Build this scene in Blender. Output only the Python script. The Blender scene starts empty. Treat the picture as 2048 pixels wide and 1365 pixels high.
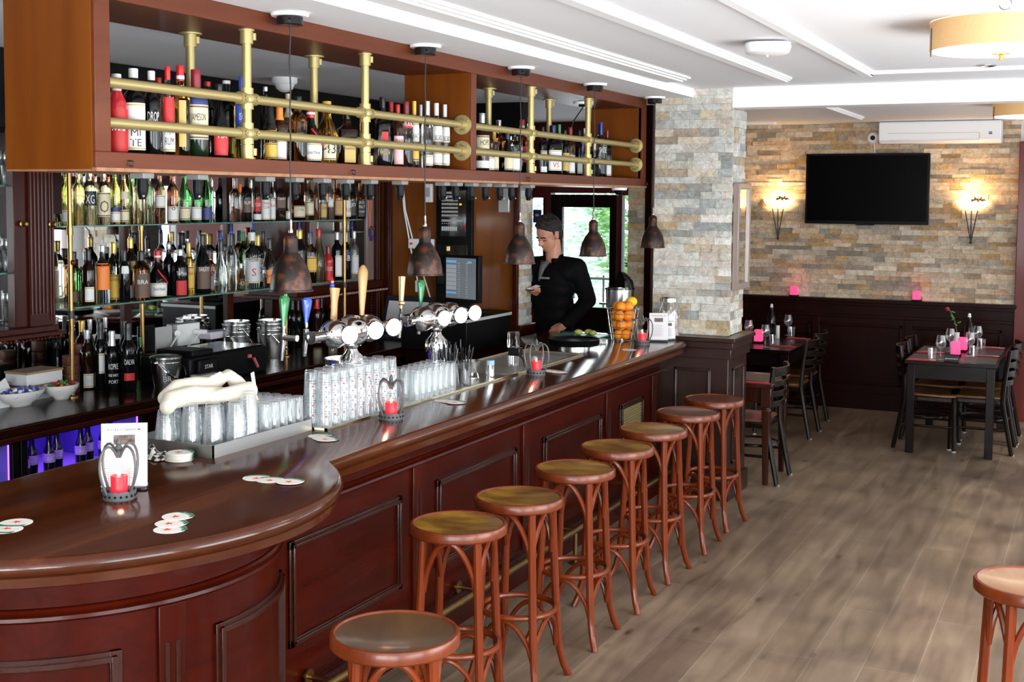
import bpy, bmesh, math, random
from mathutils import Vector, Matrix
WIN_E=135; REAR_E=205; EXPO=0.0
PI=math.pi; R=math.radians; sin=math.sin; cos=math.cos
rnd=random.Random(7)
SC=bpy.context.scene; COL=SC.collection
# ------------------------------------------------------------------ mesh building
class MB:
    def __init__(s): s.v=[]; s.f=[]; s.c=[]
    def add(s,vs,fs,col=None):
        b=len(s.v); s.v+= [tuple(p) for p in vs]
        for f in fs:
            s.f.append(tuple(i+b for i in f)); s.c.append(col)
        return s
    def box(s,x0,y0,z0,x1,y1,z1,col=None):
        x0,x1=min(x0,x1),max(x0,x1); y0,y1=min(y0,y1),max(y0,y1); z0,z1=min(z0,z1),max(z0,z1)
        return s.add([(x0,y0,z0),(x1,y0,z0),(x1,y1,z0),(x0,y1,z0),(x0,y0,z1),(x1,y0,z1),(x1,y1,z1),(x0,y1,z1)],
            [(0,3,2,1),(4,5,6,7),(0,1,5,4),(1,2,6,5),(2,3,7,6),(3,0,4,7)],col)
    def boxc(s,c,size,rz=0,M=None,col=None):
        t=MB().box(-size[0]/2,-size[1]/2,-size[2]/2,size[0]/2,size[1]/2,size[2]/2)
        m=Matrix.Translation(c)@(M if M else Matrix.Rotation(rz,4,'Z'))
        return s.merge(t,m,col)
    def merge(s,o,M=None,col=None):
        b=len(s.v)
        s.v+=[tuple(M@Vector(p)) if M else p for p in o.v]
        for f,c in zip(o.f,o.c): s.f.append(tuple(i+b for i in f)); s.c.append(col if col else c)
        return s
    def lathe(s,prof,seg=24,c=(0,0,0),n=2.0,M=None,a0=0.0,cap=True):
        rings=[]; vs=[]; fs=[]
        for (r,z) in prof:
            if r<1e-6:
                rings.append([len(vs)]); vs.append((0,0,z))
            else:
                st=len(vs)
                for i in range(seg):
                    a=a0+2*PI*i/seg; k=sq(a,n)
                    vs.append((r*k*cos(a),r*k*sin(a),z))
                rings.append(list(range(st,st+seg)))
        for A,B in zip(rings[:-1],rings[1:]):
            if len(A)==1 and len(B)==1: continue
            for i in range(seg):
                j=(i+1)%seg
                if len(A)==1: fs.append((A[0],B[j],B[i]))
                elif len(B)==1: fs.append((A[i],A[j],B[0]))
                else: fs.append((A[i],A[j],B[j],B[i]))
        T=Matrix.Translation(c)@(M if M else Matrix())
        return s.add([T@Vector(p) for p in vs],fs)
    def tube(s,pts,r,seg=10,closed=False,flat=1.0,caps=True):
        P=[Vector(p) for p in pts]; n=len(P)
        rs=r if isinstance(r,(list,tuple)) else [r]*n
        vs=[];fs=[];up=None
        for i in range(n):
            if closed: t=P[(i+1)%n]-P[i-1]
            else: t=P[min(i+1,n-1)]-P[max(i-1,0)]
            t=t.normalized() if t.length>1e-9 else Vector((0,0,1))
            if up is None:
                up=Vector((0,0,1)) if abs(t.z)<.9 else Vector((1,0,0))
            b=t.cross(up)
            if b.length<1e-6: b=t.cross(Vector((0,1,0)))
            b.normalize(); up=b.cross(t).normalized()
            for k in range(seg):
                a=2*PI*k/seg
                vs.append(P[i]+b*(rs[i]*cos(a))+up*(rs[i]*sin(a)*flat))
        m=n if closed else n-1
        for i in range(m):
            for k in range(seg):
                a=i*seg+k; b2=i*seg+(k+1)%seg; c2=((i+1)%n)*seg+(k+1)%seg; d=((i+1)%n)*seg+k
                fs.append((a,b2,c2,d))
        if not closed and caps:
            fs.append(tuple(range(seg))[::-1]); fs.append(tuple((n-1)*seg+k for k in range(seg)))
        return s.add(vs,fs)
    def prism(s,poly,z0,z1,M=None,col=None):
        n=len(poly)
        vs=[(x,y,z0) for x,y in poly]+[(x,y,z1) for x,y in poly]
        fs=[tuple(range(n))[::-1],tuple(range(n,2*n))]+[(i,(i+1)%n,n+(i+1)%n,n+i) for i in range(n)]
        return s.add([M@Vector(p) for p in vs] if M else vs,fs,col)
    def ball(s,c,r,u=16,v=10,sc=(1,1,1),M=None):
        prof=[(r*sin(PI*i/v),-r*cos(PI*i/v)) for i in range(v+1)]
        prof[0]=(0,-r); prof[-1]=(0,r)
        m=(M if M else Matrix())@Matrix.Diagonal((*sc,1))
        return s.lathe(prof,u,c,M=m)
    def sweep(s,path,prof,closed=True):
        # path: list of (x,y); prof: list of (outward offset, z); outward = right of travel direction
        n=len(path); vs=[]; fs=[]; m=len(prof)
        for i,(x,y) in enumerate(path):
            def nr(a,b):
                d=Vector((b[0]-a[0],b[1]-a[1])); d.normalize(); return Vector((d.y,-d.x))
            if closed or 0<i<n-1:
                n1=nr(path[i-1],path[i]); n2=nr(path[i],path[(i+1)%n])
                b=(n1+n2); L=max(.25,b.length_squared/2); N=b/ L if L>0 else n1
                if b.length<1e-6: N=n1
            elif i==0: N=nr(path[0],path[1])
            else: N=nr(path[-2],path[-1])
            for (o,z) in prof: vs.append((x+N.x*o,y+N.y*o,z))
        for i in range(n if closed else n-1):
            j=(i+1)%n
            for k in range(m-1): fs.append((i*m+k,j*m+k,j*m+k+1,i*m+k+1))
        return s.add(vs,fs)
def sq(a,n):
    if n==2.0: return 1.0
    return (abs(cos(a))**n+abs(sin(a))**n)**(-1.0/n)
def wloc(p):
    v=Vector((0,0,0))
    while p: v+=p.location; p=p.parent
    return v
def obj(name,mb,mat,parent=None,W=False,bev=0,sm=35,kind=None,sub=0):
    """link mb as ONE mesh object; W: vertices are given in world coordinates"""
    me=bpy.data.meshes.new(name)
    vs=mb.v
    if W and parent:
        L=wloc(parent); vs=[(p[0]-L.x,p[1]-L.y,p[2]-L.z) for p in vs]
    me.from_pydata(vs,[],mb.f)
    if any(c is not None for c in mb.c):
        at=me.color_attributes.new('Col','FLOAT_COLOR','CORNER'); k=0
        for p,c in zip(me.polygons,mb.c):
            c=c or (.5,.5,.5)
            for _ in p.vertices: at.data[k].color=(*c,1); k+=1
    bm=bmesh.new(); bm.from_mesh(me); bmesh.ops.recalc_face_normals(bm,faces=bm.faces); bm.to_mesh(me); bm.free()
    if sm:
        for p in me.polygons: p.use_smooth=True
        me.set_sharp_from_angle(angle=R(sm))
    if mat: me.materials.append(mat)
    o=bpy.data.objects.new(name,me); COL.objects.link(o)
    if parent: o.parent=parent
    if bev:
        b=o.modifiers.new('b','BEVEL'); b.width=bev; b.segments=2; b.limit_method='ANGLE'; b.angle_limit=R(40)
    if sub:
        b=o.modifiers.new('s','SUBSURF'); b.levels=sub; b.render_levels=sub
    if kind: o['kind']=kind
    return o
def tag(o,label,cat,group=None,kind=None):
    o['label']=label; o['category']=cat
    if group: o['group']=group
    if kind: o['kind']=kind
    return o
def thing(name,label,cat,loc=(0,0,0),rz=0,group=None):
    o=bpy.data.objects.new(name,None); COL.objects.link(o); o.empty_display_size=.05
    o.location=loc; o.rotation_euler=(0,0,rz)
    return tag(o,label,cat,group)
def dup(root,loc,rz=None,label=None):
    r=root.copy(); COL.objects.link(r); r.location=loc
    if rz is not None: r.rotation_euler=(0,0,rz)
    if label: r['label']=label
    for ch in list(root.children):
        c=ch.copy(); COL.objects.link(c); c.parent=r
        for g in list(ch.children):
            d=g.copy(); COL.objects.link(d); d.parent=c
    return r
ORD='first second third fourth fifth sixth seventh eighth ninth tenth eleventh twelfth thirteenth fourteenth fifteenth sixteenth'.split()
_tc={}
def text_geo(t):
    """flat lettering of unit cap height, centred: (verts, faces, width)"""
    if t in _tc: return _tc[t]
    cu=bpy.data.curves.new('txt','FONT'); cu.body=t; cu.size=1.4; cu.resolution_u=2; cu.align_x='CENTER'
    ob=bpy.data.objects.new('txt',cu); COL.objects.link(ob)
    dg=bpy.context.evaluated_depsgraph_get(); dg.update()
    me=bpy.data.meshes.new_from_object(ob.evaluated_get(dg))
    vs=[(v.co.x,v.co.y-.5) for v in me.vertices]; fs=[tuple(p.vertices) for p in me.polygons]
    bpy.data.objects.remove(ob); bpy.data.curves.remove(cu); bpy.data.meshes.remove(me)
    w=(max(v[0] for v in vs)-min(v[0] for v in vs)) if vs else 1
    _tc[t]=(vs,fs,w); return _tc[t]
def text_flat(mb,t,h,M,width=None,bold=1.0):
    vs,fs,w=text_geo(t); sx=h if width is None else width/w
    return mb.add([M@Vector((x*sx*bold,y*h,0)) for x,y in vs],fs)
def frameM(o,u,v):
    """matrix whose x axis is u, y axis v, at o"""
    u=Vector(u).normalized(); v=Vector(v).normalized(); n=u.cross(v)
    return Matrix(((u.x,v.x,n.x,o[0]),(u.y,v.y,n.y,o[1]),(u.z,v.z,n.z,o[2]),(0,0,0,1)))
# ------------------------------------------------------------------ materials
def newmat(name):
    m=bpy.data.materials.new(name); m.use_nodes=True; nt=m.node_tree; nt.nodes.clear()
    out=nt.nodes.new('ShaderNodeOutputMaterial'); return m,nt,out
def pm(name,col,rough=.5,metal=0,trans=0,ior=1.45,coat=0,emit=None,es=0,alpha=1,spec=.5,sub=0,noise=0,nscale=40,bump=0,sheen=0):
    m,nt,out=newmat(name); b=nt.nodes.new('ShaderNodeBsdfPrincipled'); nt.links.new(b.outputs[0],out.inputs[0])
    I=b.inputs; I['Base Color'].default_value=(*col,1); I['Roughness'].default_value=rough; I['Metallic'].default_value=metal
    I['Transmission Weight'].default_value=trans; I['IOR'].default_value=ior; I['Coat Weight'].default_value=coat; I['Coat Roughness'].default_value=.08
    I['Specular IOR Level'].default_value=spec; I['Alpha'].default_value=alpha; I['Sheen Weight'].default_value=sheen
    if sub: I['Subsurface Weight'].default_value=sub; I['Subsurface Radius'].default_value=(.02,.01,.006)
    if emit: I['Emission Color'].default_value=(*emit,1); I['Emission Strength'].default_value=es
    if noise or bump:
        tc=nt.nodes.new('ShaderNodeTexCoord'); n=nt.nodes.new('ShaderNodeTexNoise'); n.inputs['Scale'].default_value=nscale; n.inputs['Detail'].default_value=5
        nt.links.new(tc.outputs['Object'],n.inputs['Vector'])
        if noise:
            mx=nt.nodes.new('ShaderNodeMix'); mx.data_type='RGBA'; mx.blend_type='MULTIPLY'
            mx.inputs[0].default_value=noise; mx.inputs[6].default_value=(*col,1)
            cr=nt.nodes.new('ShaderNodeValToRGB'); cr.color_ramp.elements[0].position=.3; cr.color_ramp.elements[1].position=.7
            nt.links.new(n.outputs['Fac'],cr.inputs[0]); nt.links.new(cr.outputs[0],mx.inputs[7]); nt.links.new(mx.outputs[2],I['Base Color'])
        if bump:
            bp=nt.nodes.new('ShaderNodeBump'); bp.inputs['Strength'].default_value=bump; bp.inputs['Distance'].default_value=.01
            nt.links.new(n.outputs['Fac'],bp.inputs['Height']); nt.links.new(bp.outputs[0],I['Normal'])
    return m
def wood(name,c1,c2,rough=.35,coat=.3,axis='y',sc=9,stretch=14,c3=None,bump=.05,spec=.5):
    m,nt,out=newmat(name); b=nt.nodes.new('ShaderNodeBsdfPrincipled'); nt.links.new(b.outputs[0],out.inputs[0])
    tc=nt.nodes.new('ShaderNodeTexCoord'); mp=nt.nodes.new('ShaderNodeMapping')
    s=[sc,sc,sc]; s['xyz'.index(axis)]=sc/stretch; mp.inputs['Scale'].default_value=s
    n=nt.nodes.new('ShaderNodeTexNoise'); n.inputs['Scale'].default_value=1.6; n.inputs['Detail'].default_value=7; n.inputs['Roughness'].default_value=.6; n.inputs['Distortion'].default_value=.6
    n2=nt.nodes.new('ShaderNodeTexNoise'); n2.inputs['Scale'].default_value=.25; n2.inputs['Detail'].default_value=2
    cr=nt.nodes.new('ShaderNodeValToRGB'); e=cr.color_ramp.elements
    e[0].position=.3; e[0].color=(*c1,1); e[1].position=.72; e[1].color=(*c2,1)
    if c3: k=e.new(.5); k.color=(*c3,1)
    ad=nt.nodes.new('ShaderNodeMath'); ad.operation='MULTIPLY_ADD'; ad.inputs[1].default_value=.5
    L=nt.links.new
    L(tc.outputs['Object'],mp.inputs[0]); L(mp.outputs[0],n.inputs[0]); L(mp.outputs[0],n2.inputs[0])
    hl=nt.nodes.new('ShaderNodeMath'); hl.operation='MULTIPLY'; hl.inputs[1].default_value=.5; L(n.outputs['Fac'],hl.inputs[0])
    L(n2.outputs['Fac'],ad.inputs[0]); L(hl.outputs[0],ad.inputs[2]); L(ad.outputs[0],cr.inputs[0]); L(cr.outputs[0],b.inputs['Base Color'])
    b.inputs['Roughness'].default_value=rough; b.inputs['Coat Weight'].default_value=coat; b.inputs['Coat Roughness'].default_value=.1; b.inputs['Specular IOR Level'].default_value=spec
    if bump:
        bp=nt.nodes.new('ShaderNodeBump'); bp.inputs['Strength'].default_value=bump; bp.inputs['Distance'].default_value=.01
        L(n.outputs['Fac'],bp.inputs['Height']); L(bp.outputs[0],b.inputs['Normal'])
    return m
def thin_glass(name,tint=(1,1,1),edge=(.9,.95,1),ew=.5,gl=.06,base=0,pw=2.2):
    """clear thin-walled drinking glass: see-through with rims painted bright, and reflections"""
    m,nt,out=newmat(name); L=nt.links.new; N=nt.nodes.new
    tr=N('ShaderNodeBsdfTransparent'); tr.inputs[0].default_value=(*tint,1)
    df=N('ShaderNodeBsdfTranslucent'); df.inputs[0].default_value=(*edge,1)
    d2=N('ShaderNodeBsdfDiffuse'); d2.inputs[0].default_value=(*edge,1)
    gs=N('ShaderNodeBsdfGlossy'); gs.inputs['Roughness'].default_value=.03
    lw=N('ShaderNodeLayerWeight'); lw.inputs[0].default_value=.35
    p=N('ShaderNodeMath'); p.operation='POWER'; p.inputs[1].default_value=pw; L(lw.outputs['Facing'],p.inputs[0])
    k=N('ShaderNodeMath'); k.operation='MULTIPLY_ADD'; k.inputs[1].default_value=ew; k.inputs[2].default_value=base; L(p.outputs[0],k.inputs[0])  # white mixed in towards the edges stands in for window light on the rims
    m1=N('ShaderNodeMixShader'); hm=N('ShaderNodeMixShader'); L(d2.outputs[0],hm.inputs[1]); L(df.outputs[0],hm.inputs[2]); L(k.outputs[0],m1.inputs[0]); L(tr.outputs[0],m1.inputs[1]); L(hm.outputs[0],m1.inputs[2])
    fr=N('ShaderNodeMath'); fr.operation='POWER'; fr.inputs[1].default_value=4.5; L(lw.outputs['Facing'],fr.inputs[0])
    g=N('ShaderNodeMath'); g.operation='ADD'; g.inputs[1].default_value=gl; g.use_clamp=True; L(fr.outputs[0],g.inputs[0])
    m2=N('ShaderNodeMixShader'); L(g.outputs[0],m2.inputs[0]); L(m1.outputs[0],m2.inputs[1]); L(gs.outputs[0],m2.inputs[2])
    L(m2.outputs[0],out.inputs[0]); return m
M={}
M['bar']=wood('bar_mahogany',(.018,.0010,.0003),(.056,.0052,.0012),.24,.03,'z',6,12,spec=.13)
M['barh']=wood('bar_mahogany_horizontal',(.020,.0010,.0003),(.058,.0046,.0011),.26,.03,'y',8,10,spec=.13)
M['bartop']=wood('bar_top',(.022,.004,.001),(.125,.036,.008),.15,.08,'y',6,18,(.055,.012,.003),spec=.32)
M['frame']=wood('bar_panel_frame',(.018,.0028,.001),(.042,.007,.0025),.25,.15,'y',8,10,spec=.3)
M['cab']=wood('cabinet_face',(.080,.017,.0065),(.140,.038,.015),.45,.03,'y',10,14,spec=.2)
M['cabside']=wood('cabinet_side',(.095,.019,.0008),(.19,.052,.0035),.4,.05,'z',6,12,spec=.2)
M['cabshelf']=wood('cabinet_shelf',(.15,.036,.008),(.26,.075,.018),.4,.2,'y',8,14)
M['panelwood']=wood('wall_panel_wood',(.09,.020,.0015),(.24,.075,.008),.35,.12,'z',5,8,spec=.3)
M['dark']=wood('dark_wainscot',(.007,.0009,.0004),(.019,.0025,.001),.35,.03,'z',8,10,spec=.08)
M['pil']=wood('pilaster_wainscot',(.014,.005,.0035),(.032,.012,.008),.32,.2,'z',8,10,spec=.35)
M['buffet']=wood('buffet_mahogany',(.018,.0022,.001),(.050,.0075,.003),.32,.06,'z',8,12,spec=.14)
M['counter']=wood('back_counter',(.008,.0016,.0008),(.020,.0045,.002),.18,.05,'y',8,12,spec=.16)
M['redwood']=wood('door_red_wood',(.09,.005,.0015),(.15,.012,.004),.4,.1,'z',8,10,spec=.3)
M['stool']=wood('bentwood',(.075,.0085,.0014),(.195,.032,.0045),.26,.06,'z',14,10,spec=.26)
M['seat']=None
M['chair']=wood('dark_chair_wood',(.004,.002,.0014),(.012,.006,.0035),.25,.1,'z',12,10,spec=.28)
M['chairseat']=wood('chair_seat',(.09,.032,.006),(.17,.068,.014),.38,.15,'y',12,8)
M['redtable']=wood('red_brown_table',(.016,.0028,.0014),(.038,.009,.004),.2,.1,'z',8,10,spec=.35)
M['table']=wood('dark_table',(.003,.001,.0008),(.009,.003,.0022),.25,.06,'y',8,10,spec=.16)
M['tapwood']=wood('tap_handle_wood',(.50,.28,.09),(.66,.42,.17),.4,.2,'z',30,8)
M['brass']=pm('gold_painted_pipe',(.42,.34,.145),.42,.6)
M['brassold']=pm('old_brass',(.30,.18,.065),.33,1)
M['steel']=pm('steel',(.62,.62,.60),.22,1)
M['brushed']=pm('brushed_steel',(.55,.54,.52),.34,1)
M['chrome']=pm('chrome',(.88,.88,.88),.05,1)
M['white']=pm('white',(.82,.82,.80),.5)
M['paper']=pm('paper',(.66,.66,.66),.6)
M['black']=pm('black',(.004,.004,.0045),.4,spec=.15)
M['blackgloss']=pm('black_gloss',(.006,.006,.007),.12,coat=.3)
M['screen']=pm('tv_screen',(.001,.001,.0015),.3,spec=.06)
M['ceil']=pm('ceiling_paint',(.88,.88,.90),.7)
M['trimw']=pm('trim_paint',(.92,.92,.92),.5)
M['plaster']=pm('plaster',(.7,.7,.68),.8)
M['greyplastic']=pm('grey_plastic',(.42,.42,.40),.4)
M['zinc']=pm('zinc',(.11,.113,.115),.5,.35)
M['iron']=pm('dark_iron',(.05,.045,.04),.45,.6)
M['red']=pm('red_candle_wax',(.62,.015,.03),.4,emit=(1,.035,.05),es=.42,sub=.3)
M['flame']=pm('flame',(1,.8,.4),.5,emit=(1,.62,.25),es=12)
M['pinkglow']=pm('pink_candle_glass',(.9,.06,.2),.3,emit=(1,.08,.24),es=.85)
M['mirror']=pm('mirror',(.82,.84,.84),.02,1)
M['shelfglass']=pm('shelf_glass',(.30,.66,.54),.05,trans=.72,ior=1.45)
M['cord']=pm('cord_black',(.012,.012,.012),.5)
M['orange']=pm('orange_peel',(.85,.26,.012),.45,bump=.25,nscale=160)
M['lemon']=pm('lemon_peel',(.85,.52,.02),.45,bump=.2,nscale=160)
M['green']=pm('green_plastic',(.01,.20,.05),.25,coat=.4)
M['blue']=pm('blue_plastic',(.04,.10,.52),.25,coat=.4)
M['towel']=pm('towel',(.62,.56,.45),.9,sheen=.3,bump=.3,nscale=300)
M['thinglass']=thin_glass('thin_glass',gl=.10,ew=.7); M['cupglass']=thin_glass('candle_cup_glass',gl=.02,ew=.18)
M['stackglass']=thin_glass('stacked_glass',(.98,.99,.99),(.97,.98,1),.68,.05,.04,1.7)
M['winglass']=thin_glass('window_glass',ew=.02,gl=.02)

# ------------------------------------------------------------------ camera
def make_camera():
    f,cy,a,b,c=2498.52430,563.522524,0.439709066,0.0671346522,-0.00744911932
    fwd=Vector((-sin(a)*cos(b),cos(a)*cos(b),-sin(b))); right=Vector((cos(a),sin(a),0)); down=fwd.cross(right)
    r=right*cos(c)+down*sin(c); d=-right*sin(c)+down*cos(c)
    cam=bpy.data.cameras.new('camera'); o=bpy.data.objects.new('camera',cam); COL.objects.link(o)
    m=Matrix(((r.x,-d.x,-fwd.x,0),(r.y,-d.y,-fwd.y,0),(r.z,-d.z,-fwd.z,2.05),(0,0,0,1)))
    o.matrix_world=m; cam.sensor_width=36; cam.sensor_fit='HORIZONTAL'; cam.lens=f/2048*36
    cam.shift_y=-(682.5-cy)/2048; cam.clip_start=.05; cam.clip_end=200; SC.camera=o
make_camera()
ZC=2.80; ZS=2.74
def struct(name,mb,mat,parent=None,**k): return obj(name,mb,mat,parent,kind='structure',**k)
# ------------------------------------------------------------------ floor material
def floor_mat():
    m,nt,out=newmat('oak_plank_floor'); L=nt.links.new; N=nt.nodes.new
    b=N('ShaderNodeBsdfPrincipled'); L(b.outputs[0],out.inputs[0])
    tc=N('ShaderNodeTexCoord'); sp=N('ShaderNodeSeparateXYZ'); L(tc.outputs['Object'],sp.inputs[0])
    ax=N('ShaderNodeMath'); ax.operation='ADD'; ax.inputs[1].default_value=1.33+.225*40; L(sp.outputs[0],ax.inputs[0])
    cb=N('ShaderNodeCombineXYZ'); L(sp.outputs[1],cb.inputs[0]); L(ax.outputs[0],cb.inputs[1])
    br=N('ShaderNodeTexBrick'); L(cb.outputs[0],br.inputs[0]); I=br.inputs
    I['Scale'].default_value=1; I['Brick Width'].default_value=2.1; I['Row Height'].default_value=.225; I['Mortar Size'].default_value=.0018; I['Mortar Smooth'].default_value=.1
    I['Color1'].default_value=(.252,.190,.135,1); I['Color2'].default_value=(.182,.130,.090,1); I['Mortar'].default_value=(.31,.27,.22,1); br.offset=.37; br.offset_frequency=2; br.squash=1
    mp=N('ShaderNodeMapping'); mp.inputs['Scale'].default_value=(9,1.1,1); L(tc.outputs['Object'],mp.inputs[0])
    n=N('ShaderNodeTexNoise'); n.inputs['Scale'].default_value=1.5; n.inputs['Detail'].default_value=8; n.inputs['Distortion'].default_value=.8; L(mp.outputs[0],n.inputs[0])
    n2=N('ShaderNodeTexNoise'); n2.inputs['Scale'].default_value=2.6; n2.inputs['Detail'].default_value=5; L(tc.outputs['Object'],n2.inputs[0])
    r1=N('ShaderNodeValToRGB'); r1.color_ramp.elements[0].position=.3; r1.color_ramp.elements[0].color=(.62,.58,.54,1); r1.color_ramp.elements[1].position=.68; r1.color_ramp.elements[1].color=(1.12,1.1,1.08,1); L(n.outputs['Fac'],r1.inputs[0])
    r2=N('ShaderNodeValToRGB'); r2.color_ramp.elements[0].position=.35; r2.color_ramp.elements[0].color=(.72,.68,.70,1); r2.color_ramp.elements[1].position=.62; r2.color_ramp.elements[1].color=(1.05,1.03,1,1); L(n2.outputs['Fac'],r2.inputs[0])
    # knots: elongated dark spots
    mk=N('ShaderNodeMapping'); mk.inputs['Scale'].default_value=(5,1.8,1); L(tc.outputs['Object'],mk.inputs[0])
    vo=N('ShaderNodeTexVoronoi'); vo.inputs['Scale'].default_value=1.1; L(mk.outputs[0],vo.inputs['Vector'])
    r3=N('ShaderNodeValToRGB'); r3.color_ramp.elements[0].position=.03; r3.color_ramp.elements[0].color=(.35,.28,.24,1); r3.color_ramp.elements[1].position=.13; r3.color_ramp.elements[1].color=(1,1,1,1); L(vo.outputs['Distance'],r3.inputs[0])
    c=br.outputs['Color']
    for r in (r1,r2,r3):
        mx=N('ShaderNodeMix'); mx.data_type='RGBA'; mx.blend_type='MULTIPLY'; mx.inputs[0].default_value=1; L(c,mx.inputs[6]); L(r.outputs[0],mx.inputs[7]); c=mx.outputs[2]
    L(c,b.inputs['Base Color'])
    rr=N('ShaderNodeMapRange'); rr.inputs['To Min'].default_value=.30; rr.inputs['To Max'].default_value=.5; L(n.outputs['Fac'],rr.inputs[0]); L(rr.outputs[0],b.inputs['Roughness'])
    bp=N('ShaderNodeBump'); bp.inputs['Strength'].default_value=.12; bp.inputs['Distance'].default_value=.01; L(n.outputs['Fac'],bp.inputs['Height']); L(bp.outputs[0],b.inputs['Normal'])
    return m
struct('floor',MB().box(-6.3,-2.2,-.1,2.1,12.8,0),floor_mat())
# ceiling with the lower soffit over the bar, fascia and profiled strips
cl=struct('ceiling',MB().box(-6.3,-2.2,ZC,2.1,12.8,ZC+.1),M['ceil'])
struct('ceiling_soffit',MB().box(-5.28,-2.0,ZS,-2.54,8.289,ZC+.02),M['ceil'])
def strip(x0,x1,y0,y1,z=ZC):
    m=MB()
    for i,(a,h) in enumerate(((0,.012),(.3,.020),(.62,.028))):
        w=(x1-x0); m.box(x0+w*a*.0+w*(.0 if i==0 else .12*i),y0,z-h,x1-w*(.0 if i==0 else .12*i),y1,z+.001)
    return m
st=struct('trim_1',strip(-1.86,-1.75,-2,7.75),M['trimw'])
st=struct('trim_2',strip(-1.31,-1.225,-2,7.6).merge(MB().box(-1.31,7.51,ZC-.02,1.9,7.6,ZC+.001)),M['trimw'])
m=strip(-2.53,-2.32,-2,5.5)
m.merge(strip(-2.53,-2.32,5.502,7.5))
struct('trim_3',m,M['trimw'])
struct('trim_4',strip(-2.05,-1.96,8.6,11.6).merge(MB().box(-3.33,12.1,ZC-.02,-2.9,12.2,ZC)),M['trimw'])
struct('ceiling_beam',MB().box(-2.27,8.29,2.665,1.9,8.48,ZC+.02),M['trimw'])
# ------------------------------------------------------------------ split-stone cladding
def lin(c): return tuple(((x/255+.055)/1.055)**2.4 if x>10 else x/255/12.92 for x in c)
PAL=[lin(c) for c in ((212,212,204),(204,200,188),(222,218,208),(196,198,194),(172,176,176),(206,194,170),(190,170,136),(216,204,186),(228,225,218),(166,166,160),(214,208,198),(208,208,200),(184,168,150),(220,210,200),(214,214,208),(200,202,198))]
PALW=[lin(c) for c in ((206,190,164),(194,176,150),(216,200,174),(184,170,152),(168,160,148),(198,166,120),(184,152,108),(216,194,166),(224,210,188),(162,148,132),(210,176,144),(202,188,166),(176,154,128),(220,196,172),(150,140,126),(214,202,184))]
def stones(mb,o,u,v,W,H,rh,lw,pal,seed,d=(.012,.03),vary=.12):
    g=random.Random(seed); n=Vector(u).cross(Vector(v)); Fm=frameM(o,u,v); z=0
    while z<H-1e-4:
        h=g.choice(rh); h=min(h,H-z)
        if H-z-h<min(rh)*.5: h=H-z
        x=0
        while x<W-1e-4:
            w=g.uniform(*lw); w=min(w,W-x)
            if W-x-w<.05: w=W-x
            c=Vector(g.choice(pal)); k=1+g.uniform(-vary,vary); c=tuple(min(.95,t*k) for t in c)
            dd=g.uniform(*d)
            mb.boxc(Fm@Vector((x+w/2,z+h/2,dd/2-.01)),(w-.0012,h-.0012,dd+.02),M=Fm.to_3x3().to_4x4(),col=c)
            x+=w
        z+=h
    return mb
def stone_mat():
    m,nt,out=newmat('split_stone'); L=nt.links.new; N=nt.nodes.new
    b=N('ShaderNodeBsdfPrincipled'); L(b.outputs[0],out.inputs[0]); b.inputs['Roughness'].default_value=.75
    at=N('ShaderNodeAttribute'); at.attribute_name='Col'
    tc=N('ShaderNodeTexCoord'); n=N('ShaderNodeTexNoise'); n.inputs['Scale'].default_value=22; n.inputs['Detail'].default_value=9; n.inputs['Roughness'].default_value=.72; n.inputs['Distortion'].default_value=.7; L(tc.outputs['Object'],n.inputs[0])
    r=N('ShaderNodeValToRGB'); r.color_ramp.elements[0].position=.34; r.color_ramp.elements[0].color=(.66,.61,.54,1); r.color_ramp.elements[1].position=.60; r.color_ramp.elements[1].color=(1.14,1.14,1.14,1); L(n.outputs['Fac'],r.inputs[0])
    mx=N('ShaderNodeMix'); mx.data_type='RGBA'; mx.blend_type='MULTIPLY'; mx.inputs[0].default_value=1; L(at.outputs['Color'],mx.inputs[6]); L(r.outputs[0],mx.inputs[7]); L(mx.outputs[2],b.inputs['Base Color'])
    bp=N('ShaderNodeBump'); bp.inputs['Strength'].default_value=.8; bp.inputs['Distance'].default_value=.02; L(n.outputs['Fac'],bp.inputs['Height']); L(bp.outputs[0],b.inputs['Normal'])
    return m
M['stone']=stone_mat()
# back wall with the television
struct('wall_back',MB().box(-3.6,12.58,-.05,.45,12.75,ZC+.02).box(.45,12.58,-.05,1.75,12.75,.9).box(.45,12.58,2.4,1.75,12.75,ZC+.02).box(1.75,12.58,-.05,2.05,12.75,ZC+.02),M['plaster'])
w=struct('window_10',MB().box(.43,12.6,.88,.5,12.7,2.42).box(1.7,12.6,.88,1.77,12.7,2.42).box(.5,12.6,.88,1.7,12.7,.95).box(.5,12.6,2.35,1.7,12.7,2.42).box(1.07,12.62,.95,1.13,12.68,2.35),M['redwood']); struct('pane',MB().box(.5,12.65,.95,1.7,12.654,2.35),M['winglass'],w)
mb=stones(MB(),(-3.45,12.58,1.08),(1,0,0),(0,0,1),2.75,ZC-1.08,(.038,.045,.052,.036),(.10,.30),PALW,3)
struct('wall_back_stone_cladding',mb,M['stone'])
def panel_frame(mb,x0,x1,z0,z1,y,d=.02,w=.03,out=-1):
    """raised rectangular moulding on a wall facing -y"""
    for k,(a,h) in enumerate(((0,d*.6),(w*.35,d))):
        for (p,q,r,s) in ((x0+a,x1-a,z1-w+a*.3,z1-a),(x0+a,x1-a,z0+a,z0+w-a*.3),(x0+a,x0+w-a*.3,z0+a,z1-a),(x1-w+a*.3,x1-a,z0+a,z1-a)):
            mb.box(p,y+.002,r,q,y+out*h,s)
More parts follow.
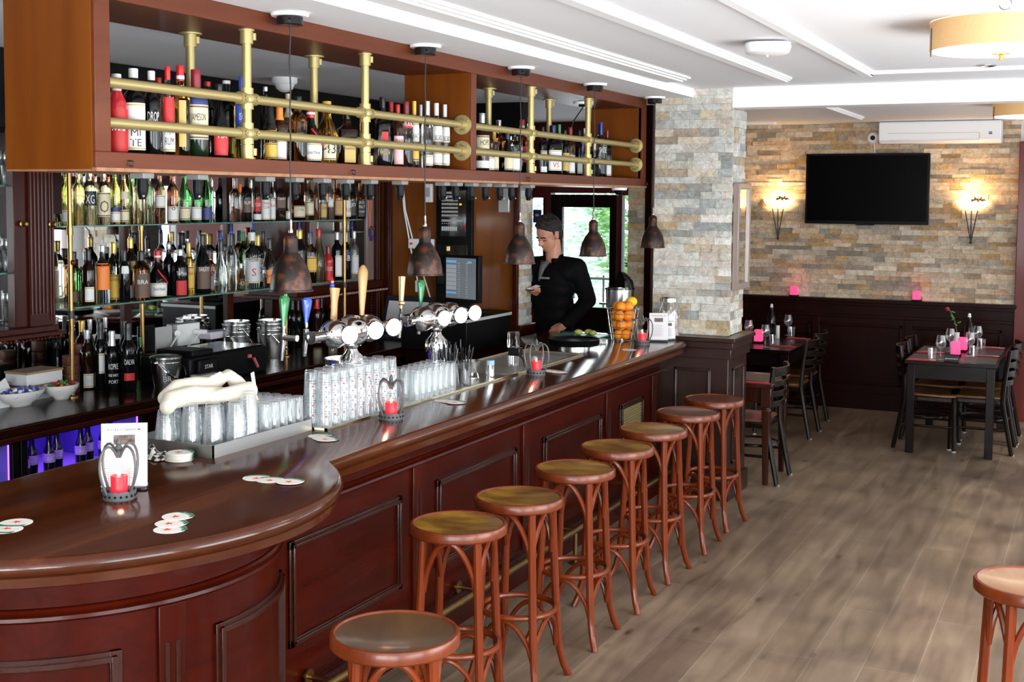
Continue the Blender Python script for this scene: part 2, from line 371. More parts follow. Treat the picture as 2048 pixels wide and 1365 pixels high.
mb=MB().box(-3.45,12.50,0,-.70,12.585,1.05).box(-3.45,12.44,1.05,-.68,12.59,1.085).box(-3.45,12.47,1.02,-.68,12.55,1.05).box(-3.45,12.48,.0,-.7,12.51,.16).box(-3.45,12.485,.90,-.7,12.51,.93)
for x0 in (-3.40,-2.52,-1.62):
    panel_frame(mb,x0,x0+.82,.24,.84,12.50)
for x in (-2.55,-1.66): mb.box(x-.015,12.47,.16,x+.055,12.51,.9)
struct('trim_5',mb,M['dark'],bev=.004)
mb=MB().box(-.70,12.46,0,-.55,12.6,2.6).box(-.55,12.50,0,.3,12.58,2.6)
struct('trim_6',mb,M['redwood'],bev=.005)
# right wall (daylight side) and rear wall with their window openings
def wall_x(x0,x1,ya,yb,holes,z1=ZC+.02):
    m=MB(); y=ya
    for (a,b,c,d) in holes:
        m.box(x0,y,-.05,x1,a,z1); m.box(x0,a,-.05,x1,b,c); m.box(x0,a,d,x1,b,z1); y=b
    m.box(x0,y,-.05,x1,yb,z1); return m
RH=[(-.2,2.3,.75,2.5),(2.9,5.4,.75,2.5),(6.0,8.0,.75,2.5),(9.0,12.3,.75,2.5)]
struct('wall_right',wall_x(1.9,2.05,-2.2,12.75,RH),M['plaster'])
RR=[(-1.9,-.1,.7,2.5),(.2,1.7,.7,2.5)]
m=MB(); x=-6.2
for (a,b,c,d) in RR: m.box(x,-2.15,-.05,a,-2.0,ZC+.02).box(a,-2.15,-.05,b,-2,c).box(a,-2.15,d,b,-2,ZC+.02); x=b
m.box(x,-2.15,-.05,2.05,-2,ZC+.02); struct('wall_rear',m,M['plaster'])
wi=1
for (a,b,c,d) in RH:
    m=MB()
    for y in (a,(a+b)/2,b): m.box(1.93,y-.03,c,2.0,y+.03,d)
    for z in (c,d-.55,d): m.box(1.93,a,z-.03,2.0,b,z+.03)
    w=struct('window_%d'%wi,m,M['redwood']); struct('pane',MB().box(1.96,a,c,1.964,b,d),M['winglass'],w); wi+=1
for (a,b,c,d) in RR:
    m=MB()
    for xx in (a,(a+b)/2,b): m.box(xx-.03,-2.1,c,xx+.03,-2.04,d)
    for z in (c,d-.5,d): m.box(a,-2.1,z-.03,b,-2.04,z+.03)
    w=struct('window_%d'%wi,m,M['redwood']); struct('pane',MB().box(a,-2.07,c,b,-2.066,d),M['winglass'],w); wi+=1
# wall behind the bar, panelled end wall, stone pier
struct('wall_left',MB().box(-6.2,-2.15,-.05,-5.25,8.25,ZC+.02),pm('dark_wall',(.012,.008,.008),.6))
m=wall_x(8.25,8.40,-5.3,-3.83,[(-4.49,-4.20,1.62,2.24)],2.30)
m.v=[(q[1],q[0],q[2]) for q in m.v]
pw=struct('wall_bar_end',m,M['panelwood'])
struct('wall_bar_end_upper',MB().box(-5.3,8.25,2.30,-3.81,8.45,ZC+.02),M['black'])
struct('trim_7',MB().box(-4.945,8.205,1.0,-4.90,8.25,2.3).box(-3.86,8.215,1.0,-3.825,8.25,2.3).box(-4.905,8.215,1.0,-4.89,8.25,2.3),M['buffet'],bev=.004)
mb=MB().box(-3.96,8.26,1.09,-3.83,8.45,2.3)
for f in (0,): stones(mb,(-3.832,8.255,1.12),(0,1,0),(0,0,1),.20,2.3-1.12,(.05,.06,.045),(.08,.2),PAL,11,(.01,.022))
for p in range(6): mb.c[p]=(.4,.38,.34)
struct('wall_pier_stone_cladding',mb,M['stone'])
struct('trim_8',MB().box(-3.98,8.2,0,-3.80,8.47,1.09).box(-3.99,8.19,1.09,-3.775,8.48,1.12),M['buffet'],bev=.004)
# stone pillar at the end of the bar
mb=MB().box(-2.80,8.30,1.05,-2.285,8.66,ZC)
for p in range(6): mb.c[p]=(.4,.38,.34)
stones(mb,(-2.81,8.30,1.12),(1,0,0),(0,0,1),.545,ZC-1.12,(.05,.06,.045,.055),(.07,.24),PAL,5,(.008,.02))
stones(mb,(-2.285,8.30,1.12),(0,1,0),(0,0,1),.36,ZC-.14-1.12,(.05,.06,.045,.055),(.08,.2),PAL,6,(.008,.02))
struct('wall_pillar_stone_cladding',mb,M['stone'])
mb=MB().box(-2.88,8.20,0,-2.24,8.68,1.07).box(-2.63,8.16,1.085,-2.19,8.73,1.115).box(-2.66,8.175,1.04,-2.205,8.705,1.085).box(-2.66,8.185,.97,-2.22,8.695,1.04).box(-2.9,8.18,0,-2.22,8.70,.14)
panel_frame(mb,-2.62,-2.36,.24,.90,8.20,.018,.022)
# frame on the right face
for (y0,y1,z0,z1) in ((8.30,8.58,.88,.9),(8.30,8.58,.24,.26),(8.30,8.32,.24,.9),(8.56,8.58,.24,.9)): mb.box(-2.242,y0,z0,-2.225,y1,z1)
struct('trim_9',mb,M['pil'],bev=.004)
# partition end beyond the pillar, passage and door wall
mb=MB().box(-3.46,9.62,0,-3.36,12.58,ZC)
for p in range(6): mb.c[p]=(.25,.22,.18)
stones(mb,(-3.48,9.62,0),(1,0,0),(0,0,1),.145,ZC,(.05,.06,.045),(.07,.14),PALW,8,(.01,.02))
struct('wall_partition_stone_cladding',mb,M['stone'])
struct('trim_10',MB().box(-3.335,9.60,0,-3.28,9.66,ZC),M['dark'])
struct('wall_passage',MB().box(-6.3,8.40,-.05,-6.2,11.75,ZC+.02),M['redwood'])
m=wall_x(11.5,11.62,-6.25,-3.4,[(-5.24,-5.05,.95,2.05),(-4.99,-4.28,0,2.10),(-4.24,-4.12,.95,2.08)])
m.v=[(q[1],q[0],q[2]) for q in m.v]
struct('wall_door',m,M['redwood'])
mb=MB().box(-4.985,11.49,0,-4.86,11.55,2.085).box(-4.355,11.49,0,-4.285,11.55,2.085).box(-4.86,11.49,1.96,-4.355,11.55,2.085).box(-4.86,11.49,0,-4.355,11.55,.97)
d=struct('door_1',mb,M['dark'],bev=.006)
struct('pane',MB().box(-4.86,11.515,.97,-4.355,11.521,1.96),M['winglass'],d)
struct('door_handle',MB().tube([(-4.33,11.485,1.02),(-4.33,11.44,1.02),(-4.43,11.44,1.02)],.011,8),M['steel'],d)
w=struct('window_8',MB().box(-5.24,11.5,.95,-5.22,11.56,2.05).box(-5.07,11.5,.95,-5.05,11.56,2.05),M['dark'])
struct('pane',MB().box(-5.22,11.53,.95,-5.07,11.535,2.05),M['winglass'],w)
w=struct('window_9',MB().box(-4.24,11.5,.95,-4.23,11.56,2.08).box(-4.13,11.5,.95,-4.12,11.56,2.08),M['dark'])
struct('pane',MB().box(-4.23,11.53,.95,-4.13,11.535,2.08),M['winglass'],w)
o=obj('window_sticker',MB().box(-5.19,11.522,1.80,-5.10,11.528,1.93),pm('sticker',(.05,.05,.22),.5)); tag(o,'dark blue sticker on the narrow pane beside the door','sticker')
t=MB().lathe([(0,0),(.022,0),(.022,.001),(0,.001)],16,(0,0,0),M=Matrix.Translation((-5.145,11.5215,1.875))@Matrix.Rotation(PI/2,4,'X')@Matrix.Diagonal((1,.6,1,1)))
obj('emblem',t,M['white'],o,W=True)
# outside: pavement, hedge, railing, planter boxes
struct('ground_outside',MB().box(-14,11.75,-.12,4,24,-.02),pm('pavement',(.55,.55,.58),.8))
def leafy(name,c,size,n,seed,mats,label,cat):
    g=random.Random(seed); mb=MB()
    for i in range(n):
        a=Vector((g.gauss(0,1),g.gauss(0,1),g.gauss(0,1))).normalized()*(g.uniform(.55,1.0))
        p=Vector((a.x*size[0],a.y*size[1],a.z*size[2]))+Vector(c); s=g.uniform(.05,.11)
        e=Matrix.Rotation(g.uniform(0,6.3),3,'Z')@Matrix.Rotation(g.uniform(0,3),3,'X')
        q=[p+e@Vector(v) for v in ((-s,0,0),(0,-s*.45,.01),(s,0,0),(0,s*.45,.01))]
        mb.add(q,[(0,1,2,3)])
    return tag(obj(name,mb,mats,sm=0),label,cat)
LF=pm('leaf',(.22,.45,.14),.45,trans=0); LF2=pm('glare_paled_leaf',(.62,.76,.62),.5)  # second leaf colour paled to stand in for overexposed daylight outside
g1=leafy('garden_shrub',(-7.4,17.2,1.55),(1.25,.7,1.5),2200,1,LF2,'leafy shrub painted overexposed pale, seen through the door glass','shrub')
obj('trunk',MB().tube([(-7.4,17.2,-.02),(-7.4,17.2,1.2)],.05,8),M['iron'],g1)
g2=leafy('garden_bush',(-6.15,17.0,1.7),(.5,.6,1.0),900,2,LF,'fresh green bush seen through the slim pane right of the door','bush')
obj('trunk',MB().tube([(-6.15,17.0,-.02),(-6.15,17,1.2)],.05,8),M['iron'],g2)
rl=MB()
for i in range(22): rl.tube([(-9+i*.22,16.0,-.02),(-9+i*.22,16.0,1.0)],.014,6)
rl.tube([(-9.1,16.0,.95),(-4.3,16,.95)],.018,6).tube([(-9.1,16.0,.12),(-4.3,16,.12)],.018,6)
tag(obj('garden_railing',rl,M['iron']),'thin dark iron railing outside beyond the door','railing')
PB=pm('planter_white',(.72,.78,.84),.6)
for i,(x,z,l) in enumerate(((-6.35,-.02,'lower white planter box outside the door'),(-6.35,.36,'upper white planter box stacked outside the door'))):
    tag(obj('planter_box',MB().box(x-.35,14.6,z,x+.35,15.2,z+.37),PB,bev=.01),l,'planter')

# ------------------------------------------------------------------ the bar
ZB=1.09; BC_=(-3.097,3.09); BR=.917; DR=.70; XF=-2.735
def arc(c,r,a0,a1,n): return [(c[0]+r*cos(R(a0+(a1-a0)*i/n)),c[1]+r*sin(R(a0+(a1-a0)*i/n))) for i in range(n+1)]
bar=thing('bar_counter','long mahogany bar counter with rounded end and panelled front','bar',(-2.9,5.0,0))
outl=arc(BC_,BR,-103.4,49.4,48)+[(-2.5,4.4),(-2.5,6.2),(-2.5,8.06),(-2.515,8.13),(-2.56,8.20),(-2.62,8.255),(-2.68,8.285),(-2.805,8.285),(-2.805,8.33),(-3.62,8.33),(-3.62,7.75),(-3.45,7.45),(-3.31,7.35)]
prof=[(-.09,1.035),(-.09,1.002),(-.030,1.004),(-.016,1.010),(-.013,1.036),(-.017,1.040),(-.010,1.041),(0,1.048),(.004,1.062),(0,1.076),(-.010,1.086),(-.022,1.09)]
mb=MB().sweep(outl,prof); n=len(outl); m=len(prof)
mb.f.append(tuple(i*m+m-1 for i in range(n))); mb.c.append(None)
mb.f.append(tuple(i*m for i in range(n))[::-1]); mb.c.append(None)
obj('bar_top',mb,M['bartop'],bar,W=True,sm=50)
base=arc(BC_,DR,-107,58.9,40)+[(XF,5.5),(XF,8.2),(-2.85,8.2),(-2.85,8.28),(-3.25,8.28),(-3.25,2.45)]
mb=MB().prism(base,0,1.035)
obj('front_panel',mb,M['barh'],bar,W=True,sm=30)
path=arc(BC_,DR,-107,58.9,40)+[(XF,5.5),(XF,8.195)]
obj('moulding',MB().sweep(path,[(0,.848),(.012,.850),(.022,.858),(.020,.868),(.010,.872),(.016,.880),(.010,.888),(0,.890)],closed=False),M['bar'],bar,W=True)
obj('plinth',MB().sweep(path,[(0,0),(.018,0),(.018,.15),(.010,.165),(.014,.175),(0,.185)],closed=False),M['bar'],bar,W=True)
def fr_x(mb,y0,y1,z0,z1,x,w=.034,d=.022):
    for a,h in ((0,d*.55),(w*.4,d)):
        for (p,q,r,s) in ((y0+a,y1-a,z1-w+a*.3,z1-a),(y0+a,y1-a,z0+a,z0+w-a*.3),(y0+a,y0+w-a*.3,z0+a,z1-a),(y1-w+a*.3,y1-a,z0+a,z1-a)):
            mb.box(x-.004,p,r,x+h,q,s)
    return mb
for (y0,y1,z0,z1) in ((3.84,4.68,.33,.745),(5.0,5.87,.33,.745),(6.22,7.10,.33,.735),(7.43,7.87,.33,.735)):
    obj('panel_frame',fr_x(MB(),y0,y1,z0,z1,XF),M['frame'],bar,W=True,bev=.004)
vg=MB().box(XF,7.47,.50,XF+.006,7.83,.70)
for i in range(11): vg.box(XF,7.475,.508+i*.0175,XF+.013,7.825,.517+i*.0175)
obj('vent_grille',vg,pm('grille_brass',(.36,.28,.12),.45,.5),bar,W=True)['label']='brass louvred vent grille'
for y in (4.775,5.945,7.175,8.05):
    mb=MB().box(XF-.004,y,.17,XF+.014,y+.105,.85)
    p=obj('pilaster',mb,M['bar'],bar,W=True,bev=.003)
    f=MB()
    for k in (.028,.062): f.tube([(XF+.0135,y+k+.008,.30),(XF+.0135,y+k+.008,.74)],.009,8,flat=.4)
    obj('flute',f,M['frame'],p,W=True)
# mouldings on the drum
def ang_frame(a0,a1,z0,z1,r=DR,w=.034,d=.022):
    mb=MB()
    def seg(b0,b1,u0,u1,h):
        A=arc(BC_,r-.003,b0,b1,12); B=arc(BC_,r+h,b0,b1,12); mb.prism(A[::-1]+B,u0,u1)
    wa=math.degrees(w/r)
    for k,h in ((0,d*.55),(.4,d)):
        aa=wa*k; z=w*k
        seg(a0+aa,a1-aa,z1-w+z*.3,z1-z,h); seg(a0+aa,a1-aa,z0+z,z0+w-z*.3,h); seg(a0+aa,a0+wa-aa*.3,z0+z,z1-z,h); seg(a1-wa+aa*.3,a1-aa,z0+z,z1-z,h)
    return mb
obj('panel_frame',ang_frame(-8,40,.25,.745),M['frame'],bar,W=True,bev=.003)
obj('panel_frame',ang_frame(-82,-33,.25,.745),M['frame'],bar,W=True,bev=.003)
A=arc(BC_,DR-.003,-24.3,-17.3,5); B=arc(BC_,DR+.014,-24.3,-17.3,5)
p=obj('pilaster',MB().prism(A[::-1]+B,.17,.85),M['bar'],bar,W=True,bev=.003)
f=MB()
for a in (-22.2,-19.4):
    q=arc(BC_,DR+.013,a,a,1)[0]; f.tube([(q[0],q[1],.30),(q[0],q[1],.74)],.009,8)
obj('flute',f,M['frame'],p,W=True)
# brass foot rail on brackets
fx=XF+.13
rail=obj('foot_rail',MB().tube([(p[0],p[1],.19) for p in arc(BC_,DR+.13,-60,55,24)+[(fx,3.85),(fx,8.1)]],.019,12),M['brassold'],bar,W=True)
for y in (3.95,5.2,6.4,7.6):
    mb=MB().lathe([(0,0),(.035,0),(.035,.008),(.012,.012),(.012,.19),(0,.19)],14,(fx,y,0))
    mb.tube([(XF,y,.19),(fx,y,.19)],.011,8).lathe([(0,0),(.03,0),(.03,.008),(0,.008)],14,M=Matrix.Translation((XF+.015,y,.19))@Matrix.Rotation(PI/2,4,'Y'))
    obj('rail_bracket',mb,M['brassold'],bar,W=True)
# stainless work surface let into the bar
sk=thing('steel_worktop','stainless steel work surface with rim set into the bar top','worktop',(-3.07,5.66,ZB))
obj('sheet',MB().box(-3.285,4.262,1.091,-2.842,7.075,1.0945),M['brushed'],sk,W=True)
r=MB().box(-2.848,4.258,1.091,-2.838,7.08,1.1005).box(-3.285,7.07,1.091,-2.838,7.08,1.1005).box(-3.29,4.258,1.091,-3.28,7.08,1.1005).box(-3.29,4.258,1.091,-2.838,4.266,1.1005)
obj('rim',r,pm('brassy_rim',(.70,.62,.42),.25,1),sk,W=True)
g=MB()
for i in range(26): g.box(-3.25,6.05+i*.035,1.0945,-2.88,6.058+i*.035,1.098)
obj('drainer_ribs',g,M['brushed'],sk,W=True)
# ------------------------------------------------------------------ overhead bottle cabinet
XC=-2.87; XB=-3.25
cab=thing('overhead_cabinet','wooden open bottle cabinet hung from the ceiling above the bar','cabinet',(-3.06,5.6,2.13))
obj('bottom_board',MB().box(XB,3.016,2.134,XC,8.27,2.187),M['cab'],cab,W=True,bev=.003)
obj('bottom_lip',MB().box(XB,3.012,2.124,XC+.006,8.275,2.136),pm('lip_wood',(.36,.16,.07),.45,noise=.4,nscale=20),cab,W=True)
obj('top_board',MB().box(XB,3.016,2.67,XC,8.27,ZS-.001),M['cab'],cab,W=True,bev=.003)
obj('end_panel',MB().box(XB,3.010,2.13,XC-.012,3.03,ZS-.001),M['cabside'],cab,W=True)['label']='orange brown veneer end panel'
obj('end_panel',MB().box(XB,8.19,2.187,XC-.012,8.272,2.67),M['cabside'],cab,W=True)
obj('divider',MB().box(XB,5.60,2.187,XC-.01,5.65,2.67),M['cabside'],cab,W=True)
for (a,b) in ((3.016,3.085),(5.605,5.665),(8.19,8.27)):
    obj('stile',MB().box(XC-.03,a,2.187,XC,b,2.67),M['cab'],cab,W=True,bev=.002)
for y in (3.16,6.28,8.24,4.5):
    mb=MB().tube([(XC-.005,y,2.160),(XC+.014,y,2.160)],.003,6).tube([(XC+.014+.009*sin(t),y+.0,2.16-.009+.009*cos(t)) for t in [i*.55 for i in range(10)]],.0028,6)
    obj('screw_hook',mb,M['iron'],cab,W=True)
xr=-2.915; xp=-3.18
def flange_x(y,z,s):
    T=Matrix.Translation((xr,y,z))@Matrix.Rotation(-s*PI/2,4,'X')
    mb=MB().lathe([(0,0),(.05,0),(.05,.007),(.03,.010),(.026,.03),(.026,.045),(0,.045)],20,M=T)
    for k in range(4):
        mb.ball(T@Vector((.038*cos(k*PI/2+.6),.038*sin(k*PI/2+.6),.008)),.005,8,6)
    return mb
posts=((3.848,4.681),(6.43,7.292))
for (y0,y1,ps) in ((3.085,5.60,posts[0]),(5.665,8.19,posts[1])):
    for z in (2.283,2.413):
        rl=obj('pipe_rail',MB().tube([(xr,y0,z),(xr,y1,z)],.0175,14),M['brass'],cab,W=True)
        obj('wall_flange',flange_x(y1,z,-1) if True else None,M['brass'],rl,W=True)
        for y in ps:
            mb=MB().tube([(xr,y-.052,z),(xr,y+.052,z)],.0235,14).tube([(xr,y,z-.04),(xr,y,z+.04)],.0245,14).ball((xr,y,z),.03,14,10)
            for dy in (-.034,0,.034):
                mb.lathe([(0,0),(.009,0),(.009,.006),(.004,.006),(.004,.003),(0,.003)],10,M=Matrix.Translation((xr+.0225,y+dy,z))@Matrix.Rotation(PI/2,4,'Y'))
            obj('cross_fitting',mb,M['brass'],rl,W=True)
    for y in ps:
        for x in (xr,xp):
            po=obj('pipe_post',MB().tube([(x,y,2.187),(x,y,2.67)],.0175,14),M['brass'],cab,W=True)
            for (za,zb) in ((2.187,2.24),(2.617,2.67)):
                mb=MB().tube([(x,y,za),(x,y,zb)],.0245,14)
                zz=2.187 if za<2.3 else 2.664
                mb.lathe([(0,0),(.044 if x==xp else .03,0),(.044 if x==xp else .03,.006),(0,.006)],20,(x,y,zz))
                mb.tube([(x+.015,y+.022,(za+zb)/2-.012),(x+.015,y+.022,(za+zb)/2+.014)],.011,10)
                obj('pipe_collar',mb,M['brass'],po,W=True)
# pendants
def rust():
    m,nt,out=newmat('rusted_shade'); L=nt.links.new; N=nt.nodes.new
    b=N('ShaderNodeBsdfPrincipled'); L(b.outputs[0],out.inputs[0]); b.inputs['Metallic'].default_value=.45; b.inputs['Roughness'].default_value=.38
    tc=N('ShaderNodeTexCoord'); n=N('ShaderNodeTexNoise'); n.inputs['Scale'].default_value=26; n.inputs['Detail'].default_value=4; L(tc.outputs['Object'],n.inputs[0])
    r=N('ShaderNodeValToRGB'); e=r.color_ramp.elements; e[0].position=.50; e[0].color=(.018,.012,.010,1); e[1].position=.70; e[1].color=(.14,.038,.013,1); L(n.outputs['Fac'],r.inputs[0]); L(r.outputs[0],b.inputs['Base Color'])
    return m
M['rust']=rust()
PN=['nearest the rounded bar end','second from the rounded bar end','middle one of the row','second from the stone pillar','nearest the stone pillar']
for i,(x,y) in enumerate(((-2.80,3.962),(-2.805,5.02),(-2.80,6.045),(-2.785,7.075),(-2.765,8.13))):
    t=thing('pendant_lamp','rusty brown bell shaped pendant lamp over the bar, '+PN[i],'pendant lamp',(x,y,1.685),0,'rusty pendant lamps over the bar')
    dz=(.0,.006,.012,.012,.03)[i]
    obj('ceiling_rose',MB().lathe([(0,1.041),(.068,1.041),(.072,1.047),(.072,1.054),(0,1.054)],28),M['trimw'],t)['label']='white ceiling rose'
    obj('canopy',MB().lathe([(0,1.008),(.046,1.008),(.05,1.011),(.05,1.041),(0,1.041)],28).box(.03,-.052,1.02,.04,-.046,1.03),M['blackgloss'],t)
    obj('cord',MB().tube([(.0015*sin(k*1.3),.0015*cos(k*1.7),.25+dz+k*(.76-dz)/16) for k in range(17)],.003,8),M['cord'],t)
    obj('cord_grip',MB().lathe([(0,.225),(.009,.225),(.009,.235),(.006,.24),(.006,.268),(.004,.275),(0,.275)],14,(0,0,dz)),M['steel'],t)
    pr=[(.083,0),(.086,.002),(.086,.006),(.081,.008),(.078,.04),(.071,.075),(.058,.105),(.042,.13),(.030,.147),(.0275,.152),(.0275,.20),(.024,.212),(.012,.222),(0,.225)]
    inn=[(0,.14),(.026,.14),(.039,.127),(.055,.102),(.068,.073),(.075,.04),(.079,.008),(.083,0)]
    s=obj('lamp_shade',MB().lathe(inn+pr[1:],36,(0,0,dz)),M['rust'],t)
    s['label']='rust patinated bell shade'
    obj('light_bulb',MB().lathe([(0,.04),(.018,.045),(.026,.065),(.022,.09),(.013,.11),(.013,.14),(0,.14)],16,(0,0,dz)),pm('bulb_glass',(.7,.68,.62),.2),t)
# clamp brackets with thin rods under the cabinet
BK=[(-2.99,y) for y in (3.36,3.65,4.06,4.26,4.46,4.64,4.84,5.11,5.53,5.67,5.85,6.01,6.19,6.34,6.57)]
for i,(x,y) in enumerate(BK):
    t=thing('optic_bracket','black clip with thin rod under overhead cabinet, %s from the rounded bar end'%ORD[i],'bracket',(x,y,2.134),0,'black clips hanging under the overhead cabinet')
    obj('clamp_block',MB().box(-.03,-.028,-.028,.03,.028,0),pm('clamp_grey',(.22,.23,.22),.4),t,bev=.004)
    obj('spout',MB().lathe([(0,-.10),(.012,-.10),(.020,-.07),(.019,-.03),(0,-.028)],14),M['black'],t)
    obj('rod',MB().tube([(.05,-.05,-.088),(-.04,.07,-.075)],.0042,6),M['blackgloss'],t)
# small fixtures around the cabinet
def dome(name,label,cat,c,r,mat,lens=True):
    t=thing(name,label,cat,c)
    obj('housing',MB().lathe([(0,0),(r,0),(r,-r*.35),(r*.9,-r*.5),(0,-r*.5)],24),M['trimw'],t)
    obj('dome',MB().lathe([(r*.8,-r*.5),(r*.66,-r*.85),(r*.35,-r*1.08),(0,-r*1.15)],24),mat,t)
    return t
dome('security_camera','white dome camera under the right end of the overhead cabinet','camera',(-3.02,8.15,2.134),.055,M['blackgloss'])
dome('motion_sensor','white dome sensor on the ceiling behind the overhead cabinet','sensor',(-4.35,6.1,ZS),.075,M['trimw'])
t=thing('cabinet_spotlight','white disc light with black lead inside the cabinet by the pillar','light',(-3.06,7.55,2.67))
obj('disc',MB().lathe([(0,0),(.06,0),(.055,-.014),(0,-.016)],24),M['trimw'],t); obj('plug',MB().box(-.02,-.01,-.032,.02,.03,-.015),M['black'],t)
obj('lead',MB().tube([(0,.02,-.03),(-.03,-.06,-.12),(-.05,-.10,-.2)],.004,6),M['cord'],t)
o=obj('storage_case',MB().box(-3.16,7.72,2.188,-3.0,7.98,2.33),pm('grey_case',(.05,.052,.056),.4),bev=.02); tag(o,'dark grey moulded box at the pillar end of the overhead cabinet','case')
obj('clip',MB().box(-3.0,7.74,2.22,-2.985,7.78,2.30).box(-3.12,7.74,2.33,-3.05,7.80,2.36),M['black'],o,W=True)
# second small object: white remote on the panelled wall etc. come later

# ------------------------------------------------------------------ back buffet behind the bar
bf=thing('back_buffet','dark mahogany back bar buffet with mirror and display cabinets','buffet',(-4.9,6.0,0))
obj('counter_top',MB().box(-5.24,3.0,.955,-4.40,8.20,1.0),M['counter'],bf,W=True,bev=.008)
obj('counter_edge',MB().box(-4.44,3.0,.93,-4.39,8.20,.956),M['buffet'],bf,W=True,bev=.004)
obj('cupboard_base',MB().box(-5.24,5.06,0,-4.47,8.20,.94),M['dark'],bf,W=True); obj('cupboard_base',MB().box(-5.24,3.0,0,-4.47,3.3,.94),M['dark'],bf,W=True)
for i,y in enumerate((5.12,5.88,6.64,7.40)):
    d=obj('cupboard_door',MB().box(-4.475,y,.10,-4.455,y+.70,.88),M['buffet'],bf,W=True,bev=.004)
    obj('knob',MB().ball((-4.44,y+.62,.62),.016,10,8),M['brassold'],d,W=True)
obj('mirror',MB().box(-5.16,4.70,1.06,-5.145,7.06,2.27),M['mirror'],bf,W=True)
obj('mirror_frame',MB().box(-5.24,4.66,1.0,-5.15,7.10,1.06).box(-5.24,4.66,2.27,-5.13,7.10,2.36).box(-5.155,5.60,1.06,-5.125,5.66,2.27).box(-5.155,6.55,1.06,-5.125,6.61,2.27),M['buffet'],bf,W=True,bev=.004)
obj('cornice',MB().box(-5.24,3.0,2.36,-4.68,8.24,2.735),M['black'],bf,W=True,bev=.008)
# left display cabinet: stile, fluted column and beaded base
vx=-4.74
def beads(mb,p0,p1,n,r):
    a=Vector(p0); b=Vector(p1)
    for i in range(n): mb.ball(a.lerp(b,(i+.5)/n),r,8,6)
    return mb
vc=thing('display_cabinet','dark mahogany glass display cabinet with fluted column, cut by the picture edge','cabinet',(-5.0,4.3,1.36))
obj('stile',MB().box(-4.79,4.43,1.40,vx,4.51,2.36),M['buffet'],vc,W=True,bev=.003)
mb=MB().box(-4.80,4.51,1.40,vx+.012,4.63,2.36)
for i in range(5): mb.tube([(vx+.012,4.522+i*.024,1.46),(vx+.012,4.522+i*.024,2.3)],.008,8)
obj('fluted_column',mb,M['buffet'],vc,W=True)
mb=MB().box(-4.80,4.63,1.40,vx-.004,4.69,2.36)
for i in range(3): mb.tube([(vx-.004,4.64+i*.019,1.42),(vx-.004,4.64+i*.019,2.34)],.007,8)
obj('reeded_edge',mb,M['buffet'],vc,W=True)
obj('side_panel',MB().box(-5.24,4.68,1.40,-4.76,4.70,2.36),M['dark'],vc,W=True)
M_=Matrix(((0,0,1,0),(1,0,0,0),(0,1,0,0),(0,0,0,1)))
br=MB(); poly=[(-4.76,2.36),(-4.76,1.95)]+[(-4.76-.26*sin(t*PI/2/6),1.95+.30*(1-cos(t*PI/2/6))) for t in range(1,7)]+[(-5.02,2.36)]
vs=[(x,4.70,z) for x,z in poly]+[(x,4.76,z) for x,z in poly]; k=len(poly)
br.add(vs,[tuple(range(k)),tuple(range(k,2*k))[::-1]]+[(i,(i+1)%k,k+(i+1)%k,k+i) for i in range(k)])
obj('scroll_bracket',br,M['dark'],vc,W=True)
obj('base_moulding',MB().box(-5.24,3.2,1.37,-4.70,4.67,1.40).box(-5.24,3.2,1.35,-4.67,4.69,1.372),M['buffet'],vc,W=True,bev=.004)
obj('bead_trim',beads(MB(),(-4.672,3.3,1.342),(-4.672,4.68,1.342),58,.0085),M['buffet'],vc,W=True)
obj('back_panel',MB().box(-5.24,3.2,1.40,-5.20,4.66,2.36),M['mirror'],vc,W=True); obj('lower_back_panel',MB().box(-5.24,3.2,1.0,-5.20,4.66,1.36),M['dark'],vc,W=True)
for (y,z) in ((4.478,1.905),(4.662,1.90)):
    obj('knob',MB().lathe([(0,0),(.018,0),(.018,.006),(.008,.010),(.008,.02),(.013,.026),(.010,.034),(0,.036)],16,M=Matrix.Translation((vx+.002,y,z))@Matrix.Rotation(PI/2,4,'Y')),M['brassold'],vc,W=True)['label']='round brass door knob'
for z in (1.66,2.085):
    obj('glass_shelf',MB().box(-5.18,3.3,z,-4.80,4.67,z+.008),M['shelfglass'],vc,W=True)
obj('under_panel',MB().box(-5.24,4.66,1.0,-5.19,4.72,1.33),M['dark'],vc,W=True)
# right display cabinet
rc=thing('display_cabinet','mahogany glass fronted display cabinet beside the panelled wall','cabinet',(-5.1,7.6,1.36))
rx=-4.985
obj('fluted_column',MB().box(-5.24,7.06,1.40,rx,7.28,2.36).tube([(rx,7.10,1.42),(rx,7.10,2.34)],.012,8).tube([(rx,7.15,1.42),(rx,7.15,2.34)],.012,8).tube([(rx,7.20,1.42),(rx,7.20,2.34)],.012,8).tube([(rx,7.25,1.42),(rx,7.25,2.34)],.012,8),M['buffet'],rc,W=True)
gw=wood('greyed_frame',(.16,.11,.10),(.26,.19,.17),.3,.4,'z',10,12)
dr=obj('door_frame',MB().box(-5.01,7.28,1.42,rx,7.36,2.36).box(-5.01,8.03,1.42,rx,8.13,2.36).box(-5.01,7.36,1.42,rx,8.03,1.50).box(-5.01,7.36,2.28,rx,8.03,2.36),gw,rc,W=True,bev=.004)
obj('glazing_bar',MB().box(-5.005,7.62,1.50,rx-.004,7.66,2.28),M['buffet'],dr,W=True)
obj('door_pane',MB().box(-5.0,7.36,1.50,-4.996,8.03,2.28),M['winglass'],dr,W=True)
obj('knob',MB().lathe([(0,0),(.018,0),(.018,.006),(.008,.010),(.008,.02),(.013,.026),(.010,.034),(0,.036)],16,M=Matrix.Translation((rx,8.08,1.81))@Matrix.Rotation(PI/2,4,'Y')),M['brassold'],dr,W=True)
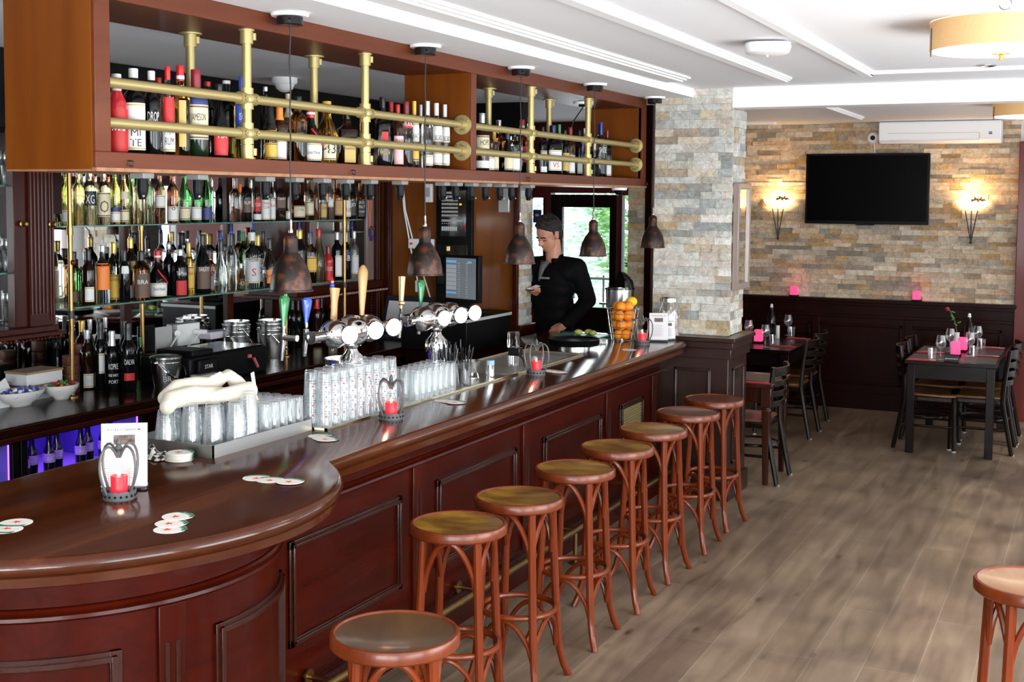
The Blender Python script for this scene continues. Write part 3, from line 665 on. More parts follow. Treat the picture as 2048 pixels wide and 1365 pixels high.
obj('side_post',MB().box(-5.24,8.13,1.0,rx+.02,8.20,2.36).tube([(rx+.02,8.145,1.0),(rx+.02,8.145,2.34)],.009,8).tube([(rx+.02,8.175,1.0),(rx+.02,8.175,2.34)],.009,8),M['buffet'],rc,W=True)
obj('back_panel',MB().box(-5.24,7.28,1.40,-5.20,8.13,2.36),pm('cab_back2',(.42,.40,.36),.35),rc,W=True)
obj('base_moulding',MB().box(-5.24,7.06,1.36,-4.94,8.20,1.42).box(-5.24,7.06,1.335,-4.90,8.20,1.362),M['buffet'],rc,W=True,bev=.004)
obj('bead_trim',beads(MB(),(-4.90,7.08,1.35),(-4.90,8.19,1.35),44,.009),pm('bead',(.3,.2,.17),.3),rc,W=True)
obj('lower_panel',MB().box(-5.24,7.1,1.0,-5.05,8.13,1.335),M['buffet'],rc,W=True)
obj('bead_strip',beads(beads(MB(),(-5.045,7.62,1.02),(-5.045,7.62,1.32),14,.008),(-5.0,8.12,1.02),(-5.0,8.12,1.32),14,.008),M['frame'],rc,W=True)
for z in (1.78,2.06): obj('glass_shelf',MB().box(-5.18,7.30,z,-5.03,8.10,z+.008),M['shelfglass'],rc,W=True)
# glass bottle shelves on old brass poles
sr=thing('bottle_shelf_rack','two long green edged glass shelves on old brass poles before the mirror','shelf',(-4.95,6.2,1.0))
def shelf(z,bow,ya,yb):
    f=[(-4.83+bow*sin(PI*i/20),ya+(yb-ya)*i/20) for i in range(21)]
    return MB().prism([(-5.13,ya)]+f+[(-4.955,yb),(-4.955,7.0),(-5.13,7.0)],z-.009,z-.0005)
obj('glass_shelf',shelf(1.888,.02,4.79,7.72),M['shelfglass'],sr,W=True,bev=.001)
obj('glass_shelf',shelf(1.462,.045,4.78,7.80),M['shelfglass'],sr,W=True,bev=.001)
for (x,y,z1) in ((-4.79,4.842,2.35),(-5.085,5.70,2.35),(-4.80,6.735,1.45),(-4.79,7.42,2.35)):
    mb=MB().tube([(x,y,1.0),(x,y,z1)],.0125,12).lathe([(0,0),(.03,0),(.03,.006),(.016,.012),(0,.012)],16,(x,y,1.0))
    p=obj('brass_pole',mb,M['brassold'],sr,W=True)
    for z in (1.43,1.86):
        if z<z1: obj('pole_collar',MB().tube([(x,y,z-.02),(x,y,z+.02)],.0165,12).box(min(x,-5.1) if x<-5 else -5.1,y-.008,z+.008,x,y+.008,z+.018),M['iron'] if z<1.5 else M['brassold'],p,W=True)
obj('shelf_knob',MB().ball((-4.772,4.842,1.70),.014,10,8),M['redwood'],sr,W=True)
# under counter fridges
PUR=pm('purple_led',(.25,.1,1),.5,emit=(.20,.05,1),es=7)
def fridge(y0,y1,label):
    t=thing('bottle_fridge',label,'fridge',(-4.7,(y0+y1)/2,0))
    obj('body',MB().box(-5.15,y0,.05,-5.10,y1,.93).box(-5.15,y0,.05,-4.50,y0+.025,.93).box(-5.15,y1-.025,.05,-4.50,y1,.93).box(-5.15,y0,.05,-4.50,y1,.10).box(-5.15,y0,.90,-4.50,y1,.93),pm('fridge_inside',(.14,.12,.30),.4),t,W=True)  # purple of the LED glow also put into this interior colour
    obj('door_frame',MB().box(-4.50,y0,.05,-4.475,y0+.04,.93).box(-4.50,y1-.04,.05,-4.475,y1,.93).box(-4.50,y0,.05,-4.475,y1,.10).box(-4.50,y0,.905,-4.475,y1,.93),M['black'],t,W=True,bev=.003)
    obj('door_pane',MB().box(-4.492,y0+.04,.10,-4.488,y1-.04,.905),M['winglass'],t,W=True)
    obj('led_strip',MB().box(-4.515,y1-.034,.12,-4.503,y1-.026,.90).box(-4.515,y0+.026,.12,-4.503,y0+.034,.90),PUR,t,W=True)['label']='purple led strip'
    obj('wire_shelf',MB().box(-5.08,y0+.03,.655,-4.52,y1-.03,.66),M['greyplastic'],t,W=True)
fridge(3.32,4.19,'glass door bottle fridge glowing purple, first at the rounded bar end')
fridge(4.20,5.04,'glass door bottle fridge glowing purple, second from the rounded bar end')
def cola(x,y,z,label):
    h=.22; r=.029
    b=obj('soft_drink_bottle',MB().lathe([(0,0),(r*.9,0),(r,.01),(r*.92,.05),(r*.98,.09),(r,.12),(r*.8,.145),(r*.5,.175),(r*.45,.205),(r*.45,h),(0,h)],16),M['g_black'] if 'g_black' in M else M['blackgloss'])
    b.location=(x,y,z); tag(b,label,'bottle',group='soft drink bottles in the purple fridges')
    obj('cap',MB().lathe([(0,h),(r*.52,h),(r*.5,h+.012),(0,h+.012)],12),M['red'] if 0 else pm('cap_red',(.4,.02,.02),.3),b)
    lb=obj('label',MB().lathe([(r*1.015,.085),(r*1.02,.13)],16),pm('cola_label',(.45,.28,.55),.5),b)
    tm=MB(); curved(tm,'Coca-Cola',.022,r*1.04,.108,-40); obj('lettering',tm,M['paper'],lb)
def curved(mb,t,h,r,z,az,n=2.0,maxw=None):
    """lettering wrapped round an upright body of radius r, centred at azimuth az"""
    vs,fs,w=text_geo(t); s=h
    if maxw and w*s>maxw*r: s=maxw*r/w
    out=[]
    for x,y in vs:
        a=R(az)+x*s/r; k=sq(a,n); out.append((r*k*cos(a),r*k*sin(a),z+y*h))
    mb.add(out,fs); return mb
k=0
for (x,ys,nm) in ((-4.62,(3.86,3.94,4.02,4.10),'first'),(-4.60,(4.33,4.41,4.49,4.57,4.70,4.78,4.86,4.94),'second')):
    for i,y in enumerate(ys):
        cola(x-.03*(i%2),y,.662,'dark soft drink bottle, %s from its rounded bar end in %s purple fridge'%(ORD[i],nm))
# ------------------------------------------------------------------ things on the panelled end wall
rk=thing('audio_rack','tall black audio equipment rack with a patch panel in the wall','rack',(-4.345,8.24,1.2))
obj('case',MB().box(-4.495,8.215,1.12,-4.195,8.38,2.245),M['black'],rk,W=True,bev=.004)
fp=obj('patch_panel',MB().box(-4.45,8.205,1.76,-4.24,8.216,2.10),M['blackgloss'],rk,W=True)
mb=MB()
for r in range(7):
    for c in range(7): mb.box(-4.44+c*.0195,8.199,2.075-r*.028,-4.424+c*.0195,8.206,2.090-r*.028)
mb.box(-4.44,8.199,1.868,-4.262,8.206,1.884)
obj('sockets',mb,M['greyplastic'],fp,W=True)
mb=MB()
for c in range(8): mb.box(-4.44+c*.0165,8.20,1.80,-4.430+c*.0165,8.206,1.832).box(-4.436+c*.0165,8.20,1.852,-4.432+c*.0165,8.206,1.857)
obj('plugs',mb,M['paper'],fp,W=True)
obj('button',MB().box(-4.292,8.199,1.99,-4.276,8.206,2.004),pm('amber_button',(.9,.6,.05),.4,emit=(1,.6,.05),es=.6),fp,W=True)
obj('plug_red',MB().box(-4.256,8.198,1.822,-4.242,8.206,1.842),pm('red_plug',(.6,.02,.02),.4),fp,W=True)
obj('amplifier',MB().box(-4.47,8.19,1.40,-4.22,8.216,1.70).box(-4.46,8.185,1.60,-4.23,8.192,1.606),M['blackgloss'],rk,W=True,bev=.003)
tsn=thing('touch_screen','lit till touch screen on a black stand before the panelled wall','screen',(-4.035,7.76,1.235),R(-16))
obj('housing',MB().box(-.165,-.012,.08,.165,.03,.41),M['black'],tsn,bev=.006)
obj('stand',MB().box(-.05,.03,.02,.05,.07,.25).box(-.13,-.06,0,.13,.12,.025),M['black'],tsn,bev=.006)
sd=obj('display',MB().box(-.145,-.016,.105,.14,-.0125,.39),pm('display_grey',(.10,.11,.12),.3,emit=(.30,.34,.37),es=.30),tsn)
mb=MB()
for r in range(6):
    for c in range(4): mb.box(-.138+c*.024,-.019,.165+r*.030,-.118+c*.024,-.016,.191+r*.03)
obj('keypad',mb,pm('key_grey',(.3,.32,.35),.4,emit=(.55,.58,.62),es=.3),sd)
obj('header_bar',MB().box(-.14,-.019,.355,-.045,-.016,.373).box(-.14,-.019,.137,-.045,-.016,.151).box(.065,-.019,.355,.10,-.016,.369),pm('key_blue',(.1,.35,.7),.4,emit=(.15,.45,.85),es=.5),sd)
mb=MB()
for r in range(15): mb.box(-.03,-.0185,.12+r*.0165,-.010,-.016,.125+r*.0165).box(.05,-.0185,.12+r*.0165,.064,-.016,.125+r*.0165)
obj('price_lines',mb,M['paper'],sd)
o=obj('till_drawer',MB().box(-4.35,7.45,1.0,-3.84,8.15,1.235),M['black'],bev=.006); tag(o,'black till drawer with pale front edge under the touch screen','till')
obj('edge_strip',MB().box(-4.35,7.442,1.205,-3.835,7.452,1.225).box(-3.845,7.445,1.205,-3.833,8.15,1.225),M['greyplastic'],o,W=True)
obj('leg',MB().box(-4.34,7.5,0,-3.86,8.12,1.0),M['dark'],o,W=True)
def wallbox(name,label,cat,x0,x1,z0,z1,mat,d=.03,bev=.006):
    return tag(obj(name,MB().box(x0,8.25-d,z0,x1,8.25,z1),mat,bev=bev),label,cat)
o=wallbox('wall_speaker','slim silver box on the panelled wall near the stone pier','speaker',-3.985,-3.895,1.94,2.12,pm('silver',(.45,.45,.45),.35,.6))
o=wallbox('remote_holder','white handset in a cradle high on the panelled wall','remote',-4.60,-4.535,2.01,2.15,M['white'])
obj('keys',MB().box(-4.585,8.213,2.05,-4.55,8.22,2.12),M['greyplastic'],o,W=True)
o=wallbox('wall_switch','white double switch plate behind the second pendant','switch',-4.74,-4.52,1.66,1.735,M['white'])
obj('red_lamp',MB().box(-4.72,8.214,1.69,-4.70,8.222,1.705),pm('red_lamp',(.7,.05,.05),.3),o,W=True)
o=wallbox('socket_plate','white socket plate low on the panelled wall','socket',-4.68,-4.61,1.33,1.42,M['white'])
for i,(x0,x1) in enumerate(((-4.80,-4.665),(-4.79,-4.60))):
    o=obj('cable',MB().tube([(x0,8.235,2.12),(x0+.02,8.23,1.95),((x0+x1)/2+.01,8.235,1.65),(x1,8.235,1.42),(x1+.06,8.235,1.25)],.006,8),M['white']); tag(o,('white cable sagging down the panelled wall, lower one' if i==0 else 'white cable sagging down the panelled wall, upper one'),'cable')
# laptop-like tilted grey tray and slates behind the second tap
o=obj('clipboard',MB().box(-4.86,7.9,1.0,-4.52,8.2,1.02).boxc((-4.69,8.12,1.16),(.40,.012,.30),M=Matrix.Rotation(-.35,4,'X')),pm('slate',(.02,.02,.03),.4)); tag(o,'dark framed slate leaning on the counter below the cables','board')
obj('sheet',MB().boxc((-4.69,8.11,1.155),(.34,.008,.23),M=Matrix.Rotation(-.35,4,'X')),M['paper'],o)
# ------------------------------------------------------------------ things on the back counter
def bucket(name,label,x,y,z,r,h,group=None,handle=True,mat=None,cat='bucket',tilt=0):
    t=thing(name,label,cat,(x,y,z),tilt,group)
    pr=[(0,.004),(r*.72,.004),(r*.96,h-.004),(r*1.05,h-.004),(r*1.05,h),(r*1.0,h),(r*.97,h-.02),(r*.97,h-.045),(r*.80,.02),(r*.76,0),(0,0)]
    obj('pail',MB().lathe(pr[::-1],28),mat or M['steel'],t)
    obj('band',MB().lathe([(r*.955,h*.83),(r*.975,h*.85),(r*.965,h*.87)],28),M['chrome'],t)
    if handle:
        for s in (-1,1):
            obj('lug',MB().ball((0,s*r*.98,h*.85),.012,10,8),M['chrome'],t)
        obj('bail_handle',MB().tube([(.02+.09*sin(a),-r*1.02*cos(a),h*.85-.55*h*sin(a)) for a in [PI*i/16 for i in range(17)]],.004,8),M['chrome'],t)
    return t
b=bucket('ice_bucket','steel ice bucket with lid and bail handle beside the port bottles',-4.60,5.34,1.0,.085,.165)
obj('lid',MB().lathe([(0,.178),(.06,.178),(.088,.17),(.088,.164),(0,.164)],28),M['steel'],b)
e=MB(); 
for i in range(3): curved(e,('SV','TL','BR')[i],.03,.0795,.125-i*.035,-45)
obj('emblem',e,M['greyplastic'],b)
bucket('ice_pail','steel wine pails stack, lower pail left of the brass post',-4.96,6.42,1.0,.088,.19,'steel pails by the brass post')
bucket('ice_pail','steel wine pail nested on top, left stack',-4.96,6.42,1.045,.088,.19,'steel pails by the brass post',tilt=.9)
bucket('ice_pail','tilted topmost steel pail, left stack',-4.955,6.42,1.085,.080,.17,'steel pails by the brass post',tilt=2)
bucket('ice_pail','steel wine pail, lowest beside the wine row',-4.84,6.62,1.0,.088,.19,'steel pails by the brass post',tilt=.5)
bucket('ice_pail','steel wine pail nested in the stack beside the wine row',-4.84,6.62,1.04,.088,.19,'steel pails by the brass post',tilt=1.3)
bucket('ice_pail','small topmost steel pail beside the wine row',-4.84,6.62,1.08,.078,.17,'steel pails by the brass post',tilt=2.2)
t=thing('receipt_printer','long black coffee grinder and printer unit on the back counter','printer',(-4.66,5.80,1.0))
obj('case',MB().box(-4.86,5.42,1.0,-4.50,6.12,1.155),M['black'],t,W=True,bev=.012)
obj('lid',MB().box(-4.84,5.62,1.155,-4.52,6.10,1.163),M['blackgloss'],t,W=True,bev=.003)
obj('printer_head',MB().box(-4.76,5.44,1.155,-4.50,5.62,1.19).box(-4.498,5.46,1.02,-4.47,5.62,1.14),M['black'],t,W=True,bev=.008)
tm=MB(); text_flat(tm,'STAR',.022,frameM((-4.4685,5.54,1.10),(0,1,0),(0,0,1))); obj('lettering',tm,M['paper'],t,W=True)
obj('key',MB().box(-4.50,5.93,1.10,-4.485,5.95,1.12).boxc((-4.47,5.97,1.07),(.012,.012,.07),M=Matrix.Rotation(.6,4,'X')),pm('pink_tag',(.6,.12,.16),.4),t,W=True)
for i,(z,l) in enumerate(((1.0,'flat pale box on the back counter beside the ice bucket, lower'),(1.032,'flat pale box on the back counter beside the ice bucket, upper'))):
    o=obj('flat_box',MB().box(-4.60,5.45+.0,z,-4.45,5.415-.13,z+.030),M['greyplastic'],bev=.006); o.location=(.02,.16-.02,0); tag(o,l,'box')
t=thing('power_strip','white socket block with plugged adapter on the mirror','socket',(-5.11,6.1,1.14))
obj('back_plate',MB().box(-5.145,6.03,1.12,-5.10,6.24,1.255),M['white'],t,W=True,bev=.006)
obj('adapter',MB().box(-5.10,6.22,1.15,-5.0,6.44,1.195),pm('pale_adapter',(.62,.60,.68),.4),t,W=True,bev=.006)
obj('plug',MB().tube([(-5.10,6.0,1.21),(-5.06,5.98,1.21)],.02,10).tube([(-5.10,6.18,1.2),(-5.03,6.22,1.195)],.018,10),M['white'],t,W=True)
for i,(a,b) in enumerate(((5.98,5.80),(6.2,5.92),(6.44,6.6))):
    obj('lead',MB().tube([(-5.06,a,1.20),(-5.05,(a+b)/2,1.12),(-5.03,b,1.02)],.005,8),M['white'],t,W=True)
o=obj('price_card',MB().box(-5.08,5.80,1.10,-5.074,5.95,1.26),M['greyplastic'],bev=.002); tag(o,'blank pale grey card standing against the brass poles','card')
obj('card_foot',MB().box(-5.1,5.82,1.0,-5.06,5.93,1.10),M['black'],o,W=True)
# boxes, canisters and sweets left of the port bottles
for i,(x,y,z,s,l) in enumerate(((-4.96,4.76,1.0,(.15,.23,.075),'white carton with brown lid under the display cabinet, lower of two'),(-4.96,4.75,1.076,(.15,.24,.07),'white carton with brown lid under the display cabinet, upper of two'),(-5.02,4.45,1.04,(.13,.26,.06),'white carton with brown lid cut by the picture edge'))):
    o=obj('carton',MB().boxc((0,0,s[2]*.42),(s[0],s[1],s[2]*.84)),M['paper'],bev=.003); o.location=(x,y,z); tag(o,l,'carton')
    obj('lid',MB().boxc((0,0,s[2]*.92),(s[0]+.006,s[1]+.006,s[2]*.16)),pm('kraft',(.30,.20,.11),.6),o)
o=obj('low_shelf_block',MB().box(-5.15,4.30,1.0,-4.90,4.58,1.04),M['dark']); tag(o,'dark wooden riser under the cut off carton','riser')
TC=wood('terracotta_board',(.07,.018,.006),(.12,.034,.012),.5,.05,'z',10,4)
for i,(x,y,h,l) in enumerate(((-4.92,4.965,.20,'reddish brown stacked tube canister, shorter front one'),(-5.0,5.11,.245,'reddish brown stacked tube canister, taller rear one'))):
    o=thing('canister',l,'canister',(x,y,1.0))
    for k in range(4): obj('ring',MB().lathe([(0,0),(.042,0),(.044,.004),(.044,h/4-.006),(.041,h/4-.002),(0,h/4-.002)],24,(0,0,k*h/4)),TC,o)
def bowl(label,x,y,a,b,rz):
    t=thing('candy_bowl',label,'bowl',(x,y,1.0),rz)
    prof=[(.42,.0),(.45,.012),(.75,.03),(.95,.06),(1.0,.075),(.97,.077),(.90,.06),(.70,.036),(.35,.02),(0,.018)]
    obj('dish',MB().lathe([(0,0)]+[(r,z) for r,z in prof],36,n=2).merge(MB()),pm('porcelain',(.75,.74,.71),.25,coat=.4),t).data.transform(Matrix.Diagonal((a,b,1,1)))
    return t
bowl('white oval bowl of blue and white wrapped sweets',-4.82,4.53,.08,.14,R(0))
bowl('white oval bowl of red and green wrapped sweets behind',-4.80,4.775,.075,.10,R(0))
def sweet(mat,mat2):
    b=obj('wrapped_sweet',MB().ball((0,0,.009),.013,10,8,(1.25,.8,.7)),mat)
    for s in (-1,1): obj('wrapper_twist',MB().lathe([(.004,0),(.012,.016)],8,M=Matrix.Translation((s*.014,0,.009))@Matrix.Rotation(s*PI/2,4,'Y')),mat2,b)
    return b
sw=[sweet(pm('sweet_white',(.72,.74,.80),.3),pm('sweet_blue',(.06,.08,.35),.3)),sweet(pm('sweet_red',(.5,.03,.03),.2,.3),pm('sweet_green',(.05,.25,.06),.3)),sweet(pm('sweet_gold',(.5,.32,.05),.25,.6),pm('sweet_red2',(.4,.03,.04),.3))]
for k,(cx,cy,a,b,lab,g,ps) in enumerate(((-4.82,4.53,.055,.105,'blue and white wrapped sweet heaped in the front bowl','sweets in the front bowl',(0,)),(-4.80,4.775,.05,.07,'shiny red green or gold wrapped sweet in the rear bowl','sweets in the rear bowl',(1,2)))):
    for i in range(22):
        a_=i*2.4; q=math.sqrt((i+.5)/22); p=sw[ps[i%len(ps)]]
        o=p.copy(); COL.objects.link(o); o.location=(cx+a*q*cos(a_),cy+b*q*sin(a_),1.040+.030*(1-q)+.006*(i%3)); o.rotation_euler=(0,.5*sin(i),i*1.7)
        tag(o,lab,'sweet',g)
        for ch in p.children: c=ch.copy(); COL.objects.link(c); c.parent=o
for s in sw:
    for ch in list(s.children): bpy.data.objects.remove(ch)
    bpy.data.objects.remove(s)
o=obj('folded_leaflet',MB().boxc((-4.90,4.44,1.045),(.006,.20,.10),M=Matrix.Rotation(.5,4,'X')).boxc((-4.86,4.50,1.04),(.006,.18,.09),M=Matrix.Rotation(-.3,4,'Y')),M['paper']); tag(o,'white and green folded leaflets standing behind the sweets','leaflet')
obj('green_band',MB().boxc((-4.895,4.44,1.05),(.004,.06,.09),M=Matrix.Rotation(.5,4,'X')),pm('leaflet_green',(.02,.22,.10),.5),o)
# lanyard hanging from a clip
t=thing('lanyard','orange lanyard with dark tag hanging at the end of the top shelf','lanyard',(-4.77,7.72,2.10))
obj('strap',MB().tube([(0,-.015,0),(.005,-.02,-.12),(.004,-.004,-.27),(.004,.012,-.12),(0,.02,0)],.006,6,flat=.4),pm('orange_strap',(.75,.14,.02),.6),t)
obj('key_tag',MB().boxc((.005,.0,-.31),(.012,.03,.06)).boxc((.005,.02,-.35),(.02,.03,.04)),pm('tag_navy',(.06,.03,.12),.4),t)
# ------------------------------------------------------------------ glassware in the display cabinets
def glassware(kind,mat=None):
    if kind=='stem': pr=[(0,0),(.030,0),(.028,.003),(.005,.006),(.004,.075),(.012,.085),(.030,.105),(.036,.13),(.031,.165),(.029,.165),(.034,.13),(.028,.107),(.009,.088),(0,.086)]
    elif kind=='carafe': pr=[(0,0),(.05,0),(.06,.03),(.05,.08),(.022,.13),(.018,.18),(.026,.2),(.024,.2),(.016,.18),(.02,.13),(.047,.08),(.056,.03),(.046,.004),(0,.004)]
    elif kind=='tumbler': pr=[(0,0),(.028,0),(.036,.10),(.034,.10),(.026,.006),(0,.006)]
    else: pr=[(0,0),(.025,0),(.025,.17),(.0235,.17),(.0235,.006),(0,.006)]
    return MB().lathe(pr,20)
n=0
for z,zn in ((1.40,'base'),(1.668,'lower shelf'),(2.093,'upper shelf')):
    for i,(x,y,k) in enumerate(((-4.97,4.61,'tumbler'),(-4.85,4.49,'stem'),(-4.93,4.50,'carafe'),(-4.90,4.41,'stem'),(-5.06,4.58,'tumbler'))):
        if z<1.5 and k=='carafe': k='tall'
        o=obj('stemware' if k=='stem' else 'glass_%s'%k if k!='tall' else 'tall_glass',glassware(k),M['thinglass']); o.location=(x,y,z)
        tag(o,'clear %s in display cabinet, %s, %s from its brass knob'%({'stem':'stemmed glass','carafe':'glass carafe','tumbler':'tumbler','tall':'tall glass'}[k],zn,ORD[i]),'glass','glassware in the display cabinet')
for z,zn,kk in ((1.42,'base','tall'),(1.788,'lower shelf','stem'),(2.068,'upper shelf','tumbler')):
    for i,y in enumerate((7.45,7.55,7.75,7.85,7.95)):
        o=obj('stemware' if kk=='stem' else 'tall_glass' if kk=='tall' else 'glass_tumbler',glassware(kk),M['thinglass']); o.location=(-5.10,y,z)
        tag(o,'clear glass behind the framed cabinet door, %s, %s from the panelled wall'%(zn,ORD[4-i]),'glass','glasses behind the framed cabinet door')

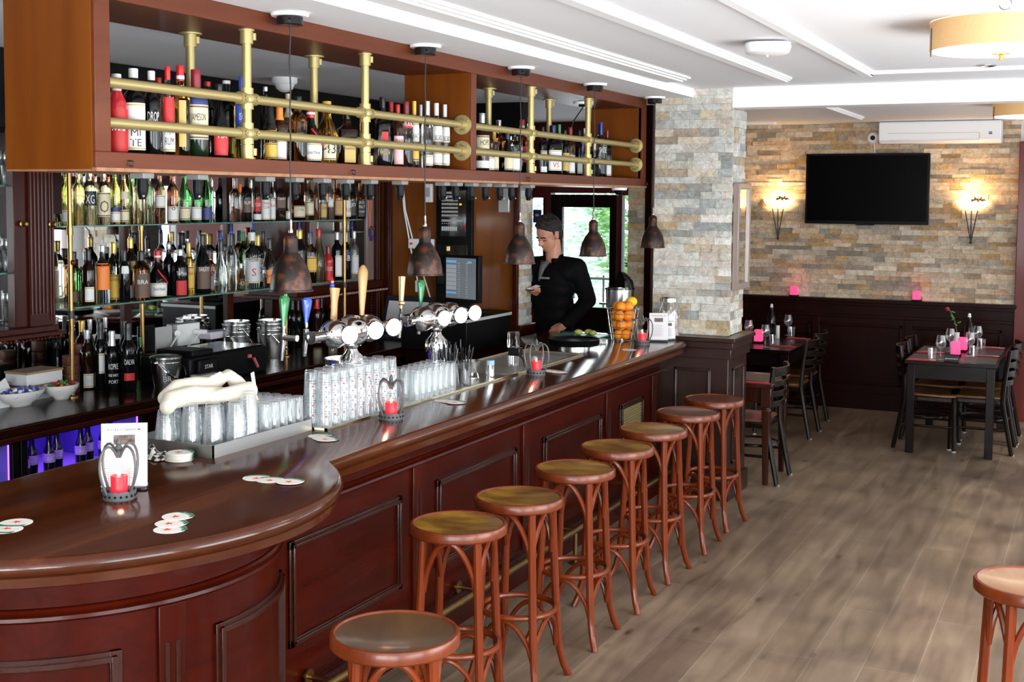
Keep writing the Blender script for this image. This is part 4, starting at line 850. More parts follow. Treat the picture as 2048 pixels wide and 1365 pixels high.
# ------------------------------------------------------------------ bottles: (x, y, z, height, radius, shape, glass, cap, cap from, labels, lettering, label)
BOTTLES=[
(-2.99, 3.241, 2.19, 0.258, 0.0351, 'tall', 'red', 'W', 0.8, [(0.02, 0.56, 'R', 75)], [('SOURZ', 'W', 0.36, 0.16)], 'bright red liqueur bottle with white cap in overhead cabinet'),
(-2.99, 3.322, 2.19, 0.284, 0.0392, 'spirit', 'black', 'W', 0.9, [(0.04, 0.6, 'W', 62)], [('KA', 'K', 0.36, 0.08), ('MI', 'K', 0.25, 0.09), ('TE', 'K', 0.13, 0.09)], 'black bottle with tall white lettered label and white cap in overhead cabinet'),
(-2.989, 3.41, 2.19, 0.284, 0.0312, 'spirit', 'black', 'W', 0.9, [], [('DROP', 'W', 0.46, 0.12)], 'black bottle with white capital letters and white cap in overhead cabinet'),
(-3.034, 3.498, 2.19, 0.27, 0.0263, 'spirit', 'black', 'R', 0.86, [(0.45, 0.72, 'K', 60)], [], 'plain black bottle with short red cap, half hidden in overhead cabinet'),
(-2.98, 3.483, 2.19, 0.306, 0.0247, 'spirit', 'smoke', 'R', 0.86, [(0.04, 0.34, 'W', 60), (0.34, 0.66, 'R', 50)], [('PYRAT', 'K', 0.28, 0.09), ('RUM', 'K', 0.16, 0.09)], 'smoky bottle with red flame label and tall red cap in overhead cabinet'),
(-2.99, 3.562, 2.19, 0.317, 0.034, 'spirit', 'amber', 'RW', 0.84, [(0.1, 0.62, 'G', 22)], [('Coeur', 'R', 0.3, 0.1)], 'clear amber bottle with red and white cap in overhead cabinet'),
(-2.99, 3.647, 2.19, 0.311, 0.0437, 'spirit', 'dkgreen', 'M', 0.8, [(0.2, 0.6, 'C', 62), (0.6, 0.68, 'N', 62)], [('JAMESON', 'K', 0.46, 0.085)], 'green whiskey bottle with cream label and maroon cap in overhead cabinet'),
(-3.044, 3.78, 2.19, 0.281, 0.0278, 'spirit', 'black', 'R', 0.95, [], [], 'slim black bottle with thin red lid in overhead cabinet'),
(-2.974, 3.759, 2.19, 0.268, 0.0373, 'bulb', 'black', 'K', 0.9, [(0.03, 0.4, 'R', 45)], [('TIA', 'W', 0.3, 0.07)], 'round black bottle with red triangular label in overhead cabinet'),
(-3.048, 3.897, 2.19, 0.295, 0.0378, 'spirit', 'black', 'W', 0.97, [], [], 'plain black bottle with thin white lid beside blue capped one in overhead cabinet'),
(-2.975, 3.896, 2.19, 0.308, 0.0287, 'spirit', 'yellow', 'B', 0.72, [(0.36, 0.66, 'B', 70)], [('ISOLA', 'W', 0.52, 0.09)], 'yellow bottle with blue label and blue sleeve in overhead cabinet'),
(-3.075, 4.18, 2.19, 0.296, 0.0203, 'wine', 'black', 'S', 0.95, [], [], 'thin necked dark bottle behind the first brass post in overhead cabinet'),
(-2.99, 4.094, 2.19, 0.215, 0.0267, 'tall', 'gold', 'K', 0.58, [(0.4, 0.55, 'Y', 60), (0.03, 0.32, 'Y', 60)], [], 'yellow gold bottle with black shoulders in overhead cabinet'),
(-2.99, 4.158, 2.19, 0.214, 0.0341, 'spirit', 'brown', 'O', 0.76, [(0.03, 0.38, 'W', 34)], [], 'dark brown bottle with orange cap in overhead cabinet'),
(-3.075, 4.336, 2.19, 0.28, 0.0271, 'spirit', 'smoke', 'C', 0.8, [(0.66, 0.8, 'C', 60)], [], 'dark bottle with cream neck label behind orange capped one in overhead cabinet'),
(-2.99, 4.286, 2.19, 0.263, 0.0369, 'spirit', 'amberd', 'K', 0.88, [(0.3, 0.4, 'W', 40)], [('DRAMBUIE', 'K', 0.35, 0.05)], 'brown bulbous bottle with small white label in overhead cabinet'),
(-2.99, 4.376, 2.19, 0.231, 0.0479, 'bulb', 'black', 'RW', 0.8, [(0.03, 0.34, 'W', 58)], [('Grand Marnier', 'D', 0.18, 0.07)], 'squat black bottle with white plaque and red ribbon in overhead cabinet'),
(-2.99, 4.496, 2.19, 0.258, 0.05, 'taper', 'gold', 'Y', 0.84, [(0.05, 0.36, 'C', 34)], [('43', 'K', 0.24, 0.16)], 'golden tapered liqueur bottle with yellow neck in overhead cabinet'),
(-2.99, 4.652, 2.19, 0.228, 0.0458, 'square', 'brownk', 'K', 0.86, [(0.03, 0.4, 'G', 30)], [('Disaronno', 'K', 0.3, 0.05)], 'square dark bottle with wide black cap in overhead cabinet'),
(-3.075, 4.932, 2.19, 0.302, 0.0207, 'spirit', 'amber', 'S', 0.9, [], [], 'thin amber bottle behind the second brass post in overhead cabinet'),
(-2.99, 4.951, 2.19, 0.311, 0.0344, 'square', 'black', 'K', 0.85, [(0.26, 0.5, 'R', 26)], [('PASSOA', 'Y', 0.2, 0.06)], 'black square bottle with red diamond mark in overhead cabinet'),
(-3.075, 5.17, 2.19, 0.306, 0.0286, 'spirit', 'black', 'R', 0.86, [], [], 'dark bottle with dark red cap, back row in overhead cabinet'),
(-2.99, 5.087, 2.19, 0.286, 0.0281, 'spirit', 'brown', 'R', 0.86, [(0.04, 0.5, 'P', 55)], [('BAR', 'M', 0.4, 0.1)], 'dark bottle with pink label and bright red cap in overhead cabinet'),
(-2.99, 5.166, 2.19, 0.305, 0.0332, 'spirit', 'clear', 'M', 0.8, [(0.6, 0.72, 'R', 34)], [('BAR', 'W', 0.66, 0.09)], 'clear rum bottle with crimson cap in overhead cabinet'),
(-2.99, 5.243, 2.19, 0.313, 0.024, 'spirit', 'clear', 'Y', 0.8, [(0.4, 0.68, 'W', 60), (0.1, 0.34, 'Y', 50)], [('BAC', 'K', 0.48, 0.08)], 'clear rum bottle with yellow cap in overhead cabinet'),
(-3.075, 5.457, 2.19, 0.313, 0.0224, 'spirit', 'clear', 'S', 0.8, [], [], 'clear bottle with grey cap behind yellow capped one in overhead cabinet'),
(-2.99, 5.371, 2.19, 0.322, 0.0293, 'spirit', 'clear', 'W', 0.8, [(0.04, 0.2, 'W', 50)], [], 'clear bottle with white red ringed cap in overhead cabinet'),
(-2.99, 5.463, 2.19, 0.319, 0.0297, 'spirit', 'clear', 'W', 0.82, [(0.42, 0.72, 'W', 70), (0.06, 0.26, 'W', 60)], [('BACARDI', 'K', 0.48, 0.08)], 'clear white rum bottle, left of white capped pair in overhead cabinet'),
(-2.99, 5.552, 2.19, 0.318, 0.0251, 'spirit', 'clear', 'W', 0.82, [(0.42, 0.72, 'W', 70), (0.06, 0.26, 'W', 60)], [('BACARDI', 'K', 0.48, 0.08)], 'clear white rum bottle, right of white capped pair in overhead cabinet'),
(-2.99, 5.967, 2.19, 0.302, 0.0399, 'spirit', 'brown', 'S', 0.84, [(0.36, 0.62, 'C', 70), (0.05, 0.18, 'W', 70)], [('HOPS', 'K', 0.5, 0.1)], 'dark bottle with cream label and silver cap in cabinet bay near stone pillar'),
(-2.99, 6.058, 2.19, 0.249, 0.0242, 'square', 'brown', 'S', 0.9, [(0.03, 0.3, 'W', 60)], [], 'small brown bottle with white base label in cabinet bay near stone pillar'),
(-2.99, 6.113, 2.19, 0.23, 0.0271, 'spirit', 'brown', 'G', 0.7, [(0.04, 0.4, 'C', 60)], [], 'brown bottle with long gold neck foil in cabinet bay near stone pillar'),
(-3.045, 6.285, 2.19, 0.285, 0.0357, 'square', 'amberd', 'S', 0.8, [], [], 'clear square amber bottle with silver cap in cabinet bay near stone pillar'),
(-2.977, 6.257, 2.19, 0.228, 0.0333, 'bulb', 'black', 'K', 0.8, [(0.05, 0.4, 'C', 55)], [], 'dark round bottle with cream shield label in cabinet bay near stone pillar'),
(-2.99, 6.369, 2.19, 0.233, 0.0449, 'square', 'blue', 'K', 0.86, [(0.05, 0.5, 'W', 30)], [], 'pale blue square gin bottle in cabinet bay near stone pillar'),
(-2.99, 6.476, 2.19, 0.297, 0.0369, 'square', 'redamber', 'RW', 0.84, [(0.2, 0.5, 'R', 45)], [], 'red amber square whisky bottle with slanted label in cabinet bay near stone pillar'),
(-3.075, 6.759, 2.19, 0.33, 0.0266, 'square', 'smoke', 'S', 0.9, [], [], 'grey square bottle behind the brass post in cabinet bay near stone pillar'),
(-2.99, 6.765, 2.19, 0.273, 0.0236, 'square', 'black', 'K', 0.85, [(0.3, 0.5, 'C', 50), (0.04, 0.16, 'W', 50)], [], 'narrow black bottle with two pale labels in cabinet bay near stone pillar'),
(-2.99, 6.914, 2.19, 0.29, 0.048, 'square', 'black', 'N', 0.84, [(0.08, 0.5, 'W', 52)], [('VS', 'R', 0.2, 0.1)], 'black bottle with big white pointed label in cabinet bay near stone pillar'),
(-2.99, 7.013, 2.19, 0.301, 0.0243, 'spirit', 'dkgreen', 'E', 0.8, [], [], 'green bottle with green and gold cap in cabinet bay near stone pillar'),
(-2.99, 7.1, 2.19, 0.27, 0.0307, 'spirit', 'black', 'K', 0.84, [(0.1, 0.5, 'G', 45)], [], 'black bottle with gold label in cabinet bay near stone pillar'),
(-2.99, 7.188, 2.19, 0.293, 0.031, 'spirit', 'brown', 'M', 0.84, [(0.05, 0.42, 'W', 55)], [], 'bourbon bottle with dark red cap in cabinet bay near stone pillar'),
(-2.99, 7.336, 2.19, 0.282, 0.0221, 'spirit', 'black', 'K', 0.84, [(0.05, 0.4, 'W', 55)], [], 'slim black bottle with black and white label in cabinet bay near stone pillar'),
(-2.99, 7.429, 2.19, 0.299, 0.0223, 'spirit', 'violet', 'W', 0.84, [(0.1, 0.4, 'W', 40)], [], 'slim violet bottle with white cap in cabinet bay near stone pillar'),
(-2.99, 7.702, 2.19, 0.352, 0.0394, 'square', 'smoke', 'B', 0.78, [], [('SASSE', 'W', 0.5, 0.1)], 'big grey bottle with blue cap in cabinet bay near stone pillar'),
(-2.99, 7.821, 2.19, 0.306, 0.0266, 'square', 'black', 'R', 0.86, [(0.03, 0.35, 'W', 50)], [], 'black bottle with small red cap in cabinet bay near stone pillar'),
(-4.99, 5.019, 1.888, 0.3, 0.0293, 'wine', 'greeny', 'K', 0.8, [(0.03, 0.26, 'W', 65)], [], 'green yellow wine bottle behind the brass pole on top glass shelf'),
(-4.9, 5.017, 1.888, 0.3, 0.0318, 'wine', 'palegold', 'S', 0.8, [], [], 'unlabelled pale yellow bottle right of the brass pole on top glass shelf'),
(-4.9, 5.096, 1.888, 0.3, 0.0375, 'spirit', 'pale', 'S', 0.8, [(0.34, 0.6, 'K', 70)], [('XG', 'W', 0.46, 0.16)], 'pale bottle with black diamond label on top glass shelf'),
(-4.9, 5.2, 1.888, 0.3, 0.0366, 'spirit', 'pale', 'S', 0.8, [(0.14, 0.58, 'C', 72)], [('O', 'D', 0.33, 0.22)], 'pale bottle with ring drawn on cream label on top glass shelf'),
(-4.9, 5.288, 1.888, 0.31, 0.0275, 'wine', 'greeny', 'E', 0.8, [(0.04, 0.22, 'W', 72), (0.22, 0.3, 'N', 72)], [], 'lime green bottle with navy and white label on top glass shelf'),
(-4.9, 5.358, 1.888, 0.3, 0.0263, 'wine', 'palegold', 'C', 0.8, [(0.04, 0.26, 'C', 70), (0.46, 0.6, 'C', 70)], [], 'clear yellow bottle with two cream labels on top glass shelf'),
(-4.949, 5.464, 1.888, 0.3, 0.0265, 'wine', 'palegold', 'S', 0.8, [], [], 'unlabelled yellow bottle beside two cream labels on top glass shelf'),
(-4.885, 5.465, 1.888, 0.29, 0.031, 'spirit', 'palegold', 'K', 0.62, [], [], 'clear golden bottle with black neck on top glass shelf'),
(-4.9, 5.559, 1.888, 0.3, 0.0313, 'wine', 'clear', 'S', 0.8, [], [], 'unlabelled clear bottle left of the rose bottle on top glass shelf'),
(-4.9, 5.651, 1.888, 0.3, 0.0316, 'wine', 'rose', 'P', 0.8, [(0.3, 0.54, 'W', 70)], [], 'rose wine bottle with white label high up on top glass shelf'),
(-4.9, 5.758, 1.888, 0.3, 0.0321, 'wine', 'rosed', 'P', 0.8, [(0.04, 0.32, 'W', 70)], [('o', 'K', 0.3, 0.1)], 'darker rose bottle with white label low down on top glass shelf'),
(-4.9, 5.863, 1.888, 0.31, 0.0325, 'champ', 'green', 'C', 0.72, [(0.05, 0.3, 'C', 66)], [], 'green bottle with cream yellow label on top glass shelf'),
(-4.9, 5.967, 1.888, 0.31, 0.0329, 'champ', 'green', 'W', 0.72, [(0.05, 0.3, 'W', 66)], [], 'green sparkling wine bottle with white label on top glass shelf'),
(-4.9, 6.064, 1.888, 0.31, 0.0348, 'champ', 'green', 'K', 0.72, [(0.05, 0.28, 'N', 66)], [], 'green sparkling wine bottle with navy label on top glass shelf'),
(-4.9, 6.34, 1.888, 0.27, 0.0328, 'square', 'clear', 'S', 0.86, [], [], 'clear cut glass bottle, left end of spirits on top glass shelf'),
(-4.9, 6.456, 1.888, 0.28, 0.0348, 'spirit', 'black', 'K', 0.8, [(0.2, 0.5, 'D', 60)], [('RUM', 'W', 0.42, 0.08)], 'black bottle with faint white writing on top glass shelf'),
(-4.9, 6.565, 1.888, 0.28, 0.0273, 'spirit', 'brown', 'K', 0.8, [(0.03, 0.16, 'W', 66), (0.22, 0.5, 'R', 55)], [('CLUB', 'W', 0.38, 0.08)], 'brown rum bottle with round red label on top glass shelf'),
(-4.9, 6.65, 1.888, 0.28, 0.0324, 'spirit', 'brown', 'R', 0.8, [(0.03, 0.52, 'W', 66)], [('Havana', 'R', 0.42, 0.08), ('CLUB', 'R', 0.32, 0.07)], 'brown rum bottle with white and red label on top glass shelf'),
(-4.9, 6.726, 1.888, 0.28, 0.0229, 'spirit', 'clear', 'R', 0.8, [(0.03, 0.5, 'W', 60)], [('Rum', 'R', 0.36, 0.08)], 'slim clear bottle with white and red label on top glass shelf'),
(-4.9, 6.814, 1.888, 0.28, 0.0363, 'square', 'brownk', 'K', 0.8, [(0.3, 0.55, 'D', 60)], [('Captain', 'W', 0.52, 0.06)], 'dark rum bottle with white script, square on top glass shelf'),
(-4.9, 6.903, 1.888, 0.28, 0.0233, 'spirit', 'brown', 'W', 0.8, [(0.03, 0.22, 'W', 60)], [], 'slim dark bottle with low white label on top glass shelf'),
(-4.899, 7.018, 1.888, 0.24, 0.0506, 'bulb', 'redamber', 'S', 0.8, [(0.08, 0.4, 'C', 50)], [('1724', 'K', 0.3, 0.07)], 'squat red amber bottle with cream shield label on top glass shelf'),
(-4.9, 7.147, 1.888, 0.27, 0.0342, 'spirit', 'pale', 'G', 0.8, [(0.12, 0.46, 'C', 60)], [], 'clear bottle with cream label and gold neck on top glass shelf'),
(-4.9, 7.232, 1.888, 0.27, 0.0224, 'spirit', 'amberd', 'K', 0.8, [], [], 'slim amber bottle without label on top glass shelf'),
(-4.9, 7.318, 1.888, 0.27, 0.0278, 'spirit', 'clear', 'S', 0.8, [(0.06, 0.4, 'G', 50)], [('GIN', 'N', 0.3, 0.08)], 'clear bottle with gold label on top glass shelf'),
(-4.9, 7.405, 1.888, 0.29, 0.0263, 'spirit', 'pink', 'S', 0.8, [(0.3, 0.5, 'W', 50)], [], 'pinkish clear bottle with narrow white label on top glass shelf'),
(-4.9, 7.507, 1.888, 0.28, 0.0319, 'square', 'amberd', 'K', 0.8, [(0.1, 0.5, 'T', 60)], [], 'brown bottle with tan and olive label on top glass shelf'),
(-4.9, 7.611, 1.888, 0.28, 0.0323, 'square', 'amber', 'S', 0.8, [(0.06, 0.5, 'W', 60)], [('Rd', 'R', 0.25, 0.12)], 'clear amber bottle with red and white label on top glass shelf'),
(-4.9, 7.697, 1.888, 0.26, 0.0253, 'square', 'black', 'K', 0.8, [(0.1, 0.5, 'K', 60)], [('JD', 'W', 0.4, 0.1)], 'narrow square bottle with black label on top glass shelf'),
(-4.9, 7.805, 1.888, 0.26, 0.0329, 'square', 'amberd', 'K', 0.8, [(0.06, 0.52, 'K', 70)], [('JACK', 'W', 0.46, 0.07), ('No.7', 'W', 0.34, 0.09), ('WHISKEY', 'W', 0.2, 0.05)], 'square whiskey bottle with black and white label, right end on top glass shelf'),
(-4.97, 5.045, 1.462, 0.278, 0.0375, 'wine', 'green', 'K', 0.8, [(0.05, 0.25, 'D', 40)], [], 'green bottle behind the left brass pole on lower glass shelf'),
(-4.97, 5.139, 1.462, 0.275, 0.0462, 'bulb', 'amberd', 'S', 0.85, [], [], 'round clear decanter bottle of amber spirit, back row on lower glass shelf'),
(-4.88, 5.061, 1.462, 0.291, 0.0361, 'spirit', 'brownk', 'K', 0.82, [(0.06, 0.33, 'W', 40)], [('X', 'W', 0.2, 0.2)], 'dark bottle with white label and white pattern on lower glass shelf'),
(-4.88, 5.164, 1.462, 0.311, 0.0393, 'spirit', 'ltblue', 'S', 0.9, [(0.24, 0.46, 'O', 60), (0.46, 0.7, 'O', 60)], [('A1', 'R', 0.66, 0.07)], 'frosted bottle with orange and white label on lower glass shelf'),
(-4.937, 5.312, 1.462, 0.322, 0.0385, 'wine', 'pale', 'G', 0.82, [(0.03, 0.46, 'Y', 66)], [('LEBAN', 'K', 0.38, 0.06)], 'clear bottle with large pale yellow label on lower glass shelf'),
(-4.862, 5.313, 1.462, 0.281, 0.0305, 'spirit', 'black', 'K', 0.8, [(0.55, 0.7, 'W', 40)], [], 'black bottle with white patch near the neck on lower glass shelf'),
(-4.995, 5.51, 1.462, 0.339, 0.0397, 'spirit', 'brownk', 'G', 0.84, [(0.3, 0.62, 'G', 26)], [], 'tall black and gold bottle with pourer, back row on lower glass shelf'),
(-4.949, 5.438, 1.462, 0.212, 0.0363, 'spirit', 'black', 'K', 0.84, [(0.04, 0.38, 'W', 45)], [], 'small black bottle with white oval label on lower glass shelf'),
(-4.86, 5.445, 1.462, 0.271, 0.0479, 'spirit', 'amberd', 'K', 0.82, [(0.05, 0.55, 'D', 60)], [('BRA', 'W', 0.38, 0.09)], 'wide amber whisky bottle with dark label on lower glass shelf'),
(-4.88, 5.602, 1.462, 0.269, 0.0545, 'bulb', 'black', 'RW', 0.82, [(0.04, 0.32, 'W', 58)], [('Grand Marnier', 'D', 0.2, 0.07)], 'squat black bottle with white plaque, red seal and ribbon on lower glass shelf'),
(-4.948, 5.776, 1.462, 0.299, 0.035, 'wine', 'black', 'S', 0.9, [], [], 'tall plain black bottle with silver pourer on lower glass shelf'),
(-4.862, 5.774, 1.462, 0.268, 0.047, 'spirit', 'black', 'S', 0.88, [(0.02, 0.34, 'R', 40)], [('Tia Maria', 'W', 0.5, 0.09)], 'black bottle with red triangle and white script on lower glass shelf'),
(-4.88, 5.875, 1.462, 0.304, 0.0282, 'spirit', 'gold', 'G', 0.74, [(0.1, 0.55, 'Y', 66)], [('KAHLUA', 'R', 0.42, 0.07)], 'yellow labelled bottle with gold neck on lower glass shelf'),
(-4.88, 5.998, 1.462, 0.351, 0.0512, 'taper', 'black', 'K', 0.86, [(0.08, 0.46, 'D', 52)], [('BAILEYS', 'W', 0.42, 0.07)], 'black tapered cream liqueur bottle on lower glass shelf'),
(-5.018, 6.184, 1.462, 0.355, 0.0369, 'spirit', 'clear', 'G', 0.84, [], [], 'clear bottle with gold cap, back row on lower glass shelf'),
(-4.946, 6.144, 1.462, 0.248, 0.0412, 'square', 'amberd', 'D', 0.8, [(0.04, 0.4, 'W', 58), (0.4, 0.5, 'R', 50)], [('COINTREAU', 'W', 0.45, 0.05)], 'square bottle with white label under red banner on lower glass shelf'),
(-4.858, 6.144, 1.462, 0.316, 0.043, 'bulb', 'clear', 'K', 0.78, [], [], 'clear round bottle with blue pourer, left of two on lower glass shelf'),
(-5.035, 6.423, 1.462, 0.261, 0.045, 'square', 'clear', 'K', 0.84, [(0.06, 0.44, 'W', 40)], [], 'clear square bottle with grey white label on lower glass shelf'),
(-4.868, 6.258, 1.462, 0.351, 0.0311, 'spirit', 'clear', 'K', 0.8, [], [], 'tall clear bottle with black collar and blue pourer on lower glass shelf'),
(-4.946, 6.36, 1.462, 0.343, 0.0594, 'taper', 'clear', 'K', 0.78, [], [('IZO', 'W', 0.83, 0.06)], 'clear tapered bottle with black neck band on lower glass shelf'),
(-4.856, 6.337, 1.462, 0.16, 0.0299, 'taper', 'amber', 'S', 0.85, [(0.05, 0.4, 'K', 50)], [('43', 'G', 0.26, 0.16)], 'small amber bottle with round black label on lower glass shelf'),
(-4.97, 6.512, 1.462, 0.356, 0.0321, 'spirit', 'green', 'E', 0.84, [], [], 'green bottle with green cap, back row on lower glass shelf'),
(-4.88, 6.481, 1.462, 0.352, 0.051, 'wine', 'clear', 'W', 0.86, [(0.1, 0.55, 'S', 60)], [('MOLINARI', 'K', 0.52, 0.07), ('S', 'R', 0.3, 0.14)], 'clear sambuca bottle with silver label on lower glass shelf'),
(-5.04, 6.705, 1.462, 0.36, 0.0358, 'wine', 'brown', 'K', 0.85, [], [], 'brown bottle with tall blue pourer, back row on lower glass shelf'),
(-4.95, 6.638, 1.462, 0.331, 0.0435, 'spirit', 'clear', 'G', 0.8, [(0.1, 0.55, 'W', 58)], [('KETEL', 'K', 0.48, 0.07), ('O', 'N', 0.32, 0.12)], 'clear vodka bottle with gold cap and white label on lower glass shelf'),
(-4.968, 6.716, 1.462, 0.352, 0.0329, 'spirit', 'brown', 'K', 0.74, [], [], 'brown bottle with long black cap, back row on lower glass shelf'),
(-4.858, 6.64, 1.462, 0.309, 0.0455, 'taper', 'clear', 'K', 0.8, [(0.08, 0.36, 'O', 40)], [('MA', 'D', 0.22, 0.1)], 'clear bell shaped bottle with round orange label on lower glass shelf'),
(-4.909, 7.703, 1.462, 0.35, 0.0407, 'taper', 'frost', 'K', 0.82, [], [], 'frosted bottle with blue pourer behind the big pendant on lower glass shelf'),
(-4.847, 6.959, 1.462, 0.36, 0.0506, 'spirit', 'black', 'G', 0.84, [], [], 'dark bottle with blue pourer right of the big pendant on lower glass shelf'),
(-4.847, 7.082, 1.462, 0.341, 0.041, 'square', 'palegold', 'N', 0.8, [(0.22, 0.52, 'Y', 58)], [('GALLI', 'N', 0.56, 0.06)], 'clear bottle with yellow label and navy cap on lower glass shelf'),
(-4.846, 7.183, 1.462, 0.36, 0.0484, 'taper', 'palegold', 'R', 0.86, [], [], 'golden bottle with bright red cap on lower glass shelf'),
(-4.85, 7.305, 1.462, 0.239, 0.035, 'tall', 'red', 'M', 0.8, [(0.03, 0.55, 'R', 60)], [('SOURZ', 'W', 0.36, 0.12)], 'red bottle with white writing on lower glass shelf'),
(-4.849, 7.416, 1.462, 0.334, 0.0407, 'spirit', 'black', 'S', 0.85, [(0.08, 0.52, 'W', 36)], [], 'black bottle with upright white label on lower glass shelf'),
(-4.85, 7.526, 1.462, 0.332, 0.0386, 'spirit', 'black', 'S', 0.8, [(0.4, 0.6, 'N', 60)], [('SB', 'W', 0.46, 0.12)], 'dark bottle with silver cap and white letters on lower glass shelf'),
(-4.854, 7.644, 1.462, 0.336, 0.0353, 'wine', 'clear', 'S', 0.85, [(0.1, 0.5, 'S', 50)], [], 'clear bottle with pale grey label, right end on lower glass shelf'),
(-5.026, 5.335, 1.0, 0.36, 0.0245, 'wine', 'clear', 'S', 0.85, [], [], 'clear bottle behind the brass pole on back counter'),
(-5.021, 5.212, 1.0, 0.36, 0.0273, 'wine', 'clear', 'S', 0.85, [], [], 'clear bottle with grey cap right of the brass pole on back counter'),
(-5.008, 5.138, 1.0, 0.36, 0.0411, 'spirit', 'brownk', 'G', 0.84, [(0.03, 0.27, 'W', 40)], [('X', 'W', 0.16, 0.2)], 'dark bottle with gold neck and white label on back counter'),
(-5.02, 5.276, 1.0, 0.36, 0.03, 'wine', 'black', 'K', 0.8, [], [], 'tall black bottle behind the white labelled pair on back counter'),
(-4.932, 5.097, 1.0, 0.316, 0.0401, 'spirit', 'brownk', 'S', 0.86, [(0.03, 0.27, 'W', 40)], [('X', 'W', 0.16, 0.2)], 'dark bottle with silver cap and white label on back counter'),
(-4.945, 5.202, 1.0, 0.331, 0.0302, 'spirit', 'brownk', 'W', 0.84, [], [], 'brown bottle with white cap, back row on back counter'),
(-4.856, 5.117, 1.0, 0.36, 0.0348, 'wine', 'black', 'K', 0.76, [(0.25, 0.55, 'W', 25)], [], 'tall black bottle with narrow white side label on back counter'),
(-4.776, 5.117, 1.0, 0.317, 0.0402, 'spirit', 'black', 'S', 0.76, [], [('KOPKE', 'W', 0.42, 0.1), ('FINE WHITE', 'W', 0.27, 0.05), ('PORT', 'W', 0.16, 0.06)], 'black port bottle with white stencilled letters on back counter'),
(-4.804, 5.242, 1.0, 0.36, 0.0328, 'wine', 'black', 'K', 0.8, [], [], 'black bottle behind the red labelled one on back counter'),
(-4.698, 5.153, 1.0, 0.36, 0.0418, 'wine', 'black', 'K', 0.76, [(0.16, 0.27, 'R', 40)], [('DALVA', 'W', 0.44, 0.08)], 'black port bottle with red label on back counter'),
(-4.884, 5.454, 1.0, 0.244, 0.0212, 'spirit', 'green', 'E', 0.84, [], [], 'small green bottle left of the ice bucket on back counter'),
(-5.02, 7.121, 1.0, 0.346, 0.0296, 'wine', 'black', 'K', 0.78, [], [], 'black wine bottle, left end of wine row on back counter'),
(-5.02, 7.185, 1.0, 0.334, 0.0298, 'wine', 'black', 'K', 0.78, [], [], 'black wine bottle, second in wine row on back counter'),
(-5.019, 7.471, 1.0, 0.326, 0.03, 'wine', 'black', 'K', 0.78, [], [], 'black wine bottle, third in wine row on back counter'),
(-5.004, 7.251, 1.0, 0.34, 0.03, 'wine', 'black', 'K', 0.78, [], [], 'black wine bottle just right of the brass post on back counter'),
(-5.003, 7.409, 1.0, 0.328, 0.0302, 'wine', 'black', 'K', 0.78, [], [], 'black wine bottle left of the green tap handle on back counter'),
(-4.972, 7.342, 1.0, 0.36, 0.0338, 'wine', 'brownk', 'R', 0.72, [(0.06, 0.26, 'C', 60)], [], 'wine bottle with red foil left of the blue tap handle on back counter'),
(-5.016, 7.611, 1.0, 0.345, 0.0341, 'wine', 'brownk', 'M', 0.72, [(0.06, 0.26, 'C', 60)], [], 'wine bottle with dark red foil behind the blue tap handle on back counter'),
(-4.976, 7.542, 1.0, 0.348, 0.0361, 'wine', 'brownk', 'R', 0.72, [(0.06, 0.26, 'C', 60)], [], 'wine bottle with red foil right of the blue tap handle on back counter'),
]

SHP={
'wine':(2,[(.9,0),(1,.02),(1,.60),(.94,.655),(.66,.72),(.44,.77),(.38,.82),(.37,.95),(.41,.955),(.41,1)]),
'champ':(2,[(.9,0),(1,.02),(1,.46),(.95,.54),(.74,.66),(.50,.76),(.38,.86),(.40,.93),(.36,1)]),
'spirit':(2,[(.92,0),(1,.025),(1,.62),(.96,.665),(.74,.72),(.46,.765),(.38,.80),(.37,.97),(.36,1)]),
'tall':(2,[(.92,0),(1,.02),(1,.58),(.90,.66),(.62,.74),(.45,.80),(.42,.97),(.40,1)]),
'square':(5,[(.88,0),(.95,.02),(.95,.60),(.90,.66),(.60,.71),(.42,.74),(.38,.78),(.37,.97),(.36,1)]),
'bulb':(2,[(.85,0),(.95,.04),(1,.24),(.96,.40),(.80,.52),(.52,.62),(.37,.70),(.33,.78),(.33,.97),(.32,1)]),
'taper':(2,[(.88,0),(.95,.02),(1,.34),(.97,.46),(.80,.57),(.52,.68),(.38,.77),(.34,.85),(.34,.97),(.33,1)])}
def ccol(k): return {'W':(.64,.64,.62),'C':(.60,.53,.35),'K':(.008,.008,.009),'R':(.45,.010,.010),'Y':(.62,.38,.04),'O':(.72,.20,.03),'G':(.48,.33,.09),'B':(.03,.07,.42),'N':(.03,.035,.14),'S':(.48,.49,.50),'P':(.72,.45,.44),'D':(.10,.055,.035),'M':(.20,.012,.02),'T':(.50,.30,.12),'E':(.02,.20,.07)}[k]
_cm={}
def cmat(k,cap=False):
    key=k+('c' if cap else 'l')
    if key not in _cm: _cm[key]=pm(('cap_' if cap else 'label_')+k.lower(),ccol(k),.3 if cap else .5,.5 if (cap and k in 'SG') else 0)
    return _cm[key]
def gl(name,col,rough=.02,trans=1,ior=1.36): return pm('glass_'+name,col,rough,0,trans,ior)
